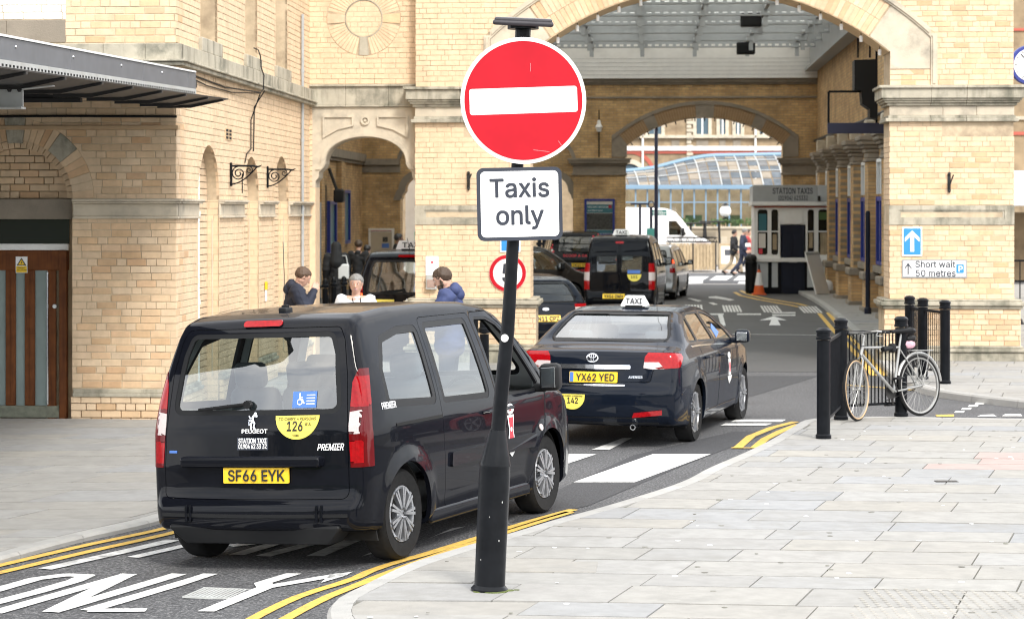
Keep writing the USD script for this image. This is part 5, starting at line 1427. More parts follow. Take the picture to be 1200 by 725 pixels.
# planted terrace wall, tables in front of the pavilion
D3 = 104.0
tw_ = Thing('terrace_wall', 'low cream rendered terrace wall topped with planting beyond the crossing', 'wall', (fpx(880, D3), D3, 0)); tw_.off = np.array([fpx(880, D3), D3, 0.0])
tw_.add('wall', cat([cbox(fpx(690, D3), fpx(1010, D3), D3, D3 + .5, -.1, fz(268, D3), .02)]), M['beige_render'])
tw_.add('coping', cbox(fpx(690, D3) - .1, fpx(1010, D3), D3 - .06, D3 + .56, fz(268, D3) + .001, fz(265, D3), .02), M['stone_clean'])
for a, b in ((700, 735), (770, 805), (842, 852), (858, 880)):
    tw_.add('wall_panel', cbox(fpx(a, D3), fpx(b, D3), D3 - .03, D3 + .01, .2, fz(277, D3), .01), M['stone_clean'])
rp = np.random.default_rng(9)
def leaf_cluster(c, r, n, size, rng):
    V, F = [], []
    for i in range(n):
        p = rng.normal(0, 1, 3); p = p / np.linalg.norm(p) * r * rng.random() ** .4 * np.array([1, 1, .7])
        a, b = rng.normal(0, 1, 3), rng.normal(0, 1, 3)
        a /= np.linalg.norm(a); b -= a * (a @ b); b /= np.linalg.norm(b)
        s = size * rng.uniform(.6, 1.3)
        q = np.array(c) + p
        k = len(V)
        V += [q - a * s, q + b * s * .45, q + a * s, q - b * s * .45]; F += [(k, k + 1, k + 2), (k, k + 2, k + 3)]
    return tm(V, F)
for k_, px in enumerate((803, 815, 838, 846, 851, 857, 868, 877)):
    t_ = Thing('planter_shrub', 'small green shrub on the terrace wall', 'shrub', (fpx(px, D3), D3 + .3, fz(265, D3)), group='shrubs along the terrace wall')
    tag(t_.x, f"small green shrub on the terrace wall, {('nearest the van', 'second from the van', 'third from the van', 'fourth from the van', 'left of the globe lamp', 'just left of the lamp column', 'right of the globe lamp', 'nearest the kiosk')[k_]}")
    t_.add('foliage', leaf_cluster((0, 0, .22), .26 * rp.uniform(.6, 1.1), 110, .06, rp), M['plant_green'])
    t_.add('stem', tube([(0, 0, 0), (0, 0, .2)], .03, 5), M['timber'])
# wooden planter box by the crossing
D4 = 92.0
xa, xb = fpx(784.5, D4), fpx(839.5, D4)
zt4 = fz(284.5, D4)
pb = Thing('timber_planter', 'square timber planter box with a dark metal rim by the crossing', 'planter', ((xa + xb) / 2, D4 + .9, 0))
P4 = lambda m: tm(np.asarray(m.vertices) - [(xa + xb) / 2, D4 + .9, 0], m.faces)
n = 14
for i in range(n):
    a, b = xa + (xb - xa) * i / n, xa + (xb - xa) * (i + 1) / n
    pb.add('board', P4(cbox(a + .006, b - .006, D4, D4 + .04, .08, zt4, .006)), M['timber'])
for i in range(8):
    a, b = D4 + 1.8 * i / 8, D4 + 1.8 * (i + 1) / 8
    for xx in (xa, xb - .04):
        pb.add('side_board', P4(cbox(xx, xx + .04, a + .05, b + .04, .08, zt4, .006)), M['timber'])
pb.add('soil', P4(box(xa + .05, xb - .05, D4 + .05, D4 + 1.8, .2, zt4 - .1)), M['moss'])
ms = []
for z_ in (zt4 + .03, zt4 + .20):
    ms += [box(xa - .05, xb + .05, D4 - .03, D4, z_, z_ + .035), box(xa - .05, xb + .05, D4 + 1.85, D4 + 1.88, z_, z_ + .035), box(xa - .05, xa - .02, D4, D4 + 1.88, z_, z_ + .035), box(xb + .02, xb + .05, D4, D4 + 1.88, z_, z_ + .035)]
for i in range(15):
    x = xa - .04 + (xb - xa + .06) * i / 14
    ms.append(place(box(-.012, .012, -.01, .01, 0, .17), (x, D4 - .015, zt4 + .035), ry=18 if i % 2 else -18))
pb.add('metal_rim', P4(cat(ms)), M['black_iron'])
for x in (xa, (xa + xb) / 2 - .02, xb - .05):
    pb.add('corner_post', P4(cbox(x, x + .05, D4 - .025, D4 - .001, 0, zt4 + .02, .005)), M['dark_metal'])
# A-board
x, y = fpx(853, 96), 96.0
ab = Thing('pavement_board', 'wooden pavement A-board with a pale panel near the crossing', 'sign', (x, y, 0))
ab.add('front_panel', place(cbox(-.38, .38, -.02, .02, 0, 1.12, .01), (0, -.28, 0), rx=-14), M['timber'])
ab.add('rear_panel', place(cbox(-.38, .38, -.02, .02, 0, 1.12, .01), (0, .28, 0), rx=14), M['timber'])
ab.add('poster', place(cbox(-.30, .30, -.028, -.021, .25, 1.0, .004), (0, -.28, 0), rx=-14), M['notice_paper'])
ab.add('printed_block', place(box(-.15, .18, -.032, -.029, .6, .85), (0, -.28, 0), rx=-14), M['sign_black'])
# tall mast, sign posts, globe lamp
x = fpx(769, 82)
t = Thing('tall_mast', 'tall slim navy mast standing in the street behind the far arch', 'mast', (x, 82, 0))
t.add('shaft', tube([(0, 0, 0), (0, 0, 8.5)], .075, 10, r1=.06), M['navy_paint'])
t.add('base', lathe([(0, 0), (.13, 0), (.13, .7), (.08, .8)], 12), M['navy_paint'])
x = fpx(750, 86)
t = Thing('street_sign_post', 'thin dark lamp post with a small flat cross arm, left of the mast', 'post', (x, 86, 0))
t.add('shaft', tube([(0, 0, 0), (0, 0, fz(238, 86))], .05, 8), M['navy_paint'])
t.add('cross_arm', cbox(-.35, .35, -.05, .05, fz(239.5, 86), fz(237.5, 86), .01), M['navy_paint'])
x = fpx(763, 84)
t = Thing('finger_post', 'dark finger post with ring finial, green plate and pointing teal signs', 'signpost', (x, 84, 0))
t.add('shaft', tube([(0, 0, 0), (0, 0, fz(242, 84))], .055, 10), M['navy_paint'])
tor = trimesh.creation.torus(.11, .025, 20, 8)
t.add('finial', place(tor, (0, 0, fz(239, 84)), rx=90), M['navy_paint'])
for kz_, y0 in enumerate((245.5, 249.0)):
    t.add('finger', cbox(.05, fpx(623, 84) * .8, -.02, .02, fz(y0 + 3, 84), fz(y0, 84), .005), M['teal_sign'])
    t.add('finger_lettering', place(meshkit.text_mesh('City centre' if kz_ else 'Museum', .055, .002), (.10, -.022, fz(y0 + 2.4, 84)), rx=90), M['white_sign'])
t.add('map_case', cbox(-.16, .18, -.06, .06, fz(310, 84), fz(267, 84), .01), M['teal_sign'])
D5 = 100
x = fpx(862, D5)
t = Thing('globe_lamp', 'globe street lamp on a short dark column on the terrace', 'street lamp', (x, D5 + 4.8, 0))
d_ = D5 + 4.8
t.add('globe', trimesh.creation.icosphere(3, .26).apply_translation((0, 0, fz(247, d_))), M['white_sign'], smooth=True)
t.add('column', lathe([(0, .0), (.09, .0), (.06, .4), (.05, fz(258, d_)), (.12, fz(256, d_)), (.14, fz(254.5, d_)), (0, fz(254, d_))], 12), M['black_iron'])
t.add('cap', lathe([(.2, fz(240, d_)), (.1, fz(238.5, d_)), (0, fz(237, d_))], 12), M['black_iron'])
for x_, lb in ((818, 'dark cafe table on the terrace above the van bonnet'), (834, 'dark cafe table on the terrace, right of the other table')):
    d_ = 103.2
    t = Thing('cafe_table', lb, 'table', (fpx(x_, d_), d_, 0))
    zt6 = fz(262 if x_ == 818 else 260, d_)
    t.add('table_top', cbox(-.55, .55, -.35, .35, zt6, zt6 + .06, .02), M['dark_metal'])
    for sx in (-.4, .4):
        for sy in (-.25, .25):
            t.add('leg', tube([(sx, sy, 0), (sx * .8, sy, zt6)], .035, 6), M['dark_metal'])
# behind the small side arches: pale street wall and railings
sw = Thing('pale_street_wall', 'cream street wall seen through the small arches of the end wall', 'wall', (-9, 90, 0))
sw.add('wall', box(-8, 4.5, -.3, .3, 0, 6), M['brick_pale'])
sw.add('band', box(-8, 4.5, -.36, -.301, 2.6, 2.9), M['red_stripe'])
sw.add('coping', box(-8, 4.5, -.36, -.301, 3.3, 3.6), M['white_paint'])
gt = Thing('dark_gate', 'dark slatted gate glimpsed below the taxi plate through the side arch', 'gate', (fpx(662, 84), 84, 0))
for i in range(12):
    gt.add('slat', cbox(-1.0 + i * .17, -.86 + i * .17, -.02, .02, .05, 1.45, .005), M['black_iron'])
gt.add('rail', cat([cbox(-1.05, 1.1, .02, .06, .3, .4, .005), cbox(-1.05, 1.1, .02, .06, 1.2, 1.3, .005)]), M['black_iron'])
wd = Thing('white_door_wall', 'white panelled door and wall seen at the left end of the hall', 'door', (*b2w(-7.3, 78), 0), -3.5)
wd.add('panel', box(-1.1, 1.1, 0, .1, 0, 3.8), M['white_paint'])
wd.add('door_leaf', cbox(-.5, .5, -.05, -.001, 0, 2.1, .01), M['roof_sheet'])
wd.add('green_notice', box(-.78, -.55, -.03, -.001, 1.35, 1.75), pbr('exit_green', (.02, .30, .13), .4))

# ---- to the right of the right pier
rb = Thing('right_street_building', 'pale brick building with red bands and a clock right of the pier', 'building', (21, 78, 0))
FRB = Face((21, 78), (1, 0), (0, -1))
R_ = lambda m: tm(np.asarray(m.vertices) - [0, 0, 0], m.faces)
rb.off = np.array([21, 78, 0.0])
z78 = lambda y: fz(y, 78)
rb.add('wall', FRB.box(-5.5, 14, 3.6, 10.5, -4, 0), M['brick_pale'])
rb.add('lower_wall', FRB.box(-5.5, 14, 0, 2.4, -4, -2), M['brick_pale'])
for y0, y1 in ((33, 36), (154, 158)):
    rb.add('red_band', FRB.box(-5.5, 14, z78(y1), z78(y0), 0, .05), M['red_stripe'])
rb.add('stone_band', FRB.box(-5.5, 14, z78(140), z78(136), 0, .08), M['stone_clean'])
rb.add('canopy', FRB.map(cbox(-5.5, 14, z78(241), z78(200), -1, .6, .03)), M['white_paint'])
ck = Thing('station_clock', 'round blue rimmed clock projecting beside the top of the right pier', 'clock', (fpx(1206, 60), 60, fz(76, 60)))
ck.add('case', place(lathe([(0, -.1), (.50, -.1), (.52, -.05), (.52, .05), (.50, .1), (0, .1)], 32), (0, 0, 0), rx=90), M['blue_deep'])
ck.add('face', place(lathe([(0, .102), (.42, .102), (.42, .108), (0, .108)], 32), (0, 0, 0), rx=90), M['white_sign'])
ck.add('hands', cat([place(box(-.02, .02, -.114, -.110, -.05, .30), (0, 0, 0), ry=60), place(box(-.015, .015, -.118, -.115, -.05, .38), (0, 0, 0), ry=-40)]), M['sign_black'])
ck.add('hour_marks', cat([place(box(-.012, .012, -.114, -.110, .34, .40), (0, 0, 0), ry=30 * i) for i in range(12)]), M['sign_black'])
ck.add('bracket', cat([cbox(.5, 1.5, -.04, .04, -.05, .05, .01), place(cbox(0, .8, -.03, .03, -.02, .02, .01), (.3, 0, .55), ry=0)]), M['sign_blue'])
rl = Thing('street_railing', 'black iron railing glimpsed right of the right pier', 'railing', (fpx(1212, 62), 62, 0))
rl.add('rail', cat([cbox(-1.1, 4, -.02, .02, 1.1, 1.15, .005), cbox(-1.1, 4, -.02, .02, .55, .6, .005)]), M['black_iron'])
for i in range(24):
    rl.add('bar', cbox(-1.0 + i * .2, -.97 + i * .2, -.015, .015, .02, 1.1, .004), M['black_iron'])
rl.add('post', cat([lathe([(0, 0), (.06, 0), (.06, 1.3), (0, 1.36)], 10)]), M['black_iron'])
# ================================================================== cars: x runs forward from the rear bumper, y to the left, z up
def csect(poly):
    rings = []
    for p in polys(poly):
        p = shapely.geometry.polygon.orient(p)
        rings.append(np.array(p.exterior.coords)[:-1]); rings += [np.array(i.coords)[:-1] for i in p.interiors]
    return m3.CrossSection(rings, m3.FillRule.EvenOdd)
def prism(poly, axis, a, b):
    """A solid prism: the polygon is (x, z) for 'y', (y, z) for 'x', (x, y) for 'z', and runs from a to b along the axis."""
    m = m3.Manifold.extrude(csect(poly), b - a)
    if axis == 'z': return m.translate((0, 0, a))
    if axis == 'y': return m.transform(np.array([[1, 0, 0, 0], [0, 0, -1, b], [0, 1, 0, 0]], float))
    return m.transform(np.array([[0, 0, 1, a], [1, 0, 0, 0], [0, 1, 0, 0]], float))
def mirror_y(m): return m.mirror((0, 1, 0))

class Shell:
    def __init__(s, profile, wz, wx, half, h=.05, fillet=.05, R=.055, rear_bow=.06, front_bow=.22, crown=.035, flares=(), ny=10):
        P = Polygon(profile)
        s.P = P.buffer(-R, quad_segs=6).buffer(R, quad_segs=8).buffer(R * .6, quad_segs=6).buffer(-R * .6, quad_segs=6)
        s.wz, s.wx, s.half, s.h, s.r, s.rb, s.fb, s.cr, s.fl, s.ny = wz, wx, half, h, fillet, rear_bow, front_bow, crown, flares, ny
        s.L = P.bounds[2]; s.top = P.bounds[3]
        s.cache = {}
    def W(s, x, z):
        from scipy.interpolate import PchipInterpolator as PI
        w = s.half * PI(*zip(*s.wz))(np.clip(z, s.wz[0][0], s.wz[-1][0])) * PI(*zip(*s.wx))(np.clip(x, s.wx[0][0], s.wx[-1][0]))
        for fx, fz, r0, r1, a in s.fl:
            d = np.hypot(x - fx, z - fz)
            w = w + a * np.clip((r1 - d) / (r1 - r0), 0, 1) ** .6 * (z < 1.1)
        return w
    def deform(s, v):
        v = v.copy(); x, y, z = v.T
        q = (y / s.half) ** 2
        v[:, 0] = x + s.rb * q * np.clip((1.1 - x) / 1.1, 0, 1) ** 1.5 - s.fb * q * np.clip((x - s.L + 1.0) / 1.0, 0, 1) ** 1.5
        v[:, 2] = z - s.cr * q * np.clip((z - .55) / .5, 0, 1)
        return v
    def mesh(s, t):
        P = s.P.buffer(-t, quad_segs=6) if t else s.P
        P = max(polys(P), key=lambda p: p.area)
        P = shapely.geometry.polygon.orient(P)
        h, r = s.h, max(s.r - t, .015)
        Ln = P.exterior.length; n = int(Ln / (h * .8))
        B = np.array([P.exterior.interpolate(i * Ln / n).coords[0] for i in range(n)])
        T = np.roll(B, -1, 0) - np.roll(B, 1, 0); T /= np.linalg.norm(T, axis=1, keepdims=True)
        N = np.c_[-T[:, 1], T[:, 0]]
        K = 4
        rings = []
        for k in range(K + 1):
            a = math.pi / 2 * k / K
            Q = B + N * (r * (1 - math.cos(a)))
            rings.append((Q, s.W(Q[:, 0], Q[:, 1]) - t - r + r * math.sin(a)))
        Q = rings[-1][0]; PK = Polygon(Q).buffer(0)
        x0, z0, x1, z1 = PK.bounds
        g = np.array([(x + (.5 * h if j % 2 else 0), z) for j, z in enumerate(np.arange(z0, z1, h * .87)) for x in np.arange(x0, x1, h)])
        inn = PK.buffer(-.62 * h)
        g = g[shapely.contains_xy(inn, g[:, 0], g[:, 1])]
        pts = np.vstack([Q, g])
        tri = Delaunay(pts).simplices
        c = pts[tri].mean(1)
        tri = tri[shapely.contains_xy(PK, c[:, 0], c[:, 1])]
        A = pts[tri]; ar = (A[:, 1, 0] - A[:, 0, 0]) * (A[:, 2, 1] - A[:, 0, 1]) - (A[:, 1, 1] - A[:, 0, 1]) * (A[:, 2, 0] - A[:, 0, 0])
        tri = tri[np.abs(ar) > 1e-9]; ar = ar[np.abs(ar) > 1e-9]
        tri[ar < 0] = tri[ar < 0][:, ::-1]
        V, F = [], []
        m = len(pts)
        def side(sg):
            base = sum(len(v) for v in V)
            for Qk, w in rings[:-1]:
                V.append(np.c_[Qk[:, 0], sg * w, Qk[:, 1]])
            w = s.W(pts[:, 0], pts[:, 1]) - t
            V.append(np.c_[pts[:, 0], sg * w, pts[:, 1]])
            f = []
            i = np.arange(n); j = (i + 1) % n
            for k in range(K):
                o, q = base + k * n, base + (k + 1) * n
                f += [np.c_[o + i, o + j, q + j], np.c_[o + i, q + j, q + i]]
            f.append(tri + base + K * n)
            f = np.vstack(f)
            F.append(f if sg < 0 else f[:, ::-1])
            return base
        b0 = side(-1); b1 = side(1)
        w = rings[0][1]
        i = np.arange(n); j = (i + 1) % n
        rows = [b0 + i]
        for k in range(1, s.ny):
            rows.append(sum(len(v) for v in V) + i)
            V.append(np.c_[B[:, 0], w * (-1 + 2 * k / s.ny), B[:, 1]])
        rows.append(b1 + i)
        for k in range(s.ny):
            a, b = rows[k], rows[k + 1]
            F += [np.c_[a[i], b[i], b[j]], np.c_[a[i], b[j], a[j]]]
        return tm(s.deform(np.vstack(V)), np.vstack(F))
    def solid(s, t):
        if t not in s.cache:
            s.cache[t] = mani(s.mesh(t))
        return s.cache[t]
    def skin(s, t0, t1): return s.solid(t0) - s.solid(t1)
    def rear_x(s, z, y=0.0):
        z = np.atleast_1d(z); y = np.broadcast_to(np.atleast_1d(y), z.shape)
        out = []
        for a, b in zip(z, y):
            g = s.P.intersection(LineString([(-1, a + s.cr * (b / s.half) ** 2 * np.clip((a - .55) / .5, 0, 1)), (s.L * .6, a + 1e-6)]))
            x = g.bounds[0] if not g.is_empty else 0
            out.append(x + s.rb * (b / s.half) ** 2 * np.clip((1.1 - x) / 1.1, 0, 1) ** 1.5)
        return np.array(out)
    def on_rear(s, m, lift=.002):
        """A flat mesh drawn in (across to the right, up, out) laid on the rear of the car."""
        v = np.asarray(m.vertices)
        x = s.rear_x(v[:, 1], v[:, 0]) - lift - v[:, 2]
        r = tm(np.c_[x, -v[:, 0], v[:, 1]], m.faces)
        return r if r.volume > 0 else tm(r.vertices, np.asarray(r.faces)[:, ::-1])
    def on_side(s, m, lift=.002, sg=-1):
        """A flat mesh drawn in (x, up, out) laid on the right (-1) or left side."""
        v = np.asarray(m.vertices)
        y = s.W(v[:, 0], v[:, 1]) + lift + v[:, 2]
        r = tm(np.c_[v[:, 0], sg * y, v[:, 1]], m.faces)
        q = s.deform(np.asarray(r.vertices)); r = tm(q, r.faces)
        return r if r.volume > 0 else tm(r.vertices, np.asarray(r.faces)[:, ::-1])
def dense(poly, th=.002, step=.05):
    """A flat plate cut fine enough to follow a curved panel."""
    ms = []
    for p in polys(poly):
        x0, y0, x1, y1 = p.bounds
        for a in np.arange(x0, x1, step):
            for b in np.arange(y0, y1, step):
                q = p.intersection(sbox(a, b, a + step, b + step))
                for g in polys(q): ms.append(extrude(g, 0, th))
    return cat(ms)
def wheel_meshes(r, wd, rim_r, spokes, twin=True, seg=40, dark=False):
    """Tyre, rim and recess about the origin, axis y, outer face towards -y."""
    w = wd / 2
    prof = [(rim_r, -w * .80), (rim_r + .018, -w * .92), (r * .80 + rim_r * .20, -w), (r - .022, -w * .93), (r - .006, -w * .78), (r, -w * .5), (r, w * .5), (r - .006, w * .78), (r - .022, w * .93), (rim_r, w * .85), (rim_r, -w * .80)]
    tyre = lathe(prof, seg, 'y')
    gro = []
    rim = [lathe([(rim_r, w * .8), (rim_r - .002, -w * .78), (rim_r - .005, -w * .85), (rim_r - .024, -w * .84), (rim_r - .032, -w * .55), (rim_r - .05, w * .7), (rim_r, w * .8)], seg, 'y')]
    n = spokes
    hub = .055
    for i in range(n):
        a = 2 * math.pi * i / n
        for o in ((-.085, .085) if twin else (0,)):
            wdt = .0085 if twin else .02
            a1 = a + o * (1.15 if twin else 1)
            p0 = np.array([math.cos(a + o * .5), math.sin(a + o * .5)]) * hub * .8; p1 = np.array([math.cos(a1), math.sin(a1)]) * (rim_r - .012)
            d = (p1 - p0) / np.linalg.norm(p1 - p0); nn = np.array([-d[1], d[0]]) * wdt
            q = Polygon([p0 - nn * .9, p1 - nn * 1.2, p1 + nn * 1.2, p0 + nn * .9])
            m = extrude(q, 0, .028); v = np.asarray(m.vertices)
            bulge = -w * .72 + .02 * (np.hypot(v[:, 0], v[:, 1]) / rim_r) ** 2 * 0
            rim.append(tm(np.c_[v[:, 0], bulge - v[:, 2] * 1.0 + .028 * 0, v[:, 1]], np.asarray(m.faces)))
    cap = lathe([(0, -w * .80), (hub * .75, -w * .80), (hub, -w * .70), (hub, -w * .3), (0, -w * .3)], 20, 'y')
    rim.append(cap)
    rim = [m if m.volume > 0 else tm(m.vertices, np.asarray(m.faces)[:, ::-1]) for m in rim]
    disc = lathe([(0, w * .1), (rim_r - .03, w * .1), (rim_r - .03, w * .3), (0, w * .3)], seg, 'y')
    bolts = cat([place(lathe([(0, -w * .82), (.008, -w * .82), (.008, -w * .7), (0, -w * .7)], 6, 'y'), (.032 * math.cos(t), 0, .032 * math.sin(t))) for t in np.arange(5) * 2 * math.pi / 5])
    return tyre, cat(rim), disc, bolts
class Car:
    def __init__(s, name, label, shell, loc, heading, roll=0.0, group=None, paint='paint_black'):
        """heading: degrees clockwise from straight away."""
        s.t = Thing(name, label, 'car' if 'van' not in name else 'van', loc, 90 - heading, group=group, rotx=roll)
        s.sh, s.paint, s.heading, s.loc, s.roll = shell, paint, heading, np.array(loc, float), roll
        s.body = shell.solid(0.0) - shell.solid(.035)
        s.panels = []
        lin = shell.skin(.037, .043) ^ m3.Manifold.cube((12, 3, 3)).translate((-1, -1.5, .95))
        s.panels.append(['inner_lining', lin, 'seat_light', []])
        rz = math.radians(90 - heading); rx = math.radians(roll)
        T = trimesh.transformations
        s.Mx = T.rotation_matrix(rz, (0, 0, 1))[:3, :3] @ T.rotation_matrix(rx, (1, 0, 0))[:3, :3]
    def rear(s, px, py):
        """Where the photograph's pixel lies on the rear face: (across to the right, up)."""
        o = s.Mx.T @ (np.array([0, 0, EYE]) - s.loc); d = s.Mx.T @ np.array([(px - 600) / FPX, 1, (245 - py) / FPX])
        x = .08
        for _ in range(6):
            k = (x - o[0]) / d[0]; q = o + d * k
            x = float(s.sh.rear_x(np.clip(q[2], .1, s.sh.top - .02), q[1])[0])
        return -q[1], q[2]
    def side(s, px, py):
        """Where the pixel lies on the right side: (x, up)."""
        o = s.Mx.T @ (np.array([0, 0, EYE]) - s.loc); d = s.Mx.T @ np.array([(px - 600) / FPX, 1, (245 - py) / FPX])
        y = -s.sh.half
        for _ in range(6):
            k = (y - o[1]) / d[1]; q = o + d * k
            y = -float(s.sh.W(np.array([q[0]]), np.array([np.clip(q[2], .2, s.sh.top)]))[0])
        return q[0], q[2]
    def add(s, *a, **k): return s.t.add(*a, **k)
    def wheels(s, xs, r, track, wd=.20, rim=.21, spokes=7, twin=True, gap=.05, mat='alloy'):
        sh = s.sh
        for x in xs:
            cyl = m3.Manifold.cylinder(1.6, r + gap, circular_segments=48).rotate((90, 0, 0)).translate((x, 0, r))
            for sg in (-1, 1):
                half = m3.Manifold.cube((2, .55, 2)).translate((x - 1, .42 if sg > 0 else -.97 - .05, r - 1)) if sg < 0 else m3.Manifold.cube((2, .6, 2)).translate((x - 1, .42, r - 1))
                cut = m3.Manifold.cylinder(.6, r + gap, circular_segments=48).rotate((90, 0, 0)).translate((x, 1.02 if sg > 0 else -.42, r))
                s.body -= cut
                ln = lathe([(r + gap - .004, -.10), (r + gap + .012, -.10), (r + gap + .012, .22), (0.0, .22), (0, .21), (r + gap - .004, .21), (r + gap - .004, -.10)], 36, 'y')
                ln = mani(ln) - m3.Manifold.cube((2, 2, 2)).translate((-1, -1, -2 - r * .45))
                ln = _moved(ln, np.zeros(3))
                yy = track / 2 * sg
                ln = tm(np.asarray(ln.vertices) * [1, -sg, 1], np.asarray(ln.faces)[:, ::(1 if sg < 0 else -1)])
                ln = tm(np.asarray(ln.vertices) + [x, sg * (track / 2 - .04), r], ln.faces)
                s.add('wheel_arch_liner', ln, M['void_black'])
                ty, ri, di, bo = wheel_meshes(r, wd, rim, spokes, twin)
                fl = lambda m: place(m if sg < 0 else tm(np.asarray(m.vertices) * [1, -1, 1], np.asarray(m.faces)[:, ::-1]), (x, yy, r))
                w = s.add('wheel', fl(ty), M['rubber'], smooth=35)
                for nm, mm, mt in (('rim', ri, mat), ('brake_disc', di, 'dark_metal'), ('wheel_bolts', bo, 'dark_metal')):
                    usdkit.mesh(stage, unique(w, nm), _moved(fl(mm), -s.t.off), M[mt], smooth=30)
    def cut_panel(s, name, poly, axis, a, b, both=False, gap=.0025, mat=None, label=None):
        """A door or lid cut out of the body with a shut line round it. Made into a part by finish()."""
        pi, po = prism(poly.buffer(-gap), axis, a, b), prism(poly.buffer(gap), axis, a, b)
        for k in range(2 if both else 1):
            if k: pi, po = mirror_y(pi), mirror_y(po)
            s.panels.append([name, s.body ^ pi, mat or s.paint, []])
            s.body -= po
    def opening(s, pr, grow=None):
        s.body -= pr
        for p in s.panels: p[1] = p[1] - pr
    def window(s, name, poly, axis, a, b, both=False, mat='glass', seal=.02, parent=None):
        pr, pi = prism(poly, axis, a, b), prism(poly.buffer(-seal), axis, a, b)
        g = _moved(s.sh.skin(.010, .015) ^ pi, np.zeros(3))
        want = np.array([0, 1, 0.0]) if axis == 'y' else np.array([-.707 if a < 1 and b < 2 else .707, 0, .707])
        g = tm(g.vertices, np.asarray(g.faces)[g.face_normals @ want > .3])
        fr = (s.sh.skin(.002, .03) ^ pr) - pi
        for k in range(2 if both else 1):
            if k: pr, g, fr = mirror_y(pr), tm(np.asarray(g.vertices) * [1, -1, 1], np.asarray(g.faces)[:, ::-1]), mirror_y(fr)
            s.opening(pr)
            w = s.add(name, fr, M['plastic_black'], smooth=30)
            usdkit.mesh(stage, unique(w, 'pane'), _moved(g, -s.t.off), M[mat], smooth=30)
    def lamp(s, name, prs, mat, both=True, t=(-.006, .03), sub=None):
        pr = prs[0]
        for p in prs[1:]: pr = pr ^ p
        l = s.sh.skin(*t) ^ pr
        for k in range(2 if both else 1):
            if k: pr, l = mirror_y(pr), mirror_y(l)
            s.opening(pr)
            if not l.is_empty():
                if sub:
                    subs = [(n, l ^ (q if not k else mirror_y(q)), m) for n, q, m in sub]
                    base = l
                    for n, q, m in subs: base = base - q
                    w = s.add(name, base, M[mat], smooth=30)
                    for n, q, m in subs:
                        if not q.is_empty(): usdkit.mesh(stage, unique(w, n), _moved(q, -s.t.off), M[m], smooth=30)
                else:
                    s.add(name, l, M[mat], smooth=30)
    def finish(s):
        s.add('body', s.body, M[s.paint], smooth=32)
        out = {}
        for n, m, mt, _ in s.panels:
            if not m.is_empty(): out.setdefault(n, []).append(s.add(n, m, M[mt], smooth=32))
        return out
    def plate(s, text, y, z, mat='plate_yellow', w=.52, h=.111, band=False, size=.072):
        p = s.add('number_plate', s.sh.on_rear(extrude(rrect(y - w / 2, y + w / 2, z - h / 2, z + h / 2, .01), 0, .012), .012), M[mat])
        tx = meshkit.text_mesh(text, size, .001, True)
        k = (w * (.80 if band else .86)) / (tx.bounds[1][0] - tx.bounds[0][0])
        tx = tm(np.asarray(tx.vertices) * [k, 1, 1] + [y - w * (.36 if band else .43), z - size / 2, 0], tx.faces)
        usdkit.mesh(stage, unique(p, 'lettering'), _moved(s.sh.on_rear(tx, .0255), -s.t.off), M['plate_text'])
        if band:
            usdkit.mesh(stage, unique(p, 'blue_band'), _moved(s.sh.on_rear(extrude(sbox(y - w / 2 + .005, z - h / 2 + .006, y - w / 2 + .045, z + h / 2 - .006), 0, .001), .025), -s.t.off), M['sticker_blue'])
    def rtext(s, name, text, y, z, size, mat, width=None, lift=.003, slant=0.0, bold=True, parent=None):
        tx = meshkit.text_mesh(text, size, .0015, bold)
        v = np.asarray(tx.vertices).copy()
        if width: v[:, 0] *= width / (tx.bounds[1][0] - tx.bounds[0][0])
        v[:, 0] += slant * v[:, 1]
        m = s.sh.on_rear(tm(v + [y, z, 0], tx.faces), lift)
        if parent: usdkit.mesh(stage, unique(parent, name), _moved(m, -s.t.off), M[mat])
        else: s.add(name, m, M[mat])
    def seat(s, x, y, z=.42, w=.46, mat='seat_grey', tall=.62, rest=True):
        p = s.add('seat', cat([rbox(x, x + .50, y - w / 2, y + w / 2, z, z + .16, .05), place(rbox(-.07, .07, -w / 2, w / 2, 0, tall, .06), (x + .02, y, z + .12), ry=-12)]), M[mat], smooth=40)
        if rest:
            usdkit.mesh(stage, unique(p, 'headrest'), _moved(place(rbox(-.05, .05, -.13, .13, 0, .19, .045), (x - .14, y, z + .12 + tall - .01), ry=-8), -s.t.off), M[mat], smooth=40)
    def interior(s, x0, x1, zf, wd, xd, zd):
        s.add('floor', box(x0, x1, -wd, wd, zf, zf + .03), M['void_black'])
        s.add('dashboard', place(rbox(xd, xd + .45, -wd, wd, zd - .28, zd, .06), (0, 0, 0)), M['plastic_black'], smooth=40)
        s.add('steering_wheel', place(trimesh.creation.torus(.18, .017, 28, 8), (xd - .10, -.36, zd - .02), ry=-62), M['plastic_black'])
    def mirror(s, x, z, out, mat='plastic_black', w=.17, h=.22, both=True):
        for sg in ((-1, 1) if both else (-1,)):
            y = float(s.sh.W(np.array([x]), np.array([z]))[0])
            p = s.add('wing_mirror', cat([rbox(x - .04, x + .09, min(sg * (y + .04), sg * (y + .04 + w)), max(sg * (y + .04), sg * (y + .04 + w)), z, z + h, .04), rbox(x - .01, x + .05, min(sg * (y - .03), sg * (y + .09)), max(sg * (y - .03), sg * (y + .09)), z - .01, z + .06, .025)]), M[mat], smooth=40)
            usdkit.mesh(stage, unique(p, 'mirror_glass'), _moved(rbox(x - .044, x - .036, min(sg * (y + .065), sg * (y + .015 + w)), max(sg * (y + .065), sg * (y + .015 + w)), z + .025, z + h - .03, .003), -s.t.off), M['chrome'])
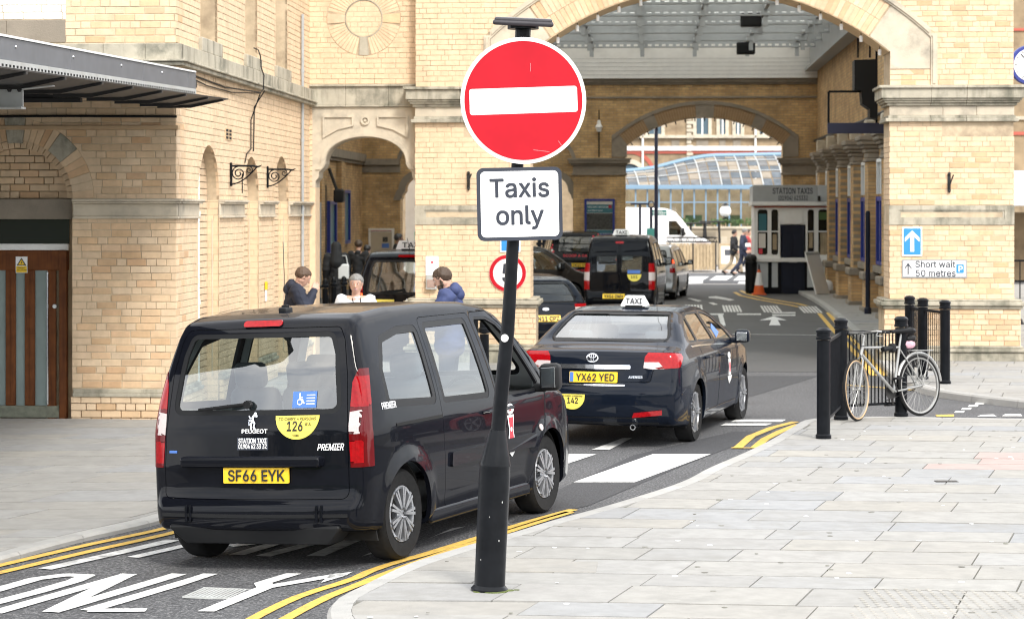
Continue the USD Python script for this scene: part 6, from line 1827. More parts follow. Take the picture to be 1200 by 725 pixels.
    def handle(s, xz, ln=.17, both=True, mat=None):
        for sg in ((-1, 1) if both else (-1,)):
            for x, z in xz:
                w = lambda a: float(s.sh.W(np.array([a]), np.array([z]))[0])
                pts = [(x - ln / 2, sg * (w(x - ln / 2) + .0), z), (x - ln / 2 + .02, sg * (w(x) + .035), z + .005), (x + ln / 2 - .02, sg * (w(x) + .035), z + .005), (x + ln / 2, sg * (w(x + ln / 2) + .0), z)]
                s.add('door_handle', tube(pts, .014, 8), M[mat or s.paint], smooth=40)
def rz(pts): return Polygon(pts)
def sympoly(pts):
    """Half outline (y >= 0) from bottom to top, mirrored to a closed (y, z) outline."""
    return Polygon(pts + [(-y, z) for y, z in pts[::-1]])
def roundp(p, r): return p.buffer(-r, quad_segs=6).buffer(r, quad_segs=6)
def taxi_sign(car, x, z, w=.56, h=.13, mat='white_sign', text='TAXI', y=0.0):
    q = Polygon([(-w / 2, 0), (w / 2, 0), (w / 2 - .05, h), (-w / 2 + .05, h)]).buffer(.012)
    m = extrude(q, -.055, .055); v = np.asarray(m.vertices)
    k = 1 - .35 * (v[:, 1] / h).clip(0, 1)
    m = tm(np.c_[x - v[:, 2] * k, y - v[:, 0], z + v[:, 1]], m.faces)
    if m.volume < 0: m.invert()
    p = car.add('taxi_sign', m, M[mat], smooth=30)
    tx = meshkit.text_mesh(text, h * .62, .002, True); b = tx.bounds; tv = np.asarray(tx.vertices); tv = (tv - [(b[0][0] + b[1][0]) / 2, 0, 0]) * [w * .66 / (b[1][0] - b[0][0]), 1, 1]
    tx = tm(np.c_[x - .066 + (tv[:, 1] + h * .2) / h * .02 - tv[:, 2], y - tv[:, 0], z + h * .2 + tv[:, 1]], tx.faces)
    if tx.volume < 0: tx.invert()
    usdkit.mesh(stage, unique(p, 'lettering'), tx, M['alloy_dark'])
    car.add('sign_mount', box(x - .06, x + .06, y - w * .35, y + w * .35, z - .04, z - .001), M['plastic_black'])

# ---------------------------------------------------------------- the people carrier taxi (near one, and a second farther off)
MPV = [(.12, .265), (.03, .285), (.0, .335), (.0, .455), (.035, .485), (.055, .56), (.06, .72), (.085, 1.0), (.19, 1.40), (.285, 1.66), (.345, 1.745), (.50, 1.785), (1.0, 1.815), (1.7, 1.82), (2.3, 1.80), (2.62, 1.765), (2.86, 1.69), (3.2, 1.44), (3.52, 1.17), (3.66, 1.09), (3.95, 1.02), (4.15, .94), (4.29, .82), (4.36, .66), (4.38, .50), (4.37, .32), (4.28, .22), (3.9, .20), (.75, .21)]
def mpv_shell(h):
    return Shell(MPV, [(.2, .955), (.4, .985), (.62, 1.0), (.95, .995), (1.10, .975), (1.4, .895), (1.68, .795), (1.82, .74)], [(0, .885), (.06, .925), (.15, .96), (.5, .995), (1.5, 1.0), (3.2, 1.0), (3.9, .985), (4.38, .90)], .905, h=h, fillet=.06, R=.062, rear_bow=.11, front_bow=.32, crown=.03, flares=((.72, .32, .36, .50, .022), (3.45, .32, .36, .50, .022)))
def people_carrier(label, loc, heading, roll, h, near, plate_text, lit=False):
    c = Car('people_carrier', label, mpv_shell(h), loc, heading, roll)
    sh = c.sh
    c.wheels((.72, 3.45), .325, 1.52, .20, .205, 9, True)
    tg = sympoly([(.735, .50), (.735, .72), (.725, 1.0), (.70, 1.36), (.655, 1.60), (.61, 1.685)])
    # rear lamps wrap round the corner
    pr_r = prism(Polygon([(.752, .715), (1.1, .715), (1.1, 1.40), (.775, 1.40), (.742, 1.30), (.735, 1.0)]), 'x', -.5, 1.0)
    pr_s = prism(Polygon([(-.3, .715), (.25, .715), (.255, 1.0), (.31, 1.22), (.37, 1.39), (-.3, 1.40)]), 'y', .3, 1.2)
    zcut = lambda a, b: m3.Manifold.cube((3, 3, b - a)).translate((-1, -1.5, a))
    c.lamp('tail_light', [pr_r, pr_s], 'lamp_dark_red', sub=[('reversing_lens', (prism(Polygon([(.7, .945), (.812, .945), (.822, 1.11), (.7, 1.09)]), 'x', -.5, 1)), 'lamp_lit' if lit else 'lamp_clear'), ('brake_lens', prism(Polygon([(.7, .745), (.835, .745), (.835, .90), (.7, .90)]), 'x', -.5, 1), 'lamp_red'), ('upper_lens', prism(Polygon([(.7, 1.13), (.85, 1.13), (.85, 1.34), (.7, 1.34)]), 'x', -.5, 1), 'lamp_red')])
    # side windows and doors
    qw = roundp(Polygon([(.50, 1.10), (1.32, 1.06), (1.32, 1.655), (.98, 1.655), (.66, 1.60), (.52, 1.38)]), .07)
    sw = roundp(Polygon([(1.42, 1.06), (2.30, 1.035), (2.22, 1.665), (1.42, 1.665)]), .06)
    fw = roundp(Polygon([(2.43, 1.03), (3.20, 1.02), (3.33, 1.05), (3.02, 1.42), (2.78, 1.60), (2.62, 1.655), (2.36, 1.665)]), .05)
    sd = roundp(Polygon([(1.37, .30), (1.37, 1.70), (2.30, 1.70), (2.41, 1.0), (2.41, .30)]), .05)
    fd = roundp(Polygon([(2.42, .30), (2.42, 1.0), (2.31, 1.70), (2.66, 1.70), (3.05, 1.47), (3.40, 1.06), (3.36, .80), (3.16, .52), (2.98, .30)]), .05)
    c.cut_panel('tailgate', roundp(tg, .05), 'x', -.3, 1.0)
    for nm, q in (('sliding_door', sd), ('front_door', fd)):
        c.cut_panel(nm, q, 'y', .35, 1.2, both=True)
    rw_ = roundp(sympoly([(.665, 1.085), (.672, 1.16), (.63, 1.50), (.575, 1.655)]), .075)
    c.window('rear_window', rw_, 'x', -.3, 1.1, seal=.035)
    c.window('quarter_window', qw, 'y', .35, 1.2, both=True, seal=.055)
    c.window('side_window', sw, 'y', .35, 1.2, both=True, seal=.045)
    if near:
        c.opening(prism(fw, 'y', -1.2, -.35)); c.opening(prism(fw, 'y', .35, 1.2))       # the driver's window is wound down
        for sg in (-1, 1):
            pr = prism(fw, 'y', .35, 1.2) if sg > 0 else prism(fw, 'y', -1.2, -.35)
            fr = (sh.skin(.002, .03) ^ pr) - (prism(fw.buffer(-.02), 'y', .35, 1.2) if sg > 0 else prism(fw.buffer(-.02), 'y', -1.2, -.35))
            c.add('window_channel', fr, M['plastic_black'], smooth=30)
    else:
        c.window('side_window', fw, 'y', .35, 1.2, both=True)
    ws = roundp(sympoly([(.70, 1.14), (.60, 1.66)]), .08)
    c.window('windscreen', ws, 'x', 2.75, 4.0, seal=.04, mat='glass_clear')
    pan = c.finish()
    # trims
    xr = lambda y, z: float(sh.rear_x(np.array([z]), np.array([y]))[0])
    hb = c.add('grab_bar', rbox(xr(0, .76) - .045, xr(0, .76) + .06, -.555, .555, .722, .800, .022), M['paint_black'], smooth=40)
    c.add('brake_light', sh.on_rear(dense(rrect(-.155, .155, 1.700, 1.742, .02), .012, .08), .003), M['lamp_red'])
    for s_ in (-1, 1):
        for k_ in (0, .034): c.add('bumper_seam', sh.on_rear(extrude(rrect(s_ * .52 + k_ - .009, s_ * .52 + k_ + .009, .34, .462, .008).segmentize(.02), 0, .012), .0), M['paint_black'])
    c.add('bumper_strip', sh.on_rear(dense(sbox(-.74, .375, .74, .40), .006, .2), .001), M['plastic_black'])
    c.add('lower_valance', cat([_moved(m3.Manifold.batch_hull([m3.Manifold.sphere(.02, 10).translate(p) for p in ((.07, -.66, .30), (.07, .66, .30), (.11, -.56, .20), (.11, .56, .20), (.30, -.56, .20), (.30, .56, .20), (.3, -.66, .3), (.3, .66, .3))]), np.zeros(3))]), M['plastic_black'], smooth=40)
    c.add('rear_wiper', cat([tube([(xr(-.02, 1.125) - .03, .42, 1.128), (xr(-.02, 1.14) - .035, .05, 1.165)], .011, 6), tube([(xr(0, 1.12) - .02, .45, 1.118), (xr(0, 1.155) - .02, .02, 1.155)], .007, 6), lathe([(0, -.02), (.03, -.02), (.03, .02), (0, .02)], 12, 'x').apply_translation((xr(0, 1.15) - .02, .03, 1.16))]), M['plastic_black'])
    for s_ in (-1, 1):
        for q in ([(1.45, .585), (2.38, .585), (2.38, .70), (1.47, .70)], [(2.45, .585), (3.06, .585), (3.14, .70), (2.45, .70)]):
            c.add('rub_strip', sh.on_side(extrude(roundp(Polygon(q), .02).segmentize(.1), 0, .02), .001, s_), M['paint_black'])
        c.add('side_sill', rbox(1.12, 3.04, s_ * .86 - .03, s_ * .86 + .03, .20, .31, .025), M['paint_black'], smooth=40)
        c.add('slide_rail', sh.on_side(dense(sbox(.55, .985, 1.36, 1.008), .004, .15), .0005, s_), M['void_black'])
    c.handle([(2.20, .93), (2.56, .93)])
    c.mirror(3.22, 1.02, .1)
    c.interior(.3, 3.9, .24, .74, 3.05, 1.02)
    for y in (.36, -.36): c.seat(2.05, y, .50, mat='seat_grey')
    for y in (.44, 0, -.44): c.seat(1.05, y, .50, w=.40, mat='seat_grey')
    c.add('load_floor', box(.12, .95, -.70, .70, .50, .54), M['void_black'])
    c.plate(plate_text, 0 if not near else c.rear(301, 556)[0], .625 if not near else c.rear(301, 556)[1], size=.075)
    c.add('aerial', cat([tube([(.62, 0, 1.79), (.56, 0, 1.84), (.30, .0, 2.02)], .005, 5)]) if not near else cat([rbox(.60, .72, -.03, .03, 1.785, 1.825, .012), tube([(.66, 0, 1.82), (.66, 0, 1.84)], .03, 8), tube([(.66, 0, 1.83), (.66, -.0, 2.3)], .0025, 5)]), M['plastic_black'])
    return c, pan
c1, pn1 = people_carrier('black people carrier taxi, nearest car, plate SF66 EYK and number 126', (-1.83, 16.13, -.033), 22.7, -2.5, .045, True, 'SF66 EYK')
sh = c1.sh
gate = pn1['tailgate'][0]
y, z = c1.rear(349, 486)
disc = Polygon(np.r_[[(-.165, 0), (.165, 0)], arc(0, -.0, .165, 0, -180, 24)])
pl_ = c1.add('licence_plate', sh.on_rear(dense(affinity.translate(disc.buffer(.0), y, z), .003, .06), .003), M['sticker_yellow'])
c1.rtext('number', '126', y - .08, z - .105, .065, 'plate_text', width=.12, lift=.0075, parent=pl_)
c1.rtext('caption', 'TO CARRY 4 PERSONS', y - .14, z - .032, .020, 'plate_text', width=.28, lift=.0075, bold=False, parent=pl_)
c1.rtext('caption', 'W.A.', y + .06, z - .07, .022, 'plate_text', width=.05, lift=.0075, bold=False, parent=pl_)
c1.rtext('caption', 'YORK', y - .03, z - .145, .014, 'plate_text', width=.05, lift=.0075, bold=False, parent=pl_)
y, z = c1.rear(283, 507); w = c1.rear(313, 507)[0] - y
c1.rtext('maker_name', 'PEUGEOT', y, z, .028, 'white_sign', width=w)
y0, z0 = c1.rear(278, 526.5); y1, z1 = c1.rear(314.5, 512)
lb_ = c1.add('phone_label', sh.on_rear(dense(sbox(y0, z0, y1, z1), .002, .08), .002), M['sign_black'])
c1.rtext('lettering', 'STATION TAXI', y0 + .012, (z0 + z1) / 2 + .006, .032, 'white_sign', width=(y1 - y0) - .024, lift=.006, parent=lb_)
c1.rtext('lettering', '01904 62 33 32', y0 + .012, z0 + .010, .032, 'white_sign', width=(y1 - y0) - .024, lift=.006, parent=lb_)
y, z = c1.rear(371.5, 527); w = c1.rear(402, 527)[0] - y
c1.rtext('trim_name', 'PREMIER', y, z, .045, 'white_sign', width=w, slant=.2)
y, z = c1.rear(199, 530)
c1.add('blue_badge', sh.on_rear(extrude(sbox(y, z, y + .07, z + .018), 0, .002), .003), M['sticker_blue'])
# the lion badge: a rearing beast in thin chrome strokes
y, z = c1.rear(297.5, 493)
S = .058
lion = unary_union([LineString([(-.4, .5), (-.15, .62), (.1, .45), (.05, .1), (.3, -.25), (.25, -.7)]).buffer(.12), LineString([(.05, .1), (-.2, -.2), (-.1, -.55), (-.35, -.75)]).buffer(.1), LineString([(.05, .35), (.45, .3), (.62, .5)]).buffer(.07), LineString([(0, .2), (.35, .05), (.6, .12)]).buffer(.07), LineString([(.2, -.2), (.55, -.35), (.6, -.05)]).buffer(.05), Point(-.2, .66).buffer(.22)])
c1.add('maker_badge', sh.on_rear(extrude(affinity.translate(affinity.scale(lion, -S, S * 1.25, origin=(0, 0)), y, z), 0, .006), .003), M['chrome'])
y0, z0 = c1.rear(342, 477.5); y1, z1 = c1.rear(371.5, 457.5)
st = c1.add('access_sticker', sh.on_rear(extrude(sbox(y0, z0, y1, z1), 0, .002), -.006), M['sticker_blue'])
usdkit.mesh(stage, unique(st, 'wheelchair_symbol'), sh.on_rear(extrude(affinity.translate(affinity.scale(unary_union([Point(.0, -.25).buffer(.34).difference(Point(0, -.25).buffer(.24)).difference(sbox(-.1, 0, .5, .5)), Point(-.05, .62).buffer(.11), LineString([(-.03, .5), (0, .02), (.32, .02), (.45, -.4), (.6, -.36)]).buffer(.055), LineString([(-.02, .25), (.3, .25)]).buffer(.045)]), .062, .062, origin=(0, 0)), y0 + .055, (z0 + z1) / 2), 0, .001), -.0035), M['white_sign'])
for k in range(4):
    usdkit.mesh(stage, unique(st, 'print_line'), sh.on_rear(extrude(sbox(y0 + .105, z0 + .025 + .02 * k, y1 - .012, z0 + .031 + .02 * k), 0, .001), -.0035), M['white_sign'])
# side: trim name, shield badge on the door, flank reflector dot
x, z = c1.side(443, 475); x2, _ = c1.side(462, 475)
tx = meshkit.text_mesh('PREMIER', .045, .0015, True); tx = tm(np.asarray(tx.vertices) * [(x2 - x) / (tx.bounds[1][0] - tx.bounds[0][0]), 1, 1] + [x, z, 0], tx.faces)
c1.add('trim_name', sh.on_side(tx, .003), M['white_sign'])
x, z = c1.side(598.5, 500)
arms = unary_union([affinity.scale(Point(0, .17).buffer(.09), .8, .5), Polygon([(-.065, .12), (.065, .12), (.04, .0), (.065, -.11), (-.065, -.11), (-.04, 0)]), Polygon([(-.12, -.12), (.12, -.12), (.09, -.17), (.0, -.23), (-.09, -.17)])])
em = c1.add('door_crest', sh.on_side(dense(affinity.translate(arms, x, z), .002, .06), .003), M['white_sign'])
usdkit.mesh(stage, unique(em, 'crest_red'), sh.on_side(dense(affinity.translate(unary_union([Polygon([(-.045, .10), (.045, .10), (.028, .0), (.045, -.09), (-.045, -.09), (-.028, 0)]).difference(Point(0, .0).buffer(.02)), sbox(-.02, .155, .02, .195)]), x, z), .001, .06), .0055), M['sticker_red'])
x, z = c1.side(633.5, 498)
c1.add('side_repeater', sh.on_side(dense(Point(x, z).buffer(.028), .008, .03), .002), M['lamp_clear'])
c2, pn2 = people_carrier('black people carrier taxi half hidden behind the left pier, rear light lit', (*gp(474, 421)[:2], 0.0), 6, 0, .08, False, 'YK13 TAX', lit=True)
taxi_sign(c2, 1.0, 1.83)
y, z = .28, .98
c2.add('licence_plate', c2.sh.on_rear(dense(affinity.translate(disc, -.35, z + .02), .003, .1), .003), M['sticker_yellow'])
c2.rtext('number', '88', -.42, z - .09, .07, 'plate_text', width=.12, lift=.008)
c2.add('maker_badge', c2.sh.on_rear(extrude(affinity.translate(affinity.scale(lion, -S * 1.3, S * 1.6, origin=(0, 0)), 0.02, .93), 0, .006), .003), M['chrome'])

# ---------------------------------------------------------------- the dark blue saloon taxi
SAL = [(.10, .24), (.03, .30), (.0, .42), (.0, .58), (.03, .66), (.05, .78), (.085, .96), (.11, 1.015), (.20, 1.035), (.46, 1.06), (.62, 1.11), (1.0, 1.29), (1.30, 1.39), (1.65, 1.425), (2.05, 1.43), (2.45, 1.405), (2.80, 1.32), (3.2, 1.13), (3.52, .985), (3.8, .93), (4.25, .83), (4.52, .70), (4.66, .55), (4.70, .42), (4.66, .28), (4.5, .20), (.6, .19)]
ssh = Shell(SAL, [(.19, .95), (.4, .985), (.65, 1.0), (.90, .985), (1.02, .945), (1.2, .83), (1.43, .66)], [(0, .90), (.15, .955), (.6, .99), (1.4, 1.0), (3.0, 1.0), (3.9, .97), (4.7, .84)], .905, h=.05, fillet=.055, R=.057, rear_bow=.16, front_bow=.40, crown=.025, flares=((1.03, .32, .37, .48, .012), (3.73, .32, .37, .48, .012)))
c3 = Car('saloon_taxi', 'dark blue saloon taxi with white roof sign, plate YX62 YED and number 142', ssh, (.86, 24.13, 0), 16.5, paint='paint_navy')
c3.wheels((1.03, 3.73), .318, 1.55, .20, .222, 5, True)
bl_ = sympoly([(.60, .695), (.66, .80), (.70, .95), (.70, 1.3)])
pr_r = prism(Polygon([(.505, .845), (.60, .83), (1.1, .86), (1.1, 1.00), (.545, 1.005), (.515, .96)]), 'x', -.5, .9)
pr_s = prism(Polygon([(-.3, .80), (.20, .80), (.42, .945), (.40, .985), (.1, 1.01), (-.3, 1.02)]), 'y', .3, 1.2)
c3.lamp('tail_light', [pr_r, pr_s], 'lamp_red', sub=[('reversing_lens', prism(Polygon([(.49, .82), (.735, .82), (.66, .905), (.49, .905)]), 'x', -.5, 1), 'lamp_clear')])
qw = roundp(Polygon([(.92, 1.07), (1.30, 1.06), (1.36, 1.33), (1.26, 1.315), (1.10, 1.24)]), .03)
rdw = roundp(Polygon([(1.34, 1.06), (2.10, 1.03), (2.06, 1.355), (1.62, 1.365), (1.42, 1.345)]), .03)
fdw = roundp(Polygon([(2.20, 1.03), (3.13, .985), (2.85, 1.18), (2.62, 1.29), (2.42, 1.335), (2.16, 1.355)]), .03)
rd = roundp(Polygon([(1.38, .75), (1.28, 1.04), (1.40, 1.375), (2.09, 1.375), (2.15, 1.0), (2.13, .30), (1.50, .30), (1.46, .55)]), .04)
fd = roundp(Polygon([(2.16, .30), (2.18, 1.0), (2.12, 1.375), (2.45, 1.365), (2.85, 1.21), (3.25, .99), (3.30, .85), (3.28, .30)]), .04)
for nm, q in (('rear_door', rd), ('front_door', fd)): c3.cut_panel(nm, q, 'y', .35, 1.2, both=True)
bootp = sympoly([(.58, .70), (.60, .80), (.69, .98), (.69, 1.085)])
c3.cut_panel('boot_lid', roundp(bootp, .03), 'x', -.3, .52)
c3.window('rear_window', roundp(sympoly([(.675, 1.088), (.62, 1.22), (.545, 1.378)]), .05), 'x', .3, 1.5, seal=.03, mat='glass_mirror')
c3.window('quarter_window', qw, 'y', .3, 1.2, both=True, seal=.018)
c3.window('side_window', rdw, 'y', .3, 1.2, both=True)
c3.window('side_window', fdw, 'y', .3, 1.2, both=True)
c3.window('windscreen', roundp(sympoly([(.68, 1.0), (.54, 1.36)]), .06), 'x', 2.5, 3.8, seal=.03, mat='glass_clear')
pn3 = c3.finish()
c3.interior(.6, 4.0, .22, .72, 3.0, .92)
for y in (.36, -.36): c3.seat(2.15, y, .34, tall=.56)
for y in (.42, -.42): c3.seat(1.25, y, .36, w=.6, tall=.52)
c3.add('parcel_shelf', box(.55, 1.2, -.66, .66, 1.0, 1.02), M['seat_grey'])
py, pz = c3.rear(695.5, 441)
c3.plate('YX62 YED', py, pz, band=True)
y0, z0 = c3.rear(655, 433.5); y1, z1 = c3.rear(735, 428.5)
c3.add('boot_chrome_strip', ssh.on_rear(dense(rrect(py - .39, py + .39, pz + .085, pz + .13, .015), .012, .1), .002), M['chrome'], smooth=30)
c3.add('bumper_strip', ssh.on_rear(dense(rrect(-.52, .32, .655, .672, .006), .004, .1), .002), M['chrome'])
c3.add('badge', ssh.on_rear(extrude(unary_union([affinity.translate(e, py - .02, pz + .20) for e in (affinity.scale(Point(0, 0).buffer(.066), 1, .72).difference(affinity.scale(Point(0, 0).buffer(.054), 1, .68)), affinity.scale(Point(0, .02).buffer(.036), 1.2, .6).difference(affinity.scale(Point(0, .02).buffer(.028), 1.2, .5)), affinity.scale(Point(0, 0).buffer(.042), .42, 1).difference(affinity.scale(Point(0, 0).buffer(.034), .34, 1)))]), 0, .006), .004), M['chrome'])
y, z = c3.rear(640, 445); c3.rtext('maker_name', 'TOYOTA', y, z, .020, 'chrome', width=.10)
y, z = c3.rear(736.5, 442.5); c3.rtext('model_name', 'AVENSIS', y, z, .024, 'chrome', width=.145)
y, z = c3.rear(670.5, 461)
pl_ = c3.add('licence_plate', ssh.on_rear(dense(affinity.translate(Polygon(np.r_[[(-.14, 0), (.14, 0)], arc(0, -.02, .14, 0, -180, 24)]), y, z), .003, .06), .006), M['sticker_yellow'])
c3.rtext('number', '142', y - .06, z - .095, .060, 'plate_text', width=.12, lift=.0105, parent=pl_)
c3.rtext('caption', 'TO CARRY 4 PERSONS', y - .115, z - .026, .016, 'plate_text', width=.23, lift=.0105, bold=False, parent=pl_)
for s_ in (-1, 1):
    c3.add('rear_reflector', ssh.on_rear(dense(Polygon([(s_ * .40, .33), (s_ * .70, .36), (s_ * .70, .405), (s_ * .42, .375)]).buffer(.004), .006, .08), .004), M['lamp_red'])
c3.add('lower_valance', ssh.on_rear(dense(sbox(-.66, .255, .66, .33), .004, .15), .003), M['plastic_black'])
c3.add('exhaust', lathe([(.022, -.08), (.03, -.08), (.03, .12), (.022, .12), (.022, -.08)], 14, 'x').apply_translation((.06, -.42, .235)), M['chrome'])
taxi_sign(c3, 1.55, 1.44, .28, .095, y=-.07)
c3.handle([(1.50, .88), (2.30, .86)], .16)
c3.mirror(2.98, .96, .1, mat='paint_navy', w=.17, h=.15)
c3.add('aerial', tube([(1.38, -.36, 1.385), (1.36, -.36, 1.95)], .003, 5), M['dark_metal'])
c3.add('window_trim', cat([ssh.on_side(dense(LineString([(.92, 1.05), (1.3, 1.043), (2.1, 1.012), (3.12, .965)]).buffer(.008), .004, .2), .001, s_) for s_ in (-1, 1)]), M['chrome'])
em = c3.add('door_crest', ssh.on_side(dense(affinity.translate(affinity.scale(arms, 1.0, .85, origin=(0, 0)), 2.72, .70), .002, .06), .003), M['white_sign'])
usdkit.mesh(stage, unique(em, 'crest_red'), ssh.on_side(dense(sbox(2.69, .64, 2.75, .76), .001, .06), .0055), M['sticker_red'])
c3.add('window_sticker', ssh.on_side(dense(Polygon([(2.35, 1.07), (2.62, 1.12), (2.5, 1.22), (2.36, 1.18)]), .001, .1), -.006), M['sticker_blue'])
# ---------------------------------------------------------------- the other vehicles
def scaled_mpv(L, H, half, h, flares=True, wheel=(.72, 3.45, .32)):
    sx, sz = L / 4.38, H / 1.82
    return Shell([(x * sx, z * sz) for x, z in MPV], [(z * sz, w) for z, w in [(.2, .955), (.4, .985), (.62, 1.0), (.95, .995), (1.10, .975), (1.4, .905), (1.68, .82), (1.82, .76)]], [(x * sx, w) for x, w in [(0, .93), (.12, .965), (.5, .995), (1.5, 1.0), (3.2, 1.0), (3.9, .985), (4.38, .90)]], half, h=h, fillet=.05, R=.052, rear_bow=.06, front_bow=.3, crown=.03, ny=8), sx, sz
def far_car(name, label, loc, heading, L, H, half, paint, win, lampz, lamp_w, plate, twin=False, lit=False, h=.09, lamps=True, profile=None):
    """win: half outline of the rear window; lampz: (z0, z1); plate: (text, y, z) or None."""
    if profile is None:
        S_, sx, sz = scaled_mpv(L, H, half, h)
    else:
        sx, sz = L / 4.38, H / 1.82
        S_ = Shell(profile, [(.19, .95), (.4, .985), (.65, 1.0), (.9 * H / 1.43, .985), (1.02 * H / 1.43, .945), (1.2 * H / 1.43, .84), (H, .70)], [(0, .91), (.15, .955), (.6, .99), (1.4, 1.0), (L * .65, 1.0), (L * .84, .97), (L, .85)], half, h=h, fillet=.05, R=.052, rear_bow=.12, front_bow=.35, crown=.025, ny=8)
    c = Car(name, label, S_, loc, heading, paint=paint)
    r = .31
    xa, xf = .165 * L + .02, .79 * L
    c.wheels((xa, xf), r, half * 1.66, .195, .205, 5, True)
    if lamps:
        z0, z1 = lampz
        pr_r = prism(Polygon([(half - lamp_w, z0), (1.3, z0), (1.3, z1), (half - lamp_w * 1.05, z1)]), 'x', -.5, .9)
        pr_s = prism(Polygon([(-.3, z0), (.22, z0), (.26 + (z1 - z0) * .1, z1), (-.3, z1)]), 'y', .3, 1.3)
        zm, dzz = (z0 + z1) / 2, (z1 - z0) * .16
        c.lamp('tail_light', [pr_r, pr_s], 'lamp_red', sub=[('reversing_lens', m3.Manifold.cube((3, 3, 2 * dzz)).translate((-1, -1.5, zm - dzz)), 'lamp_clear')] + ([('lit_lens', m3.Manifold.cube((3, 3, dzz * 1.6)).translate((-1, -1.5, z1 - dzz * 2)), 'lamp_lit')] if lit else []))
    if twin:
        for sg in (-1, 1):
            q = roundp(Polygon([(sg * .045, win[0][1]), (sg * win[0][0], win[0][1]), (sg * win[-1][0], win[-1][1]), (sg * .045, win[-1][1])]), .04)
            c.window('rear_window', q, 'x', -.3, 1.0, seal=.02, mat='glass')
            c.cut_panel('rear_door', Polygon([(sg * .006, .45), (sg * (half - lamp_w - .03), .45), (sg * (half - lamp_w - .04), H * .72), (sg * (half - .22), H * .93), (sg * .006, H * .93)]), 'x', -.3, 1.0)
    else:
        c.window('rear_window', roundp(sympoly(win), .06), 'x', -.3, 1.6, seal=.03, mat='glass_tint')
    f = lambda pts: Polygon([(x * sx, z * sz) for x, z in pts])
    if profile is None:
        ws_ = [f([(.55, 1.12), (1.32, 1.08), (1.32, 1.63), (.68, 1.60)]), f([(1.42, 1.08), (2.30, 1.06), (2.25, 1.64), (1.42, 1.64)]), f([(2.43, 1.06), (3.25, 1.06), (3.0, 1.40), (2.66, 1.63), (2.36, 1.64)])]
        dr_ = [f([(1.37, .32), (1.37, 1.69), (2.30, 1.69), (2.40, 1.0), (2.40, .32)]), f([(2.42, .32), (2.42, 1.0), (2.32, 1.69), (2.66, 1.69), (3.05, 1.45), (3.38, 1.06), (3.16, .5), (2.98, .32)])]
        wsc = sympoly([(half * .77, 1.16 * sz), (half * .66, 1.64 * sz)]); xw = (2.72 * sx, 4.0 * sx)
    else:
        k = H / 1.43; kx = L / 4.7
        g2 = lambda pts: Polygon([(x * kx, z * k) for x, z in pts])
        ws_ = [g2([(.55, 1.08), (1.28, 1.06), (1.32, 1.36), (.8, 1.34)]), g2([(1.34, 1.06), (2.10, 1.03), (2.06, 1.355), (1.38, 1.365)]), g2([(2.20, 1.03), (3.05, .995), (2.82, 1.17), (2.42, 1.33), (2.16, 1.35)])]
        dr_ = [g2([(1.32, .75), (1.31, 1.375), (2.09, 1.375), (2.15, 1.0), (2.13, .30), (1.50, .30)]), g2([(2.16, .30), (2.18, 1.0), (2.12, 1.375), (2.45, 1.36), (2.85, 1.20), (3.2, .99), (3.25, .30)])]
        wsc = sympoly([(half * .75, 1.0 * k), (half * .60, 1.35 * k)]); xw = (2.4 * kx, 3.8 * kx)
    for q in dr_: c.cut_panel('door', roundp(q, .03), 'y', .35, 1.3, both=True)
    for q in ws_: c.window('side_window', roundp(q, .03), 'y', .35, 1.3, both=True)
    c.window('windscreen', roundp(wsc, .06), 'x', xw[0], xw[1], seal=.03, mat='glass')
    c.finish()
    c.interior(.5, L * .85, .25, half * .8, L * .68, .56 * H)
    for y in (.36, -.36): c.seat(L * .47, y, .27 * H)
    for y in (.38, -.38): c.seat(L * .26, y, .27 * H, w=.6)
    c.mirror(L * .715, .60 * H, .1, w=.16, h=.19 if H > 1.6 else .14)
    c.handle([(L * .50, .52 * H), (L * .585, .52 * H)])
    if plate: c.plate(plate[0], plate[1], plate[2])
    c.add('bumper_strip', S_.on_rear(dense(sbox(-half * .7, .36, half * .7, .40), .008, .2), .002), M['plastic_black'])
    return c
EST = [(.05, .24), (.0, .32), (.0, .58), (.04, .66), (.07, .86), (.20, 1.02), (.42, 1.20), (.56, 1.27), (.9, 1.32), (1.6, 1.35), (2.1, 1.345), (2.5, 1.31), (2.85, 1.21), (3.2, 1.04), (3.5, .93), (4.1, .82), (4.42, .66), (4.52, .48), (4.48, .26), (4.3, .20), (.6, .19)]
c4 = far_car('estate_car', 'dark grey estate car behind the left pier, plate PN11 CPZ', (.60, 39.9, 0), -16, 4.52, 1.33, .84, 'paint_navy', [(.60, .88), (.53, 1.16), (.47, 1.235)], (.70, .86), .28, ('PN11 CPZ', 0, .615), profile=EST)
c4.add('badge', c4.sh.on_rear(extrude(affinity.scale(Point(0, .775).buffer(.06), 1, .45), 0, .008), .003), M['chrome'])
c5 = far_car('van_taxi', 'black square backed taxi with twin rear doors and a half round yellow plate', (2.50, 54.0, 0), 8, 4.15, 1.90, .86, 'paint_black', [(.54, 1.02), (.55, 1.42)], (.62, 1.24), .16, ('YX56 OMH', -.12, .47), twin=True)
taxi_sign(c5, .75, 1.90, .40, .12)
c5.add('brake_light', c5.sh.on_rear(extrude(rrect(-.10, .10, 1.70, 1.75, .02), 0, .01), .003), M['lamp_red'])
p5 = c5.add('licence_plate', c5.sh.on_rear(extrude(affinity.translate(disc, .36, .98), 0, .004), .003), M['sticker_yellow'])
c5.rtext('number', '151', .27, .89, .06, 'plate_text', width=.16, lift=.008, parent=p5)
c5.add('door_sticker', c5.sh.on_rear(extrude(rrect(.20, .50, 1.0, 1.08, .01), 0, .003), .006), M['sticker_blue'])
